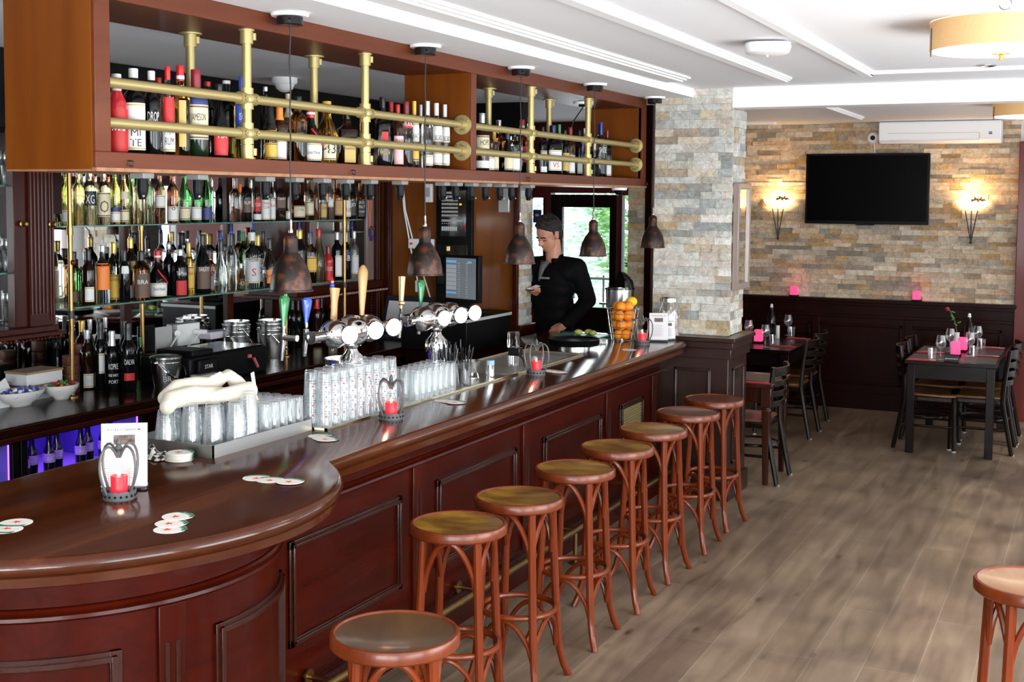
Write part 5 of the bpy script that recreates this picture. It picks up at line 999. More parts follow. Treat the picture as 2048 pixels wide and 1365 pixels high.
GM={'clear':gl('clear',(.94,.96,.95)),'pale':gl('pale',(.93,.92,.72)),'palegold':gl('palegold',(.90,.80,.42)),'gold':gl('gold',(.80,.45,.06)),'yellow':gl('yellow',(.80,.60,.10)),
'greeny':gl('greeny',(.66,.78,.20)),'green':gl('green',(.10,.34,.10)),'amber':gl('amber',(.78,.36,.06)),'amberd':gl('amberd',(.50,.17,.03)),'redamber':gl('redamber',(.55,.10,.02)),
'brown':pm('glass_brown',(.026,.008,.003),.07,spec=.4),'brownk':pm('glass_brownblack',(.012,.004,.002),.07,spec=.35),'black':pm('glass_black',(.003,.003,.0035),.07,spec=.32),'dkgreen':pm('glass_darkgreen',(.006,.016,.006),.07,spec=.35),
'red':pm('glass_red',(.42,.02,.025),.12,coat=.5),'smoke':gl('smoke',(.30,.29,.28)),'frost':gl('frost',(.80,.82,.80),.35),'ltblue':gl('ltblue',(.72,.80,.80),.15),'blue':gl('blue',(.35,.66,.80)),'violet':gl('violet',(.35,.25,.60)),
'rose':gl('rose',(.86,.42,.30)),'rosed':gl('rosed',(.70,.22,.14)),'pink':gl('pink',(.86,.70,.66))}
def rad_at(P,t):
    for (r0,z0),(r1,z1) in zip(P[:-1],P[1:]):
        if z0<=t<=z1: return r0+(r1-r0)*(t-z0)/max(1e-6,z1-z0)
    return P[-1][0]
def bottle(row):
    x,y,z,h,r,shape,glass,cap,cf,labels,texts,lab=row
    n,P=SHP[shape]; seg=24
    az=-38
    rot=R(az) if n>2 else 0
    name='wine_bottle' if shape in('wine','champ') and 'wine' in lab else 'liquor_bottle'
    def ring(k): return k*r
    prof=[(0,.004)]+[(a*r,b*h) for a,b in P]+[(0,h)]
    o=obj(name,MB().lathe(prof,seg,n=n,M=Matrix.Rotation(rot,4,'Z')),GM[glass],sm=40)
    o.location=(x,y,z); tag(o,lab,'bottle',group='bottles '+lab.split(' on ')[-1] if False else ('bottles in the overhead cabinet' if z>2 else 'bottles on the top glass shelf' if z>1.8 else 'bottles on the lower glass shelf' if z>1.2 else 'bottles on the back counter'))
    if cap and not (z>1.8 and z<2):
        ck=cap[0]; rr=rad_at(P,cf)*r*1.06; r1=max(rad_at(P,.97)*r*1.12,.30*r)
        pr=[(rr,cf*h)]
        for t in (cf+(1-cf)*.35,cf+(1-cf)*.7): pr.append((max(rad_at(P,t)*r*1.10,r1*.95),t*h))
        pr+=[(r1,h*1.0),(r1*.92,h+.004),(0,h+.004)]
        co=obj('cap',MB().lathe(pr,18),cmat(ck,True),o)
        if 'pourer' in lab:
            col=M['blue'] if 'blue' in lab else M['chrome']
            obj('pourer',MB().lathe([(.010,h+.003),(.011,h+.012),(.006,h+.02),(0,h+.022)],12).tube([(0,0,h+.01),(.004,-.006,h+.04),(.016,-.020,h+.062)],[.006,.0045,.003],8),col,o)
        elif len(cap)>1:
            obj('cap_ring',MB().lathe([(r1*1.04,h*.86),(r1*1.04,h*.90)],18),cmat(cap[1]),co)
    lo=[]
    for (z0,z1,k,sp) in labels:
        vs=[];m=14;zs=[z0+(z1-z0)*i/4 for i in range(5)]
        for t in zs:
            for i in range(m+1):
                a=-sp+2*sp*i/m; q=rad_at(P,t)*r+.0007; kk=sq(R(a),n)
                aa=R(a)+R(az); vs.append((q*kk*cos(aa),q*kk*sin(aa),t*h))
        fs=[(j*(m+1)+i,j*(m+1)+i+1,(j+1)*(m+1)+i+1,(j+1)*(m+1)+i) for j in range(4) for i in range(m)]
        lb=obj('label',MB().add(vs,fs),cmat(k),o); lo.append((z0,z1,lb))
        if z1-z0>.15 and k in 'WCSYT':
            for q0,q1 in ((z0+.012,z0+.030),(z1-.032,z1-.014)):
                bv=[]
                for t in (q0,q1):
                    for i in range(m+1):
                        a=R((-sp+2*sp*i/m)*.92); q=rad_at(P,t)*r+.0013; kk=sq(a,n); bv.append((q*kk*cos(a+R(az)),q*kk*sin(a+R(az)),t*h))
                obj('label_border',MB().add(bv,[(i,i+1,m+2+i,m+1+i) for i in range(m)]),cmat('G' if k in 'WS' else 'D'),lb)
    for (t,k,zc,th) in texts:
        q=rad_at(P,zc)*r+.0016
        par=o
        for a,b,l in lo:
            if a<=zc<=b: par=l
        vs,fs,w=text_geo(t); s=th*h; 
        mx=1.25*r
        if w*s>mx: s2=mx/w
        else: s2=s
        out=[]
        for tx,ty in vs:
            a=tx*s2/r; kk=sq(a,n); out.append((q*kk*cos(a+R(az)),q*kk*sin(a+R(az)),zc*h+ty*s))
        obj('lettering',MB().add(out,fs),cmat(k),par,sm=0)
    if 'ribbon' in lab:
        pts=[]
        for i in range(9):
            t=.60-.30*i/8; a=R(az-10+i*9); q=rad_at(P,t)*r+.003; pts.append((q*cos(a),q*sin(a),t*h))
        obj('ribbon',MB().tube(pts,.005,6),cmat('R'),o)
    return o
for row in BOTTLES: bottle(row)

# ------------------------------------------------------------------ glasses on the bar
ZT=1.10
tr=thing('glass_tray','stainless steel glass tray with folded rim on the bar','tray',(-3.09,3.93,ZB))
tb=MB().box(-3.285,3.62,ZB,-2.905,4.25,ZB+.008)
tb.box(-2.908,3.618,ZB,-2.902,4.252,ZB+.047).box(-3.29,3.618,ZB,-2.902,3.623,ZB+.047).box(-3.29,3.618,ZB,-3.285,4.252,ZB+.047).box(-3.29,4.247,ZB,-2.902,4.252,ZB+.047)
obj('basin',tb,M['brushed'],tr,W=True)
c=MB().lathe([(0,0),(.05,0),(.05,.0015),(0,.0015)],24,(-2.9012,4.03,ZB+.044),M=Matrix.Rotation(PI/2,4,'Y')@Matrix.Diagonal((.7,1,1,1)))
def ribbed(pr,seg,n):
    """lathe whose radius is fluted n times"""
    mb=MB().lathe(pr,seg)
    out=[]
    for (x,y,z) in mb.v:
        a=math.atan2(y,x); k=1+.025*cos(n*a); out.append((x*k,y*k,z))
    mb.v=out; return mb
def g_tumbler(): # upside down: mouth at the bottom
    return ribbed([(.031,0),(.037,.001),(.0365,.008),(.026,.086),(.024,.09),(0,.09)][::1],24,8).merge(MB().lathe([(.034,.001),(.0235,.078),(0,.079)],16))
def g_high(): return ribbed([(.0235,0),(.0245,.001),(.0225,.132),(.021,.137),(0,.137)],24,12).merge(MB().lathe([(.022,.001),(.020,.125),(0,.126)],16))
def g_beer(): return ribbed([(.029,0),(.031,.001),(.0255,.108),(.0235,.113),(0,.113)],24,10).merge(MB().lathe([(.0285,.001),(.0235,.102),(0,.103)],16))
def g_slim(): return ribbed([(.025,0),(.0262,.001),(.0225,.142),(.021,.147),(0,.147)],24,10).merge(MB().lathe([(.024,.001),(.0205,.134),(0,.135)],16))
BR_=M['beerred']=pm('glass_print_red',(.6,.05,.05),.4)
def proto(name,mb):
    o=obj(name,mb,M['stackglass']); o['category']='glass'; return o
pt=proto('tumbler',g_tumbler()); ph=proto('highball_glass',g_high()); pb=proto('beer_glass',g_beer()); ps=proto('long_drink_glass',g_slim())
vs=[];
def patch(r0,r1,z0,z1,sp,az,m=6):
    v=[];f=[]
    for j,(rr,zz) in enumerate(((r0,z0),(r1,z1))):
        for i in range(m+1):
            a=R(az-sp+2*sp*i/m); v.append((rr*cos(a),rr*sin(a),zz))
    f=[(i,i+1,m+2+i,m+1+i) for i in range(m)]
    return MB().add(v,f)
lp=MB().merge(patch(.0305,.0303,.058,.0595,24,-40)).merge(patch(.0301,.0299,.0685,.070,24,-40)).merge(patch(.0305,.0299,.058,.070,1.6,-64,2)).merge(patch(.0305,.0299,.058,.070,1.6,-16,2))
obj('print',lp,pm('glass_print_dark',(.03,.04,.035),.4),pb)
obj('star_print',patch(.0308,.0306,.044,.052,7,-40,3),BR_,pb)
def put(p,x,y,z,label,group):
    o=p.copy(); COL.objects.link(o); o.location=(x,y,z); tag(o,label,'glass',group)
    for ch in p.children: c=ch.copy(); COL.objects.link(c); c.parent=o
    return o
# five fluted tumbler stacks, each nested
st=[(-3.165,3.665,3),(-3.085,3.715,4),(-3.005,3.745,4),(-2.955,3.820,4),(-2.962,3.905,5)]
for i,(x,y,n) in enumerate(st):
    for k in range(n):
        put(pt,x,y,ZT+k*.0265,'inverted fluted tumbler in the %s tall stack from the coaster pile, %s from its base'%(ORD[i],ORD[k]),'tumblers in nested stacks')
for i,(x,y,n) in enumerate(((-3.20,3.755,3),(-3.13,3.81,3),(-3.06,3.835,3),(-3.04,3.92,3))):
    for k in range(n):
        put(pt,x,y,ZT+k*.0265,'inverted fluted tumbler under the towel, rear stack %s, %s from its base'%(ORD[i],ORD[k]),'tumblers in nested stacks')
for j in range(5):
    for i in range(5):
        x=-2.94-j*.054; y=3.985+i*.0535
        if j>=1 and i==0: x-=0.0
        if j==2 and i==0 or j==1 and i==0: continue
        put(ph,x,y,ZT,'inverted highball glass on steel tray, %s row from front, %s from beer glasses'%(ORD[j],ORD[4-i]),'highball glasses on the steel tray')
for j in range(2):
    for i in range(9):
        for k in range(4):
            put(pb,-2.885-j*.066,4.315+i*.0665,1.0948+k*.040,'printed beer glass, %s row, %s stack from the steel tray, %s from its base'%(('front','rear')[j],ORD[i],ORD[k]),'beer glasses in nested stacks')
for i in range(8):
    put(pb,-3.025,4.34+i*.0665,1.0948,'printed beer glass behind the stacks, single, %s from the steel tray'%ORD[i],'beer glasses behind the stacks')
for j in range(3):
    for i in range(7):
        put(ps,-2.875-j*.058,5.06+i*.058,1.0948,'slim inverted glass, %s row from bar front, %s from the straw cups'%(ORD[j],ORD[6-i]),'slim glasses on the steel surface')
for p in (pt,ph,pb,ps):
    for ch in list(p.children): bpy.data.objects.remove(ch)
    bpy.data.objects.remove(p)
# steel cooler behind the glasses
b=bucket('wine_cooler','wide steel cooler behind the beer glasses under the taps',-3.175,4.93,1.0948,.10,.20,None,False,M['steel'])
# towel heaped over the tumblers
tw=MB()
def roll(pts,rs):
    tw.tube([Vector(p) for p in pts],rs,14)
    for p,r in zip(pts,rs): tw.ball(p,r,12,8)
roll([(-3.12,3.625,1.262),(-3.13,3.66,1.282),(-3.10,3.74,1.292),(-3.08,3.84,1.280),(-3.07,3.92,1.272)],[.03,.036,.038,.034,.028])
roll([(-3.17,3.67,1.285),(-3.17,3.74,1.318),(-3.16,3.83,1.318),(-3.14,3.93,1.305)],[.028,.03,.030,.028])
roll([(-3.14,3.90,1.305),(-3.13,3.95,1.325),(-3.12,3.985,1.338),(-3.10,4.01,1.305),(-3.08,4.04,1.25),(-3.06,4.065,1.225)],[.028,.026,.024,.032,.040,.026])
roll([(-3.06,3.80,1.278),(-3.02,3.92,1.285),(-3.03,4.0,1.28)],[.024,.032,.036])
for i in range(7): tw.ball((-3.13+.006*i,3.90+.016*i,1.335+.006*(i%3)),.012,8,6,(1,.6,1.3))
o=obj('bar_towel',tw,M['towel'],sm=180)
r_=o.modifiers.new('r','REMESH'); r_.mode='VOXEL'; r_.voxel_size=.006; r_.use_smooth_shade=True; r_=o.modifiers.new('s','SMOOTH'); r_.iterations=4
tag(o,'crumpled cream towel heaped over the inverted tumblers','towel')
# foam scraper
t=thing('foam_scraper','white beer foam scraper standing in a cup beside the beer glasses','scraper',(-3.12,4.17,ZT))
obj('cup',MB().lathe([(0,0),(.027,0),(.030,.09),(.028,.09),(.025,.004),(0,.004)],18),M['thinglass'],t)
obj('blade',MB().boxc((0,-.012,.155),(.004,.022,.15),M=Matrix.Rotation(.22,4,'X')),M['white'],t,bev=.002)
# ------------------------------------------------------------------ coasters
def star(r): return [((r if i%2==0 else r*.42)*sin(i*PI/5),(r if i%2==0 else r*.42)*cos(i*PI/5)) for i in range(10)]
CW=pm('coaster_board',(.80,.77,.70),.7); CR=pm('coaster_red',(.72,.07,.04),.6); CG=pm('coaster_green',(.03,.17,.09),.6)
def coaster():
    o=obj('beer_mat',MB().lathe([(0,0),(.0465,0),(.0472,.0007),(.0465,.0014),(0,.0014)],36),CW)
    obj('star',MB().prism(star(.016),.0014,.00165),CR,o).data.transform(Matrix.Translation((0,-.008,0)))
    A=arc((0,-.055),.084,62,118,10); B=arc((0,-.055),.100,70,110,10)
    B=[p for p in B]; 
    bd=obj('green_band',MB().prism([p for p in A]+B[::-1],.0014,.0016),CG,o)
    vs,fs,w=text_geo('Heineken'); q=[]
    for tx,ty in vs:
        a=PI/2-tx*.0098/.090; rr=.0885+ty*.0098; q.append((rr*cos(a),-.055+rr*sin(a),.0018))
    obj('lettering',MB().add(q,fs),M['paper'],bd,sm=0)
    return o
c0=coaster()
def put_c(x,y,z,rz,label,group,tx=0):
    o=c0.copy(); COL.objects.link(o); o.location=(x,y,z); o.rotation_euler=(tx,0,rz); tag(o,label,'beer mat',group)
    for ch in c0.children:
        c=ch.copy(); COL.objects.link(c); c.parent=o
        for g in ch.children: d=g.copy(); COL.objects.link(d); d.parent=c
MATS=[(-2.805, 2.571, 1.0903, 200, 'white red starred lower beer mat cut by the picture edge', 'fan of two beer mats cut by the picture edge'), (-2.831, 2.632, 1.0919, 205, 'white red starred upper beer mat cut by the picture edge', 'fan of two beer mats cut by the picture edge'), (-2.389, 2.782, 1.0903, -30, 'white red starred lowest beer mat before the lantern', 'fan of three beer mats before the nearest lantern'), (-2.426, 2.831, 1.0919, -22, 'white red starred middle beer mat before the lantern', 'fan of three beer mats before the nearest lantern'), (-2.458, 2.898, 1.0935, -25, 'white red starred topmost beer mat before the lantern', 'fan of three beer mats before the nearest lantern'), (-2.569, 3.43, 1.0903, 30, 'white red starred lowest beer mat on the rounded edge', 'fan of three beer mats near the rounded bar edge'), (-2.506, 3.421, 1.0919, 28, 'white red starred middle beer mat on the rounded edge', 'fan of three beer mats near the rounded bar edge'), (-2.429, 3.427, 1.0935, 2, 'white red starred topmost beer mat on the rounded edge', 'fan of three beer mats near the rounded bar edge'), (-2.8, 4.155, 1.0903, 20, 'white red starred lowest beer mat by the steel tray corner', 'fan of three beer mats beyond the steel tray corner'), (-2.756, 4.119, 1.0919, -30, 'white red starred middle beer mat by the steel tray corner', 'fan of three beer mats beyond the steel tray corner'), (-2.729, 4.099, 1.0935, -35, 'white red starred topmost beer mat by the steel tray corner', 'fan of three beer mats beyond the steel tray corner'), (-2.776, 5.157, 1.0903, 20, 'white red starred lowest beer mat past the second lantern', 'fan of three beer mats past the second lantern'), (-2.74, 5.144, 1.0919, -20, 'white red starred middle beer mat past the second lantern', 'fan of three beer mats past the second lantern'), (-2.693, 5.12, 1.0935, -30, 'white red starred topmost beer mat past the second lantern', 'fan of three beer mats past the second lantern'), (-2.748, 6.334, 1.0903, 20, 'white red starred lowest beer mat beside the sink lantern', 'fan of three beer mats beside the sink lantern'), (-2.708, 6.31, 1.0919, -10, 'white red starred middle beer mat beside the sink lantern', 'fan of three beer mats beside the sink lantern'), (-2.668, 6.287, 1.0935, -20, 'white red starred topmost beer mat beside the sink lantern', 'fan of three beer mats beside the sink lantern'), (-2.685, 7.462, 1.0903, -20, 'white red starred single beer mat before the fruit lantern', ''), (-2.995, 3.543, 1.0903, 0, 'white beer mat in the tall pile before the steel tray, first from its base', 'tall pile of beer mats'), (-2.993, 3.541, 1.0917, -20, 'white beer mat in the tall pile before the steel tray, second from its base', 'tall pile of beer mats'), (-2.997, 3.537, 1.0932, -20, 'white beer mat in the tall pile before the steel tray, third from its base', 'tall pile of beer mats'), (-2.995, 3.538, 1.0947, -20, 'white beer mat in the tall pile before the steel tray, fourth from its base', 'tall pile of beer mats'), (-2.993, 3.541, 1.0961, -20, 'white beer mat in the tall pile before the steel tray, fifth from its base', 'tall pile of beer mats'), (-2.997, 3.543, 1.0976, -20, 'white beer mat in the tall pile before the steel tray, sixth from its base', 'tall pile of beer mats'), (-2.995, 3.54, 1.099, -20, 'white beer mat in the tall pile before the steel tray, seventh from its base', 'tall pile of beer mats'), (-2.993, 3.537, 1.1005, -20, 'white beer mat in the tall pile before the steel tray, eighth from its base', 'tall pile of beer mats'), (-2.997, 3.538, 1.1019, -20, 'white beer mat in the tall pile before the steel tray, ninth from its base', 'tall pile of beer mats'), (-2.995, 3.542, 1.1034, -20, 'white beer mat in the tall pile before the steel tray, tenth from its base', 'tall pile of beer mats'), (-2.993, 3.543, 1.1048, -20, 'white beer mat in the tall pile before the steel tray, eleventh from its base', 'tall pile of beer mats'), (-2.997, 3.539, 1.1062, -20, 'white beer mat in the tall pile before the steel tray, twelfth from its base', 'tall pile of beer mats'), (-2.995, 3.541, 1.1077, -20, 'white beer mat in the tall pile before the steel tray, thirteenth from its base', 'tall pile of beer mats'), (-2.993, 3.543, 1.1092, -20, 'white beer mat in the tall pile before the steel tray, fourteenth from its base', 'tall pile of beer mats'), (-2.997, 3.546, 1.1106, -20, 'white beer mat in the tall pile before the steel tray, fifteenth from its base', 'tall pile of beer mats'), (-2.995, 3.546, 1.112, -20, 'white beer mat in the tall pile before the steel tray, sixteenth from its base', 'tall pile of beer mats'), (-2.993, 3.543, 1.1135, -20, 'white beer mat in the tall pile before the steel tray, seventeenth from its base', 'tall pile of beer mats'), (-2.997, 3.541, 1.115, -20, 'white beer mat in the tall pile before the steel tray, eighteenth from its base', 'tall pile of beer mats'), (-2.995, 3.543, 1.1164, -20, 'white beer mat in the tall pile before the steel tray, nineteenth from its base', 'tall pile of beer mats'), (-2.993, 3.547, 1.1179, -20, 'white beer mat in the tall pile before the steel tray, twentieth from its base', 'tall pile of beer mats')]
for x,y,z,rz,l,g in MATS: put_c(x,y,z,R(rz),l,g or None)

for ch in list(c0.children):
    for g in list(ch.children): bpy.data.objects.remove(g)
    bpy.data.objects.remove(ch)
bpy.data.objects.remove(c0)
# ------------------------------------------------------------------ crown candle lanterns
def lantern(label,x,y,rz,z=ZB):
    t=thing('candle_lantern',label,'lantern',(x,y,z),rz,'crown candle lanterns on the bar')
    n=48; mb=MB(); vs=[];fs=[]
    for i in range(n):
        a=2*PI*i/n; zt=.026+.004*abs(sin(a*10))
        for (r,zz) in ((.050,0),(.0525,zt),(.0505,zt),(.048,.004)): vs.append((r*cos(a),r*sin(a),zz))
    for i in range(n):
        j=(i+1)%n
        for k in range(3): fs.append((i*4+k,j*4+k,j*4+k+1,i*4+k+1))
    mb.add(vs,fs).lathe([(0,0),(.050,0),(.050,.003),(0,.003)],36)
    base=obj('pierced_base',mb,M['zinc'],t)
    d=MB()
    for i in range(18):
        a=2*PI*i/18; d.ball((.0513*cos(a),.0513*sin(a),.013),.0042,8,6,(1,1,1))
    obj('holes',d,M['black'],base)
    for k in range(4):
        a=PI/4+k*PI/2; pts=[]
        for i in range(15):
            s=i/14
            r=(.050+.026*sin(PI*min(1,s*1.25))**1.0) if s<.62 else .050+.026*sin(PI*min(1,.62*1.25))-(s-.62)/.38*(.05+.026*sin(PI*.775))*.93
            zz=.02+.135*s/.62*(1) if s<.62 else .155+.02*sin((s-.62)/.38*PI)-.022*((s-.62)/.38)**2
            r=max(r,.006); pts.append((r*cos(a),r*sin(a),zz))
        obj('crown_arm',MB().tube(pts,.0042,8),M['zinc'],t)
    obj('finial',MB().lathe([(0,.128),(.006,.13),(.009,.138),(.013,.145),(.008,.152),(.014,.160),(.008,.169),(.010,.176),(.006,.186),(.002,.194),(0,.196)],18),M['zinc'],t)
    obj('glass_cup',MB().lathe([(0,.006),(.031,.006),(.035,.095),(.0335,.095),(.030,.010),(0,.010)],28),M['cupglass'],t)
    ca=obj('candle',MB().lathe([(0,.011),(.0255,.011),(.0265,.072),(.020,.074),(0,.066)],24),M['red'],t)
    ca['label']='glowing red candle'
    obj('flame',MB().ball((0,0,.078),.005,10,8,(1,1,1.7)),M['flame'],ca)
    li=bpy.data.lights.new('candle_light','POINT'); li.energy=.16; li.color=(1,.45,.25); li.shadow_soft_size=.008
    lo=bpy.data.objects.new('candle_light',li); COL.objects.link(lo); lo.parent=t; lo.location=(0,0,.10)
    return t
lantern('crown lantern with red candle before the menu card on the rounded bar end',-2.783,3.005,R(38))
lantern('crown lantern with red candle in front of the beer glasses',-2.752,4.63,R(30))
lantern('crown lantern with red candle by the steel sink',-2.752,6.17,R(40))
lantern('crown lantern with red candle in front of the fruit basket',-2.714,7.80,R(35))
# ------------------------------------------------------------------ menu cards
def menu(label,x,y,rz,w=.105,h=.165,lean=-.16,head='KOEKENBIER'):
    t=thing('menu_stand',label,'menu',(x,y,ZB),rz)
    m_=Matrix.Rotation(lean,4,'X')
    o=obj('card',MB().boxc(m_@Vector((0,0,h/2+.012)),(w,.004,h),M=m_),M['paper'],t)
    F=m_@Matrix.Translation((0,-.0026,.012))
    def at(px,pz): return F@Vector((px,0,pz))
    tm=MB(); text_flat(tm,head,.008,F@frameM((-.008,0,h*.90),(1,0,0),(0,0,1)),width=w*.62); obj('lettering',tm,M['iron'],o)
    ln=MB()
    for i in range(14): ln.boxc(F@Vector((-.012,0,h*.55-i*h*.032)),(w*(.50+.12*((i*7)%3)),.0008,.0016),M=m_)
    obj('text_lines',ln,pm('menu_grey',(.35,.33,.36),.6),o)
    obj('photo',MB().boxc(F@Vector((0,0,h*.74)),(w*.46,.0010,h*.15),M=m_),pm('photo_tone',(.22,.14,.12),.5,noise=.9,nscale=60),o)
    obj('emblem',MB().boxc(F@Vector((w*.32,0,h*.90)),(.009,.0010,.004),M=m_),M['iron'],o)
    obj('foot',MB().box(-w/2,-.02,0,w/2,.06,.012),M['blackgloss'],t,bev=.003)
    return t
menu('white menu card on the rounded bar end behind the lantern',-2.845,3.095,R(36),.145,.205,-.12)
menu('white menu card in front of the sweets jar',-2.665,7.99,R(22),.125,.18)
menu('white menu card turned aside right behind the fruit basket lantern',-2.62,8.09,R(50),.09,.13,-.1)
# chequered cloth
def checks():
    m,nt,out=newmat('chequered_cloth'); L=nt.links.new; b=nt.nodes.new('ShaderNodeBsdfPrincipled'); L(b.outputs[0],out.inputs[0]); b.inputs['Roughness'].default_value=.9
    tc=nt.nodes.new('ShaderNodeTexCoord'); ck=nt.nodes.new('ShaderNodeTexChecker'); ck.inputs['Scale'].default_value=55; ck.inputs[1].default_value=(.55,.52,.46,1); ck.inputs[2].default_value=(.015,.015,.015,1)
    L(tc.outputs['UV'],ck.inputs[0]); L(tc.outputs['Object'],ck.inputs[0]); L(ck.outputs[0],b.inputs[0]); return m
vs=[];nu=14;nv=10
for j in range(nv+1):
    for i in range(nu+1):
        u=i/nu; v=j/nv
        vs.append((-3.17+.14*u,3.50+.09*v-.03*u,ZB+.004+.035*sin(PI*u)**.7*sin(PI*v)*(1+.5*sin(u*11+v*7))))
o=obj('chequered_cloth',MB().add(vs,[(j*(nu+1)+i,j*(nu+1)+i+1,(j+1)*(nu+1)+i+1,(j+1)*(nu+1)+i) for j in range(nv) for i in range(nu)]),checks(),sm=180,sub=1)
tag(o,'crumpled black and white chequered cloth beside the coaster pile','cloth')
# ------------------------------------------------------------------ beer taps
def tower(label,x,y,span,handles,meds,fl):
    t=thing('beer_tap_tower',label,'beer tap',(x,y,1.0948))
    H=.345
    obj('column',MB().lathe([(0,0),(.068,0),(.070,.01),(.056,.03),(.050,.10),(.056,.15),(.062,.19),(.054,.225),(.030,.25),(.024,.265),(.03,.275),(.03,.30),(0,.30)],28),M['chrome'],t)
    mb=MB().lathe([(0,-.076),(.034,-.074),(.062,-.054),(.072,-.022),(.072,.022),(.062,.054),(.034,.074),(0,.076)],28,(0,0,H),M=Matrix.Rotation(PI/2,4,'X'))
    mb.lathe([(.036,.05),(.042,.058),(.038,.066),(.02,.072),(0,.073)],24,(0,0,H))
    obj('centre_drum',mb,M['chrome'],t)
    for s in (-1,1):
        L=span[0] if s<0 else span[1]
        pr=[(.040,.05),(.034,.078),(.034,.09),(.052,.10),(.064,.125),(.064,.160),(.052,.19),(.030,.207),(.022,.21),(.022,L-.02),(.028,L-.012),(.028,L),(0,L+.004)]
        obj('cross_tube',MB().lathe(pr,24,(0,0,H),M=Matrix.Rotation(-s*PI/2,4,'X')),M['chrome'],t)
    for (dy,tint) in meds:
        m_=Matrix.Translation((.05,dy,H))@Matrix.Rotation(R(-28),4,'Z')@Matrix.Rotation(PI/2,4,'Y')
        me=obj('medallion',MB().lathe([(.018,-.02),(.022,.01),(.040,.016),(.043,.024),(.043,.034),(.040,.038),(.036,.038)],28,M=m_),M['chrome'],t)
        obj('badge',MB().lathe([(.0365,.036),(.0365,.0385),(0,.0385)],28,M=m_),pm('badge_%s'%tint,(.85,.85,.84) if tint=='white' else (.75,.68,.55),.3),me)
        if tint!='white': obj('paper_label',MB().boxc(m_@Vector((-.01,.0,.040)),(.022,.020,.002),M=m_),pm('label_print',(.35,.25,.06),.5),me)
    for (dy,col,ln,kind) in handles:
        f=obj('faucet',MB().tube([(-.04,dy,H),(-.11,dy,H)],.014,12).tube([(-.11,dy,H+.02),(-.112,dy,H-.02),(-.122,dy,H-.10)],[.013,.012,.0085],12).tube([(-.11,dy,H),(-.11,dy,H+.05)],.008,10),M['chrome'],t)
        z0=H+.045; lean=-.18
        T=Matrix.Translation((-.11,dy,z0))@Matrix.Rotation(lean*.3,4,'Y')@Matrix.Rotation(-.14,4,'X')
        if kind=='flat': pr=[(0,0),(.010,0),(.012,.02),(.025,ln*.6),(.030,ln*.9),(.021,ln),(0,ln)]
        elif kind=='wood': pr=[(0,0),(.021,0),(.0205,ln*.3),(.022,ln*.6),(.031,ln*.93),(.033,ln),(0,ln)]
        elif kind=='paddle': pr=[(0,0),(.015,0),(.018,.04),(.030,ln*.7),(.033,ln*.86),(.026,ln*.93),(.010,ln),(0,ln)]
        else: pr=[(0,0),(.007,0),(.008,.02),(.020,.026),(.020,.036),(.012,.042),(.017,ln*.8),(.019,ln),(0,ln)]
        hd=obj('tap_handle',MB().lathe(pr,20,M=T@Matrix.Diagonal((.62 if kind!='gold' else 1,1,1,1))),col,f); hd['label']={'flat':'coloured plastic tap handle','wood':'wooden tap handle','paddle':'tall pale wooden tap handle','gold':'gold tap handle with copper collar'}[kind]
    return t
goldm=pm('gold_handle',(.55,.42,.18),.3,.7)
tower('chrome beer tap tower with white medallions behind the beer glasses',-3.06,4.80,(.33,.33),((-.40+.03,M['green'],.135,'flat'),(-.20,M['blue'],.115,'flat'),(.02,M['tapwood'],.145,'wood'),(.26,M['tapwood'],.24,'paddle')),((-.13,'white'),(.09,'white'),(.25,'white')),0)
tower('chrome beer tap tower beside the black straw cups',-3.06,5.60,(.30,.30),((-.17,goldm,.165,'gold'),(.03,M['green'],.135,'flat')),((-.055,'paper'),(.13,'white'),(.29,'white')),1)
# the little gnome on the wooden handle
t=thing('gnome_figurine','tiny gnome figurine with red hat on the short wooden tap handle','figurine',(-3.185,4.83,1.628))
obj('body',MB().ball((0,0,.012),.011,10,8,(1,1,1.2)),M['blue'],t); obj('head',MB().ball((0,0,.030),.008,10,8),pm('gnome_skin',(.7,.4,.28),.5),t); obj('hat',MB().lathe([(.009,.034),(0,.055)],12),M['red'],t)
# straw cups, shakers, spray tap
for i,(x,y,l) in enumerate(((-2.93,5.50,'clear cup packed with black straws, nearest the slim glasses'),(-2.90,5.585,'clear cup packed with black straws, nearest the sink'),(-2.99,5.575,'clear cup packed with black straws, behind the other two'))):
    t=thing('straw_cup',l,'cup',(x,y,1.0948),0,'cups of black straws')
    obj('tumbler',MB().lathe([(0,0),(.034,0),(.041,.125),(.0395,.125),(.032,.006),(0,.006)],20),M['thinglass'],t)
    g=random.Random(i)
    for k in range(22):
        a=g.uniform(0,6.28); q=g.uniform(0,.028); e=g.uniform(.010,.045); hh=g.uniform(.15,.235)
        obj('straw',MB().tube([(q*cos(a),q*sin(a),.008),((q*.9+e)*cos(a)*.9,(q*.9+e)*sin(a)*.9,hh)],.0024,6),M['blackgloss'],t)
t=thing('measuring_cup','steel measuring cup with hook handle beside the sink','cup',(-2.99,5.86,1.0948))
obj('bowl',MB().lathe([(0,.03),(.028,.03),(.05,.09),(.052,.09),(.050,.092),(.026,.034),(0,.034)],24),M['steel'],t)
obj('stand',MB().lathe([(0,0),(.03,0),(.03,.004),(.012,.012),(.012,.03),(0,.03)],20).tube([(.03,-.02,.05),(.05,-.03,.03),(.055,-.03,.006),(.045,-.025,.002)],.0035,8),M['steel'],t)
t=thing('shaker','small steel shaker with blue band beside the sink','shaker',(-2.90,5.90,1.0948))
obj('body',MB().lathe([(0,0),(.023,0),(.023,.075),(0,.075)],24),M['chrome'],t); obj('band',MB().lathe([(.0235,.07),(.0235,.092),(.021,.095),(0,.095)],24),pm('shaker_blue',(.25,.42,.55),.35),t)
t=thing('drink_dispenser','square clear dispenser with black tap by the sink lantern','dispenser',(-2.98,6.36,1.0948))
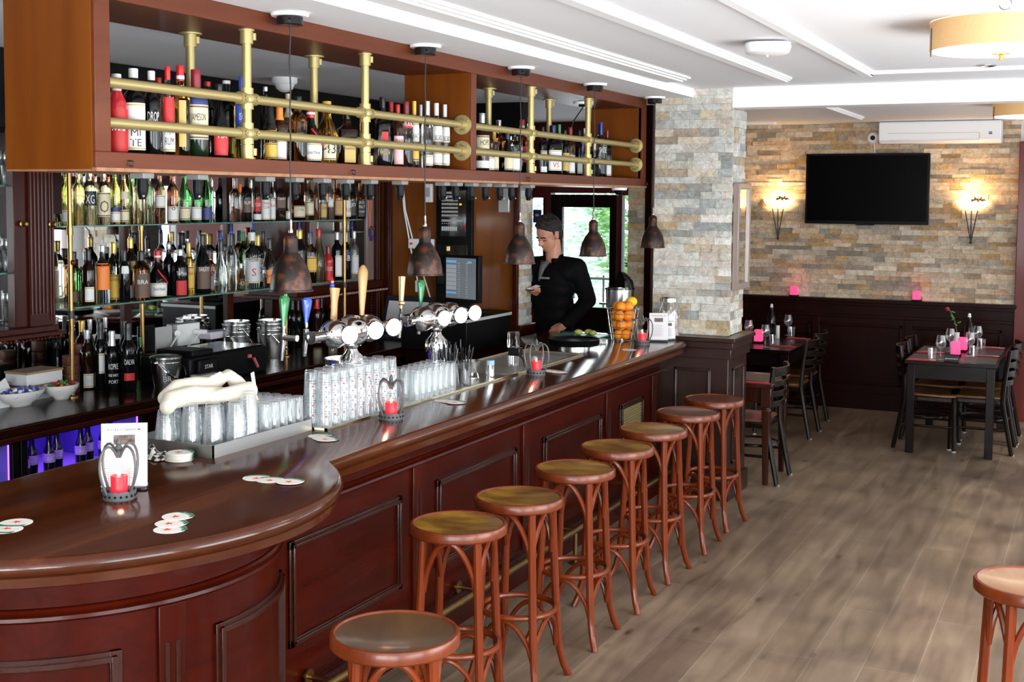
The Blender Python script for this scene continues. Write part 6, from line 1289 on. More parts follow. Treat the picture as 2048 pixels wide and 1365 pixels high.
obj('tank',MB().boxc((0,0,.155),(.055,.055,.09)),GM['clear'],t,bev=.006); obj('glass_base',MB().lathe([(0,0),(.03,0),(.034,.06),(.032,.06),(.028,.004),(0,.004)],18),M['thinglass'],t)
obj('tap_block',MB().boxc((.015,-.005,.088),(.07,.05,.045)).tube([(.03,0,.07),(.06,0,.05),(.08,-.01,.0)],.006,8),M['blackgloss'],t,bev=.003)
# tray stack, folded paper, fruit
for i in range(3):
    o=obj('serving_tray',MB().lathe([(0,.004),(.150,.004),(.162,.016),(.166,.016),(.155,0),(0,0)],40),M['black']); o.location=(-3.02,7.36,ZB+.024+i*.012)
    tag(o,'round black serving tray, %s of the stack past the sink'%('lowest','middle','topmost')[i],'tray','round black trays')
t=obj('tray_stand',MB().lathe([(0,0),(.10,0),(.10,.024),(0,.024)],32),M['steel']); t.location=(-3.02,7.36,ZB); tag(t,'low round steel stand under the black trays','stand')
o=obj('folded_paper',MB().boxc((-3.10,7.72,ZB+.008),(.30,.20,.014),rz=.4).boxc((-3.11,7.70,ZB+.020),(.26,.18,.008),rz=.5),M['paper'],bev=.003); tag(o,'white folded paper behind the black trays','paper')
t=thing('fruit_basket','wire basket piled with oranges on the bar','basket',(-2.90,7.93,ZB))
wm=M['steel']
for (z,r) in ((.006,.072),(.05,.082),(.095,.090),(.14,.097),(.185,.104),(.215,.108)):
    obj('wire_ring',MB().tube([(r*cos(2*PI*i/32),r*sin(2*PI*i/32),z) for i in range(32)],.0022 if z<.21 else .003,6,closed=True),wm,t)
for i in range(8):
    a=2*PI*i/8+.2; obj('wire_upright',MB().tube([(.072*cos(a),.072*sin(a),0),(.09*cos(a),.09*sin(a),.10),(.108*cos(a),.108*sin(a),.215),(.118*cos(a),.118*sin(a),.225)],.0022,6),wm,t)
k=0
lay=[(.042,.032,4),(.108,.042,4),(.172,.050,5),(.232,.040,4)]
for li,(z,q,n) in enumerate(lay):
    for i in range(n):
        a=2*PI*i/n+li*.7-.6
        o=obj('orange',MB().ball((0,0,0),.036,18,12,(1,1,.96)),M['orange']); o.location=(-2.90+q*cos(a),7.93+q*sin(a),ZB+z)
        tag(o,'orange in the wire basket, %s layer from the base'%ORD[li],'orange','oranges in the wire basket')
o=obj('lemon',MB().ball((0,0,0),.034,18,12,(1.2,1,1)),M['lemon']); o.location=(-2.86,7.985,ZB+.232+.03); tag(o,'yellow lemon resting on top of the oranges beside the menu card','lemon')
t=thing('citrus_bin','steel counter bin with open black roll lid behind the oranges','bin',(-3.03,8.22,ZB))
obj('drum',MB().lathe([(0,.0),(.08,0),(.095,.20),(.10,.33),(.097,.33),(.09,.20),(.076,.005),(0,.005)],32),M['steel'],t)
hv=MB(); vs=[];n=16
for j in range(7):
    b=PI/2*j/6
    for i in range(n+1):
        a=R(-50)+PI*i/n; vs.append((.10*cos(a)*cos(b),.10*sin(a)*cos(b),.335+.115*sin(b)))
obj('roll_lid',MB().add(vs,[(j*(n+1)+i,j*(n+1)+i+1,(j+1)*(n+1)+i+1,(j+1)*(n+1)+i) for j in range(6) for i in range(n)]).lathe([(.10,.325),(.105,.325),(.105,.338),(.10,.338)],32),M['blackgloss'],t)
t=thing('sweets_jar','glass jar of pale pink marshmallows with steel lid by the stone pillar','jar',(-2.66,8.19,ZB))
obj('jar_glass',MB().lathe([(0,.004),(.066,.004),(.075,.02),(.075,.19),(.060,.235),(.055,.255),(.053,.255),(.058,.233),(.072,.188),(.072,.02),(.064,.008),(0,.008)],30),M['thinglass'],t)
obj('lid',MB().lathe([(0,.292),(.050,.290),(.062,.280),(.062,.256),(0,.256)],28),M['steel'],t)
g=random.Random(3); k=0
mmat=pm('marshmallow',(.84,.68,.60),.7,sub=.2)
mpro=obj('marshmallow',MB().boxc((0,0,0),(.026,.022,.018)),mmat,bev=.005)
for i in range(80):
    a=g.uniform(0,6.28); q=.057*math.sqrt(g.random()); o=mpro.copy(); COL.objects.link(o)
    o.location=(-2.66+q*cos(a),8.19+q*sin(a),ZB+.022+.165*i/80); o.rotation_euler=(g.uniform(0,3),g.uniform(0,3),g.uniform(0,3)); tag(o,'pale marshmallow in the glass jar','marshmallow','marshmallows in the jar')
bpy.data.objects.remove(mpro)
o=obj('cutting_board',MB().box(-3.40,7.92,ZB,-3.06,8.16,ZB+.012),pm('board_green',(.03,.22,.16),.4),bev=.003); tag(o,'green cutting board at the far end of the bar','board')
for i,(x,y,s) in enumerate(((-3.26,8.02,1),(-3.20,8.06,1),(-3.15,8.02,.9))):
    o=obj('lime_wedge',MB().ball((0,0,.018),.026*s,14,10,(1.2,1,.75)),pm('lime',(.48,.52,.10),.5)); o.location=(x,y,ZB+.012); tag(o,'cut lime on the green board, %s from the oranges'%('third','second','nearest')[i],'lime','limes on the board')
t=thing('knife','kitchen knife lying across the green board','knife',(-3.30,8.10,ZB+.014),.3)
obj('blade',MB().box(-.02,-.014,0,.16,.012,.002),M['steel'],t); obj('handle',MB().box(-.12,-.011,-.004,-.02,.011,.012),M['blackgloss'],t,bev=.003)

# ------------------------------------------------------------------ bar stools
def seat_mat():
    m,nt,out=newmat('worn_seat'); L=nt.links.new; N=nt.nodes.new
    b=N('ShaderNodeBsdfPrincipled'); L(b.outputs[0],out.inputs[0]); b.inputs['Roughness'].default_value=.33; b.inputs['Coat Weight'].default_value=.3; b.inputs['Coat Roughness'].default_value=.15
    tc=N('ShaderNodeTexCoord'); oi=N('ShaderNodeObjectInfo'); ad=N('ShaderNodeVectorMath'); ad.operation='ADD'; L(tc.outputs['Object'],ad.inputs[0])
    ml=N('ShaderNodeMath'); ml.operation='MULTIPLY'; ml.inputs[1].default_value=30; L(oi.outputs['Random'],ml.inputs[0]); L(ml.outputs[0],ad.inputs[1])
    mp=N('ShaderNodeMapping'); mp.inputs['Scale'].default_value=(5,9,1); L(ad.outputs[0],mp.inputs[0])
    n=N('ShaderNodeTexNoise'); n.inputs['Scale'].default_value=1.1; n.inputs['Detail'].default_value=6; n.inputs['Roughness'].default_value=.55; L(mp.outputs[0],n.inputs[0])
    r=N('ShaderNodeValToRGB'); e=r.color_ramp.elements; e[0].position=.33; e[0].color=(.075,.028,.006,1); e[1].position=.64; e[1].color=(.34,.18,.014,1); k=e.new(.48); k.color=(.18,.082,.009,1)
    L(n.outputs['Fac'],r.inputs[0]); L(r.outputs[0],b.inputs['Base Color']); return m
M['seat']=seat_mat()
M['seatred']=wood('red_brown_seat',(.06,.014,.006),(.13,.035,.012),.3,.4,'y',10,6)
M['seatbrown']=wood('brown_seat',(.045,.018,.006),(.13,.06,.014),.3,.3,'y',7,4)
M['seattan']=wood('tan_seat',(.20,.09,.04),(.34,.17,.08),.3,.4,'y',10,6)
M['rim']=wood('stool_rim',(.080,.012,.003),(.19,.038,.008),.28,.08,'z',16,3,spec=.3)
def stool(label,x,y,rz,sm=None):
    t=thing('bar_stool',label,'bar stool',(x,y,0),rz,'bentwood bar stools')
    obj('seat_rim',MB().lathe([(.150,.760),(.183,.760),(.1885,.766),(.1885,.792),(.184,.800),(.176,.801),(.171,.795),(.171,.775),(.150,.772)],48),M['rim'],t)
    obj('seat_panel',MB().lathe([(0,.786),(.08,.787),(.14,.792),(.172,.796),(.172,.774),(0,.772)],40),sm or M['seat'],t)
    def legp(a): 
        return [((.150+.0,.765)),(.158,.60),(.168,.40),(.178,.24),(.190,.12),(.210,.05),(.235,.0)]
    for k in range(4):
        a=PI/4+k*PI/2
        P=[(r*cos(a),r*sin(a),z) for r,z in legp(a)]
        # smooth the chain
        Q=[];rr=[]
        for i in range(len(P)-1):
            for s in range(4):
                u=s/4; Q.append(tuple(P[i][j]*(1-u)+P[i+1][j]*u for j in range(3)))
        Q.append(P[-1]); rr=[.0170 if q[2]>.2 else .0150 for q in Q]
        l=obj('leg',MB().tube(Q,rr,10),M['stool'],t)
        a2=a+PI/2; am=a+PI/4
        def arch(z0,z1,r0,rm,rad):
            pts=[]
            for i in range(17):
                u=i/16; s=sin(PI*u); w=math.sin(PI*u)**.62
                aa=a+PI/2*(u if True else 0)
                aa=a+(PI/2)*(.5-.5*cos(PI*u))**.9 if False else a+PI/2*u
                # stay by the leg while rising, cross at the top
                v=.5-.5*cos(PI*u)
                p0=Vector((r0*cos(a),r0*sin(a),0)); p1=Vector((r0*cos(a2),r0*sin(a2),0)); pm_=Vector((rm*cos(am),rm*sin(am),0))
                q=p0*(1-u)**2+pm_*2*u*(1-u)*1.0+p1*u**2
                pts.append((q.x,q.y,z0+(z1-z0)*w))
            return MB().tube(pts,rad,8)
        obj('upper_arch',arch(.55,.752,.150,.150,.0115),M['stool'],t)
        obj('lower_arch',arch(.14,.305,.172,.160,.0105),M['stool'],t)
    obj('foot_ring',MB().tube([(.158*cos(2*PI*i/40),.158*sin(2*PI*i/40),.325) for i in range(40)],.0125,10,closed=True),M['stool'],t)
    return t
SL=['bentwood bar stool with brown seat, nearest the rounded bar end','bentwood bar stool with mustard seat, second from the rounded bar end','bentwood bar stool with mustard seat, third from the rounded bar end','bentwood bar stool with mustard seat, fourth from the rounded bar end','bentwood bar stool with mustard seat, fourth from the stone pillar','bentwood bar stool with scuffed mustard seat, third from the stone pillar','bentwood bar stool with red brown seat, second from the stone pillar','bentwood bar stool with red brown seat, right beside the stone pillar']
for i,(x,y,rz) in enumerate(((-1.801,3.053,30),(-2.198,4.205,10),(-2.171,4.70,0),(-2.173,5.323,2),(-2.176,5.889,4),(-2.170,6.434,-3),(-2.163,7.05,0),(-2.162,7.592,-6))):
    s=stool(SL[i],x,y,R(rz),M['seatred'] if i>=6 else M['seatbrown'] if i==0 else None)
stool('bentwood bar stool with tan seat alone on the open floor, cut by the picture edge',-.157,4.39,R(22),M['seattan'])
# ------------------------------------------------------------------ dining chairs
def chair_parts(t):
    W=.20
    for s in (-1,1):
        P=[(-.285,s*.205,0),(-.245,s*.20,.20),(-.205,s*.195,.42),(-.205,s*.195,.50),(-.220,s*.195,.66),(-.245,s*.195,.852)]
        Q=[]
        for i in range(len(P)-1):
            for u in (0,.5): Q.append(tuple(P[i][j]*(1-u)+P[i+1][j]*u for j in range(3)))
        Q.append(P[-1]); obj('rear_post',MB().tube(Q,.024,8,flat=.8),M['chair'],t)
        obj('leg',MB().tube([(.185,s*.19,.44),(.195,s*.195,0)],[.021,.016],8),M['chair'],t)
        obj('foot_cap',MB().lathe([(0,0),(.017,0),(.017,.012),(0,.012)],10,(.195,s*.195,0)),M['greyplastic'],t); obj('foot_cap',MB().lathe([(0,0),(.019,0),(.019,.012),(0,.012)],10,(-.285,s*.205,0)),M['greyplastic'],t)
    for i,z in enumerate((.815,.730,.655,.58)):
        x0=-.205-.05*(z-.5)/.385; h=.066 if i==0 else .044
        pts=[(x0-.055*sin(PI*(k/10)),-.195+.39*k/10) for k in range(11)]
        vs=[];
        for (x,y) in pts:
            for (dx,dz) in ((-.008,-h/2),(.008,-h/2),(.008,h/2),(-.008,h/2)): vs.append((x+dx,y,z+dz))
        fs=[]
        for k in range(10):
            for j in range(4): fs.append((k*4+j,(k+1)*4+j,(k+1)*4+(j+1)%4,k*4+(j+1)%4))
        fs+= [(0,1,2,3),(43,42,41,40)]
        obj('back_slat',MB().add(vs,fs),M['chair'],t,bev=.003)
    obj('seat',MB().prism([(-.19,-.185),(.12,-.215),(.20,-.19),(.215,0),(.20,.19),(.12,.215),(-.19,.185)],.445,.468),M['chairseat'],t,bev=.006)
    obj('seat_rail',MB().box(-.20,-.19,.40,.19,.19,.446),M['chair'],t,bev=.01)
    obj('stretcher',MB().tube([(-.24,-.195,.20),(.185,-.19,.20)],.011,8).tube([(-.24,.195,.20),(.185,.19,.20)],.011,8).tube([(.0+.19*cos(a)-.05,.19*sin(a),.27) for a in [2*PI*i/24 for i in range(24)]],.009,8,closed=True),M['chair'],t)
ch=thing('dining_chair','dark ladder back dining chair beside the table behind the stone pillar','chair',(-2.32,9.01,0),PI,'ladder back dining chairs'); chair_parts(ch)
for (x,y,a,l) in ((-2.48,10.88,180,'dark ladder back chair at the table below the wall lamp, nearer one'),(-2.52,11.45,180,'dark ladder back chair at the table below the wall lamp, farther one'),
    (-1.215,10.85,0,'dark ladder back chair on the pillar side of the reserved table, nearer one'),(-1.225,11.42,0,'dark ladder back chair on the pillar side of the reserved table, farther one'),
    (-.87,10.93,180,'dark ladder back chair on the window side of the reserved table, nearer one'),(-.865,11.47,180,'dark ladder back chair on the window side of the reserved table, farther one')):
    dup(ch,(x,y,0),R(a),l)
# ------------------------------------------------------------------ tables
def table(label,x0,x1,y0,y1,h,block=True):
    tm_=M['redtable'] if h==.735 else M['table']
    t=thing('dining_table',label,'table',((x0+x1)/2,(y0+y1)/2,0),0,'dark dining tables')
    obj('table_top',MB().box(x0,y0,h-.03,x1,y1,h),tm_,t,W=True,bev=.004)
    obj('apron',MB().box(x0+.06,y0+.06,h-.15,x1-.06,y1-.06,h-.03),tm_,t,W=True)
    for x in (x0+.05,x1-.05):
        for y in (y0+.05,y1-.05):
            if block: mb=MB().boxc((x,y,h-.10),(.075,.075,.14)).lathe([(0,0),(.020,0),(.027,.30),(.032,h-.22),(.034,h-.19),(.026,h-.18),(.03,h-.16),(0,h-.16)],8,(x,y,0),n=6)
            else: mb=MB().boxc((x,y,(h-.03)/2),(.062,.062,h-.03))
            obj('leg',mb,tm_,t,W=True,bev=.004)
    return t
table('dark wooden table right behind the stone pillar',-2.76,-2.07,8.76,9.36,.735)
table('dark wooden table against the wall, below the wall lamp by the pillar',-3.06,-2.40,10.78,12.25,.74)
table('long dark reserved table laid with pink candles near the windows',-1.40,-.695,10.46,11.87,.76,False)
PMAT=pm('placemat_slate',(.045,.045,.052),.5); RED=pm('napkin_red',(.45,.02,.04),.6)
def mat(x,y,z,label,rz=0):
    o=obj('placemat',MB().boxc((0,0,.0015),(.28,.40,.003)),PMAT); o.location=(x,y,z+.0002); o.rotation_euler=(0,0,rz); tag(o,label,'placemat','slate placemats')
def napkin(x,y,z,label,rz=0):
    o=obj('napkin',MB().boxc((0,0,.004),(.22,.055,.008)),RED,bev=.002); o.location=(x,y,z+.0002); o.rotation_euler=(0,0,rz); tag(o,label,'napkin','red napkins with cutlery')
    obj('fork',MB().tube([(-.09,.0,.010),(.07,.0,.010)],.003,6).boxc((.085,0,.010),(.04,.018,.003)),M['steel'],o)
def wine(x,y,z,label):
    o=obj('wine_glass',MB().lathe([(0,0),(.036,0),(.034,.003),(.006,.007),(.0045,.075),(.010,.086),(.034,.108),(.042,.135),(.036,.165),(.029,.200),(.0275,.200),(.034,.165),(.040,.135),(.032,.110),(.009,.089),(0,.087)],24),M['thinglass']); o.location=(x,y,z+.0003); tag(o,label,'wine glass','wine glasses on the tables')
def water(x,y,z,label):
    o=obj('water_glass',MB().lathe([(0,0),(.028,0),(.036,.095),(.034,.095),(.027,.010),(0,.010)],20),M['thinglass']); o.location=(x,y,z+.0003); tag(o,label,'water glass','water glasses on the tables')
def votive(x,y,z,label,cube=False):
    t=thing('candle_holder',label,'candle',(x,y,z),0,'pink candle holders')
    obj('tray',MB().boxc((0,0,.008),(.085,.085,.016)),M['black'],t,bev=.002)
    s=.072; h=.085 if cube else .105
    obj('glowing_glass',MB().boxc((0,0,.016+h/2),(s,s,h)),M['pinkglow'],t,bev=.006)
    li=bpy.data.lights.new('candle_light','POINT'); li.energy=.15; li.color=(1,.2,.3); li.shadow_soft_size=.04
    lo=bpy.data.objects.new('candle_light',li); COL.objects.link(lo); lo.parent=t; lo.location=(0,0,h+.09)
def carafe(x,y,z,label):
    t=thing('water_bottle',label,'bottle',(x,y,z),0,'stoppered water bottles')
    obj('body',MB().lathe([(0,0),(.040,0),(.044,.02),(.044,.16),(.034,.20),(.016,.235),(.015,.275),(0,.275)],20),GM['smoke'],t)
    obj('stopper',MB().ball((0,0,.288),.014,12,8).lathe([(.015,.265),(.017,.275),(.010,.28)],12),M['white'],t)
tz=.76
mat(-1.24,10.72,tz,'slate placemat at the reserved table, pillar side, nearer'); mat(-1.24,11.35,tz,'slate placemat at the reserved table, pillar side, farther')
mat(-.855,10.72,tz,'slate placemat at the reserved table, window side, nearer'); mat(-.855,11.35,tz,'slate placemat at the reserved table, window side, farther')
napkin(-1.27,10.50,tz,'red napkin with cutlery at the near edge of the reserved table, pillar side'); napkin(-1.27,11.06,tz,'red napkin with cutlery between the pillar side placemats')
napkin(-.83,11.03,tz,'red napkin with cutlery between the window side placemats'); napkin(-.83,11.66,tz,'red napkin with cutlery at the wall end of the reserved table')
wine(-1.14,10.62,tz,'wine glass at the near pillar side of the reserved table'); wine(-1.13,11.22,tz,'wine glass at the far pillar side of the reserved table')
wine(-.95,10.98,tz,'wine glass at the near window side of the reserved table'); wine(-.94,11.58,tz,'wine glass at the far window side of the reserved table')
water(-1.20,10.56,tz,'water glass at the near pillar side of the reserved table'); water(-1.09,11.12,tz,'water glass at the far pillar side of the reserved table')
water(-.91,10.90,tz,'water glass at the near window side of the reserved table'); water(-.90,11.50,tz,'water glass at the far window side of the reserved table')
votive(-1.055,10.93,tz,'glowing pink candle on the reserved table, nearer one'); votive(-1.035,11.30,tz,'glowing pink candle on the reserved table, farther one')
carafe(-1.02,11.66,tz,'smoky water bottle with white stopper on the reserved table')
t=thing('flower_vase','slim vase with a drooping rose on the reserved table','vase',(-1.115,11.62,tz),0)
obj('vase_body',MB().lathe([(0,0),(.03,0),(.034,.05),(.02,.10),(.022,.13),(.020,.13),(.018,.10),(.031,.05),(.027,.004),(0,.004)],18),M['white'],t)
obj('stem',MB().tube([(0,0,.02),(-.005,0,.15),(-.03,-.01,.26),(-.07,-.02,.33)],.004,6),pm('stem_green',(.06,.16,.04),.5),t)
rl_=pm('rose_leaf',(.09,.22,.05),.4)
for (x,z,a) in ((-.01,.2,.6),(.01,.22,-.4),(-.03,.27,.9),(-.02,.25,-.9),(-.05,.31,.3)): obj('leaf',MB().ball((x+.018*cos(a*3),-.01,z),.02,8,6,(1,.5,.35),M=Matrix.Rotation(a,4,'Y')),rl_,t)
obj('rose_bloom',MB().ball((-.085,-.02,.335),.02,10,8),pm('rose_red',(.30,.01,.03),.5),t)
t=thing('reserved_sign','small black reserved sign at the near edge of the reserved table','sign',(-1.045,10.53,tz),0)
sg=obj('plate',MB().boxc((0,0,.026),(.115,.012,.050),M=Matrix.Rotation(-.25,4,'X')),M['blackgloss'],t)
tm=MB(); text_flat(tm,'gereserveerd',.013,frameM((0,-.0135,.027),(1,0,0),(0,.25,.97)),width=.096); obj('lettering',tm,M['paper'],sg)
tz=.735
mat(-2.24,9.05,tz,'slate placemat on the table right behind the stone pillar'); napkin(-2.20,8.80+.02,tz,'red napkin on the table right behind the stone pillar')
wine(-2.43,9.16,tz,'wine glass on the table right behind the stone pillar'); water(-2.385,8.98,tz,'water glass on the table right behind the stone pillar')
water(-2.45,9.02,tz,'second water glass on the table right behind the stone pillar, hidden more')
tz=.74
wine(-2.66,10.95,tz,'wine glass standing foremost on the table below the wall lamp'); wine(-2.90,11.30,tz,'wine glass by the pink candle on the table below the wall lamp')
wine(-2.70,12.02,tz,'wine glass farthest back on the table below the wall lamp'); wine(-3.0,11.0,tz,'wine glass close to the stone pillar edge, table below the wall lamp')
water(-2.93,11.2,tz,'water glass beside the pillar edge on the table below the wall lamp'); water(-2.63,11.12,tz,'water glass in the middle of the table below the wall lamp'); water(-2.64,11.9,tz,'water glass farthest back on the table below the wall lamp')
votive(-2.795,11.25,tz,'glowing pink candle on the table below the wall lamp'); carafe(-2.86,12.0,tz,'smoky water bottle with white stopper on the table below the wall lamp')
napkin(-2.52,11.05,tz,'red napkin at the near place of the table below the wall lamp'); napkin(-2.54,11.75,tz,'red napkin at the far place of the table below the wall lamp')
mat(-2.56,11.0-.12,tz,'slate placemat at the near place, table below the wall lamp') if False else None
o=obj('candle_stick',MB().lathe([(0,0),(.018,0),(.018,.12),(0,.12)],14),M['white']); o.location=(-2.73,11.72,tz); tag(o,'plain white pillar candle on the table below the wall lamp','candle')
votive(-2.75,12.475,1.085,'glowing pink candle on the wainscot ledge, under the wall lamp by the pillar',True)
votive(-1.575,12.475,1.085,'glowing pink candle on the wainscot ledge, below the television',True)
# ------------------------------------------------------------------ things on the back wall
WY=12.55
tv=thing('television','large black flat television on the stone wall','television',(-2.07,12.47,2.16))
M_=Matrix.Rotation(-.03,4,'X')
obj('case',MB().boxc((0,0,0),(1.17,.05,.685)),M['black'],tv,bev=.006)
obj('screen',MB().boxc((0,-.0255,.006),(1.13,.004,.635)),M['screen'],tv)
obj('base_strip',MB().boxc((0,-.026,-.345),(.18,.02,.016)),M['blackgloss'],tv,bev=.004)
obj('wall_mount',MB().box(-.2,.02,-.2,.2,.12,.2),M['black'],tv)
SG=pm('alabaster_glow',(.9,.75,.5),.4,emit=(1,.74,.38),es=2.0)
for (x,l) in ((-2.935,'glowing bowl wall lamp between the pillar and the television'),(-1.105,'glowing bowl wall lamp on the window side of the television')):
    t=thing('wall_lamp',l,'wall lamp',(x,12.54,1.66),0,'bowl wall lamps')
    vs=[];n=18;m=7
    for j in range(m+1):
        b=PI/2*j/m
        for i in range(n+1):
            a=PI+PI*i/n; r=.155*sin(b)**.8 if j else .0; vs.append((r*cos(a),r*sin(a)*.9,.295+.10*(1-cos(b))**.9))
    sh=obj('bowl_shade',MB().add(vs,[(j*(n+1)+i,j*(n+1)+i+1,(j+1)*(n+1)+i+1,(j+1)*(n+1)+i) for j in range(m) for i in range(n)]),SG,t)
    sd=sh.modifiers.new('t','SOLIDIFY'); sd.thickness=.004
    ir=MB()
    for dx in (-.055,.0,.055): ir.tube([(0,-.02,.0),(dx*.4,-.035,.12),(dx,-.05,.30)],.005,8)
    ir.ball((0,-.02,0),.014,10,8)
    obj('bracket',ir,M['iron'],t)
    lf=MB()
    for k in range(5): lf.ball((.02+.022*k,-.145,.40+.012*(k%2)),.016,8,6,(1.2,.3,.7),M=Matrix.Rotation(k*.7,4,'Y'))
    lf.tube([(0,-.14,.385),(.06,-.147,.405),(.13,-.12,.395)],.004,6)
    obj('leaf_ornament',lf,M['brassold'],t)
    li=bpy.data.lights.new('wall_lamp_light','POINT'); li.energy=8; li.color=(1,.62,.28); li.shadow_soft_size=.05
    lo=bpy.data.objects.new('wall_lamp_light',li); COL.objects.link(lo); lo.parent=t; lo.location=(0,-.085,.43)
t=thing('air_conditioner','long white wall air conditioner under the ceiling','air conditioner',(-1.40,12.42,2.59))
pr=[(.13,0),(-.06,.0),(-.10,.03),(-.115,.08),(-.105,.20),(-.09,.205),(.13,.205)]
vs=[(x,y,z) for x in (-.545,.545) for y,z in pr]; k=len(pr)
obj('casing',MB().add(vs,[tuple(range(k)),tuple(range(k,2*k))[::-1]]+[(i,(i+1)%k,k+(i+1)%k,k+i) for i in range(k)]),M['trimw'],t,bev=.01)
obj('flap',MB().boxc((-.04,-.092,.045),(.80,.008,.06),M=Matrix.Rotation(-.6,4,'X')),M['white'],t)
obj('flap_gap',MB().box(-.46,-.117,.092,.36,-.108,.095).box(.36,-.117,.04,.363,-.105,.095),M['greyplastic'],t)
obj('logo_red',MB().box(.44,-.1165,.075,.47,-.11,.087),pm('logo_red',(.5,.02,.10),.4),t); obj('logo_blue',MB().box(.44,-.1165,.088,.47,-.11,.100),pm('logo_blue',(.02,.35,.55),.4),t)
t=thing('dome_camera','round white camera with black lens between television and air conditioner','camera',(-2.03,12.555,2.655))
obj('housing',MB().lathe([(0,0),(.058,0),(.055,.03),(.038,.048),(0,.05)],24,M=Matrix.Rotation(PI/2,4,'X')),M['trimw'],t); obj('lens',MB().ball((0,-.05,0),.024,14,10),M['blackgloss'],t)
obj('lead',MB().tube([(.01,-.02,-.055),(.02,-.01,-.15),(.02,.0,-.24)],.004,6),M['trimw'],t)
# framed mirror on the pillar's side
t=thing('wall_mirror','narrow framed mirror on the side of the stone pillar','mirror',(-2.262,8.50,1.79))
fm=pm('mirror_frame',(.30,.24,.21),.35,.3)
obj('frame',MB().box(-2.265,8.335,1.43,-2.225,8.375,2.16).box(-2.265,8.625,1.43,-2.225,8.665,2.16).box(-2.265,8.375,2.12,-2.225,8.625,2.16).box(-2.265,8.375,1.43,-2.225,8.625,1.47),fm,t,W=True,bev=.003)
obj('glass',MB().box(-2.255,8.375,1.47,-2.238,8.625,2.12),M['mirror'],t,W=True)
# ceiling lamps and small ceiling fixtures
LF_=pm('linen_shade',(.62,.40,.20),.8,emit=(1,.55,.20),es=.28,noise=.2,nscale=200); DF=pm('lamp_diffuser',(.95,.93,.88),.5,emit=(1,.90,.74),es=2.2); BD=pm('shade_band',(.16,.14,.12),.6)
def drum(label,x,y,zt,r,h,e):
    t=thing('drum_lamp',label,'ceiling lamp',(x,y,zt),0,'linen drum ceiling lamps')
    obj('fabric_shade',MB().lathe([(r,-h-.004),(r,-.004),(r-.004,-.004),(r-.004,-h-.004)],56),LF_,t)
    obj('diffuser',MB().lathe([(r-.005,-h+.004),(r-.005,-h-.002),(r*.96,-h-.007),(r*.6,-h-.014),(0,-h-.017)],48),DF,t)
    obj('finial',MB().lathe([(0,-h-.045),(.010,-h-.045),(.010,-h-.025),(.035,-h-.02),(.035,-h-.016),(0,-h-.016)],20),M['brassold'],t)
    obj('ceiling_plate',MB().lathe([(0,0),(.12,0),(.12,-.03),(0,-.03)],28).lathe([(0,-.02),(.012,-.02),(.012,-h-.02),(0,-h-.02)],10),M['trimw'],t)
    obj('seam',MB().boxc((r*cos(R(200)),r*sin(R(200)),-h/2-.03),(.003,.02,h),rz=R(200)),BD,t)
    li=bpy.data.lights.new('drum_light','POINT'); li.energy=e; li.color=(1,.80,.55); li.shadow_soft_size=.1
    lo=bpy.data.objects.new('drum_light',li); COL.objects.link(lo); lo.parent=t; lo.location=(0,0,-h-.12)
drum('large linen drum ceiling lamp, the nearer one',-.40,5.62,ZC,.285,.118,10)
drum('linen drum ceiling lamp past the ceiling beam',-.50,10.35,ZC,.285,.10,6)
t=thing('smoke_alarm','white rounded oval alarm box on the ceiling','alarm',(-1.46,5.93,ZC-.012),R(20))
obj('housing',MB().lathe([(0,0),(.105,0),(.108,-.02),(.10,-.045),(.07,-.052),(0,-.054)],32,n=3.2).lathe([(0,-.05),(.006,-.05),(.005,-.062),(0,-.064)],10),M['trimw'],t); obj('seam',MB().box(-.001,-.109,-.04,.001,-.095,-.002),M['greyplastic'],t)
for (x,y,l) in ((-.60,7.42,'flush round ceiling spot before the beam'),(-1.13,9.6,'flush round ceiling spot past the beam')):
    t=thing('ceiling_spot',l,'light',(x,y,ZC)); obj('ring',MB().lathe([(.05,0),(.05,-.006),(.04,-.008),(.036,-.002),(.036,0)],28),M['steel'],t); obj('lens',MB().lathe([(.036,-.001),(0,-.001)],24),M['greyplastic'],t)
o=obj('ceiling_hook',MB().tube([(-.345+.022*cos(a),4.98,ZC-.024+.022*sin(a)) for a in [i*.5 for i in range(12)]],.003,6),M['steel']); tag(o,'small wire hook on the ceiling above the nearer drum lamp','hook')

# ------------------------------------------------------------------ the man behind the bar
def cap(mb,a,b,ra,rb,n=6):
    a=Vector(a); b=Vector(b); pts=[a.lerp(b,i/n) for i in range(n+1)]
    mb.tube(pts,[ra+(rb-ra)*i/n for i in range(n+1)],14); mb.ball(a,ra,14,10); mb.ball(b,rb,14,10); return mb
def remesh(o,v,s=4):
    r=o.modifiers.new('r','REMESH'); r.mode='VOXEL'; r.voxel_size=v; r.use_smooth_shade=True
    m=o.modifiers.new('s','SMOOTH'); m.factor=.5; m.iterations=s
P0=Vector((-3.66,8.52,0)); FA=R(-118)   # facing
per=thing('person','man in black zip jacket standing behind the bar looking down at a phone','person',P0)
Q=Matrix.Translation(P0)@Matrix.Rotation(FA,4,'Z')  # local x = front, y = his left, z up
def w(x,y,z): return Q@Vector((x,y,z))
hc=Vector((-3.688,8.475,1.775))
HM=Matrix.Translation(hc)@Matrix.Rotation(R(-116),4,'Z')@Matrix.Rotation(R(24),4,'Y')
def hd(x,y,z): return HM@Vector((x,y,z))
Lsh=Vector((-3.475,8.50,1.535)); Rsh=Vector((-3.83,8.55,1.535)); Lel=Vector((-3.405,8.56,1.30)); Lwr=Vector((-3.478,8.33,1.135)); Rel=Vector((-3.875,8.57,1.27)); Rwr=Vector((-3.785,8.47,1.345))
body=MB()
HR=HM.to_3x3().to_4x4()
body.ball(hd(-.012,0,.030),.098,20,16,(1.02,.80,.98),M=HR)
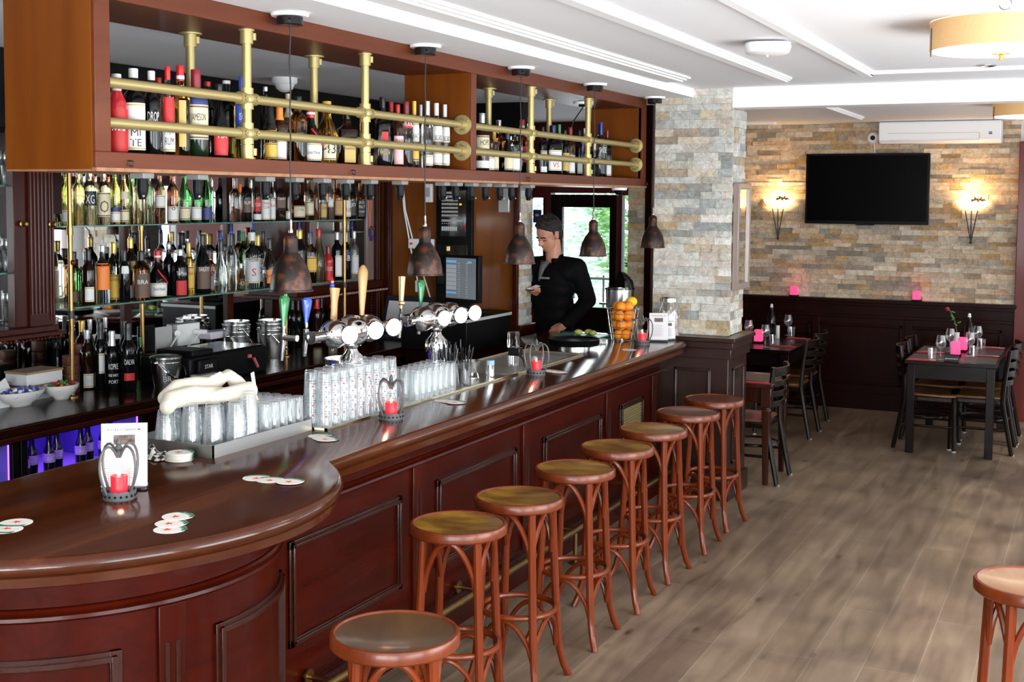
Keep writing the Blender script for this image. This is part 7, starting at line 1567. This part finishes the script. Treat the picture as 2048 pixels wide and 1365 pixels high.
body.ball(hd(.030,0,-.035),.072,18,14,(.85,.86,1.15),M=HR)
body.ball(hd(.045,0,-.085),.040,14,10,(.9,1.05,.75),M=HR)
body.ball(hd(.070,0,.012),.035,12,8,(.5,1.55,.5),M=HR)
cap(body,hd(.086,0,.0),hd(.105,0,-.030),.009,.014,4); body.ball(hd(.094,.012,-.034),.009,8,6); body.ball(hd(.094,-.012,-.034),.009,8,6)
body.ball(hd(.083,0,-.060),.022,12,8,(.5,1.0,.42),M=HR); body.ball(hd(.080,0,-.069),.020,12,8,(.5,.95,.42),M=HR)
for s in (-1,1):
    body.ball(hd(-.008,s*.078,-.004),.028,12,10,(.75,.32,1.15),M=HR)
    body.ball(hd(.058,s*.040,-.022),.026,10,8,(.6,.8,.7),M=HR)
cap(body,hd(-.02,0,-.05),(-3.665,8.53,1.55),.056,.064)
cap(body,w(-.01,0,1.46),w(-.01,0,1.0),.085,.085); cap(body,w(-.01,-.12,1.46),w(-.01,.12,1.46),.055,.055)
cap(body,Lsh,Lel,.050,.042); cap(body,Lel,Lwr,.040,.028); cap(body,Rsh,Rel,.050,.042); cap(body,Rel,Rwr,.040,.028)
for s in (-1,1):
    cap(body,w(0,s*.10,.95),w(.01,s*.11,.50),.085,.058); cap(body,w(.01,s*.11,.50),w(-.01,s*.12,.08),.056,.038); cap(body,w(-.02,s*.12,.045),w(.17,s*.14,.035),.04,.032)
def hand(mb,wr,d,up,curl,side,s=1.0):
    """palm and five bent fingers; d = direction of the fingers, up = back of the hand, side = +1 when the thumb lies along d x up"""
    d=Vector(d).normalized(); up=(Vector(up)-d*Vector(up).dot(d)).normalized(); r=d.cross(up)*side
    pc=wr+d*.050*s
    mm=Matrix(((d.x,r.x,up.x,0),(d.y,r.y,up.y,0),(d.z,r.z,up.z,0),(0,0,0,1)))
    mb.ball(pc,.048*s,14,10,(1.0,.86,.34),M=mm); cap(mb,wr,pc,.026*s,.026*s,3)
    for i,(o,l) in enumerate(((.030,.072),(.010,.080),(-.011,.074),(-.030,.058))):
        p=wr+d*.088*s+r*o*s; c=curl; pts=[p]
        for k in range(3):
            ang=c*(k+.4); v=d*cos(ang)-up*sin(ang); p=p+v*(l*s*(.45,.32,.23)[k]); pts.append(p)
        mb.tube(pts,[.0095*s,.009*s,.0083*s,.0072*s],8)
        for q,rr in zip(pts,(.0095,.009,.0083,.0072)): mb.ball(q,rr*s,8,6)
    p=wr+d*.030*s+r*.034*s; pts=[p,p+(d*.6+r*.7-up*.25)*.034*s,p+(d*.9+r*.75-up*.5)*.062*s]
    mb.tube(pts,[.0125*s,.0105*s,.0085*s],8)
    for q,rr in zip(pts,(.0125,.0105,.0085)): mb.ball(q,rr*s,8,6)
hand(body,Lwr,(-.55,-.72,-.38),(.2,-.35,.9),.28,1)
hand(body,Rwr,(.35,-.85,.10),(.1,-.1,-1),-.0-.35 if False else .45,-1)
skin=pm('skin',(.52,.245,.155),.45,sub=.15)
bo=obj('body',body,skin,per,W=True); remesh(bo,.0058,3)
# hair
hair=MB(); hair.ball(hd(-.026,0,.058),.100,20,16,(1.02,.86,.86),M=HR); hair.ball(hd(-.058,0,.0),.078,16,12,(.7,.98,1.0),M=HR)
g=random.Random(9)
for i in range(60):
    a=g.uniform(-1.5,1.5) if i<26 else g.uniform(0,6.28); e=g.uniform(.55,1.3); r_=.097
    p=Vector((-.022+r_*cos(a)*cos(e)*1.0,r_*.88*sin(a)*cos(e),.056+r_*sin(e)*.90)); hair.ball(HM@p,g.uniform(.012,.020),8,6)
for s in (-1,1): hair.ball(hd(.004,s*.074,.018),.022,10,8,(.7,.35,1.3),M=HR)
ho=obj('hair',hair,pm('dark_hair',(.012,.008,.006),.55,bump=.8,nscale=120),per,W=True); remesh(ho,.006,2)
br=MB()
for s in (-1,1):
    br.tube([hd(.091,s*.016,.016),hd(.088,s*.034,.020),hd(.076,s*.052,.013)],.0045,6); br.tube([hd(.083,s*.022,-.006),hd(.081,s*.034,-.010),hd(.074,s*.046,-.006)],.0030,6)
obj('brows_and_lashes',br,pm('brow',(.02,.012,.008),.6),per,W=True)
# clothes
jk=pm('black_jacket',(.0035,.0035,.004),.7,spec=.08)
ja=MB()
for (z,a,b,c) in ((1.47,.115,.185,0),(1.38,.135,.19,0.005),(1.28,.13,.18,.005),(1.18,.128,.172,.005),(1.08,.13,.172,0),(.99,.132,.178,0)):
    ja.ball(w(c,0,z),1,20,14,(a,b,.115),M=Matrix.Rotation(FA,4,'Z'))
cap(ja,w(-.01,-.14,1.50),w(-.01,.14,1.50),.075,.075)
cap(ja,Vector((-3.665,8.55,1.56)),Lsh,.070,.078); cap(ja,Vector((-3.665,8.56,1.56)),Rsh,.070,.078)
cap(ja,Lsh,Lel,.078,.063); cap(ja,Lel,Lwr,.062,.047); cap(ja,Rsh,Rel,.078,.063); cap(ja,Rel,Rwr-(Rwr-Rel)*.12,.062,.047)
jo=obj('jacket',ja,jk,per,W=True); remesh(jo,.009,6)
co=MB()
for k in range(15):
    a=R(38)+R(284)*k/14; r=.080; h=.058 if 2<k<12 else .03
    p=Vector((-3.668,8.525,1.575)); f=FA+a
    q=[p+Vector((r*cos(f),r*sin(f),0)),p+Vector((r*.9*cos(f),r*.9*sin(f),h))]; co.v+= [tuple(x) for x in q]
co.f=[(2*i,2*i+2,2*i+3,2*i+1) for i in range(14)]; co.c=[None]*14
c_=obj('collar',co,jk,per,W=True); sd=c_.modifiers.new('t','SOLIDIFY'); sd.thickness=.012
sh=MB(); m_=Matrix.Rotation(FA,4,'Z')
n_=Vector((cos(FA),sin(FA),0)); l_=Vector((-sin(FA),cos(FA),0))
b0=Vector((-3.668,8.525,0))
vs=[b0+n_*.088+l_*-.042+Vector((0,0,1.585)),b0+n_*.088+l_*.042+Vector((0,0,1.585)),b0+n_*.148+Vector((0,0,1.44)),b0+n_*.120+l_*-.02+Vector((0,0,1.53)),b0+n_*.120+l_*.02+Vector((0,0,1.53))]
sh.add(vs,[(0,1,4,3),(3,4,2)]); so=obj('shirt',sh,pm('grey_shirt',(.12,.11,.12),.8),per,W=True); sd=so.modifiers.new('t','SOLIDIFY'); sd.thickness=.02; so['label']='grey shirt in the open collar'
tr_=MB()
for s in (-1,1): cap(tr_,w(0,s*.095,1.0),w(.01,s*.11,.5),.105,.08); cap(tr_,w(.01,s*.11,.5),w(-.01,s*.12,.09),.078,.068)
to=obj('trousers',tr_,pm('dark_trousers',(.012,.012,.016),.8),per,W=True); remesh(to,.012,4)
so=MB()
for s in (-1,1): cap(so,w(-.03,s*.12,.05),w(.19,s*.145,.04),.05,.04)
so=obj('shoes',so,M['blackgloss'],per,W=True); remesh(so,.012,2)
# chest badge
bp=w(.150,.075,1.465); bm_=MB()
u=(l_*1.0+n_*-.35).normalized()
nrm=Vector((u.y,-u.x,0))
text_flat(bm_,'KOEKENBIER',.014,frameM(bp+nrm*.0,u,(0,0,1)),width=.085)
bo_=obj('chest_lettering',bm_,M['paper'],per,W=True); bo_['label']='white chest lettering'
ph=thing('mobile_phone','black mobile phone held in the hand of the man','phone',Rwr+Vector((.03,-.085,.045)),R(-20))
obj('case',MB().boxc((0,0,0),(.07,.14,.009),M=Matrix.Rotation(.25,4,'X')),M['blackgloss'],ph,bev=.004)
obj('screen',MB().boxc((0,-.001,.005),(.062,.125,.001),M=Matrix.Rotation(.25,4,'X')),pm('phone_screen',(.2,.22,.25),.2,emit=(.5,.55,.6),es=.6),ph)

# ------------------------------------------------------------------ light
W_=bpy.data.worlds.new('sky'); SC.world=W_; W_.use_nodes=True
bg=W_.node_tree.nodes['Background']; bg.inputs[0].default_value=(.80,.90,1,1); bg.inputs[1].default_value=4.0
def area(name,loc,rot,sx,sy,e,col=(1,1,1),spread=180):
    l=bpy.data.lights.new(name,'AREA'); l.shape='RECTANGLE'; l.size=sx; l.size_y=sy; l.energy=e; l.color=col; l.spread=R(spread)
    o=bpy.data.objects.new(name,l); COL.objects.link(o); o.location=loc; o.rotation_euler=rot; return o
DC=(.93,.97,1.0)
for (a,b,c,d),k in zip(RH,(1.25,1.25,.38,.04)): area('window_daylight',(1.925,(a+b)/2,(c+d)/2),(0,R(112),0),d-c-.1,b-a-.1,k*WIN_E*(b-a)/2.5,DC)
for (a,b,c,d) in RR: area('window_daylight',((a+b)/2,-2.03,(c+d)/2),(R(112),0,0),b-a-.1,d-c-.1,REAR_E*(b-a)/1.9,DC)
area('door_daylight',(-4.6,11.45,1.5),(R(-90),0,0),.5,.95,10,(.9,.97,1))
su=bpy.data.lights.new('sun','SUN'); su.energy=2.2; su.color=(1,.96,.9); su.angle=R(2)
so=bpy.data.objects.new('sun',su); COL.objects.link(so); so.rotation_euler=Vector((-2.2,1.2,-1.9)).to_track_quat('-Z','Y').to_euler()
for (y0,y1) in ((3.32,4.19),(4.20,5.04)):
    area('fridge_light',(-4.75,(y0+y1)/2,.88),(0,0,0),.4,.7,4.5,(.18,.06,1))
SC.view_settings.view_transform='Standard'; SC.view_settings.look='None'; SC.view_settings.gamma=1; SC.view_settings.use_curve_mapping=False
SC.view_settings.exposure=EXPO
cy=SC.cycles; cy.max_bounces=12; cy.transmission_bounces=10; cy.transparent_max_bounces=32; cy.glossy_bounces=5; cy.diffuse_bounces=4
cy.caustics_reflective=False; cy.caustics_refractive=False; cy.sample_clamp_indirect=6
try: cy.use_denoising=True
except Exception: pass
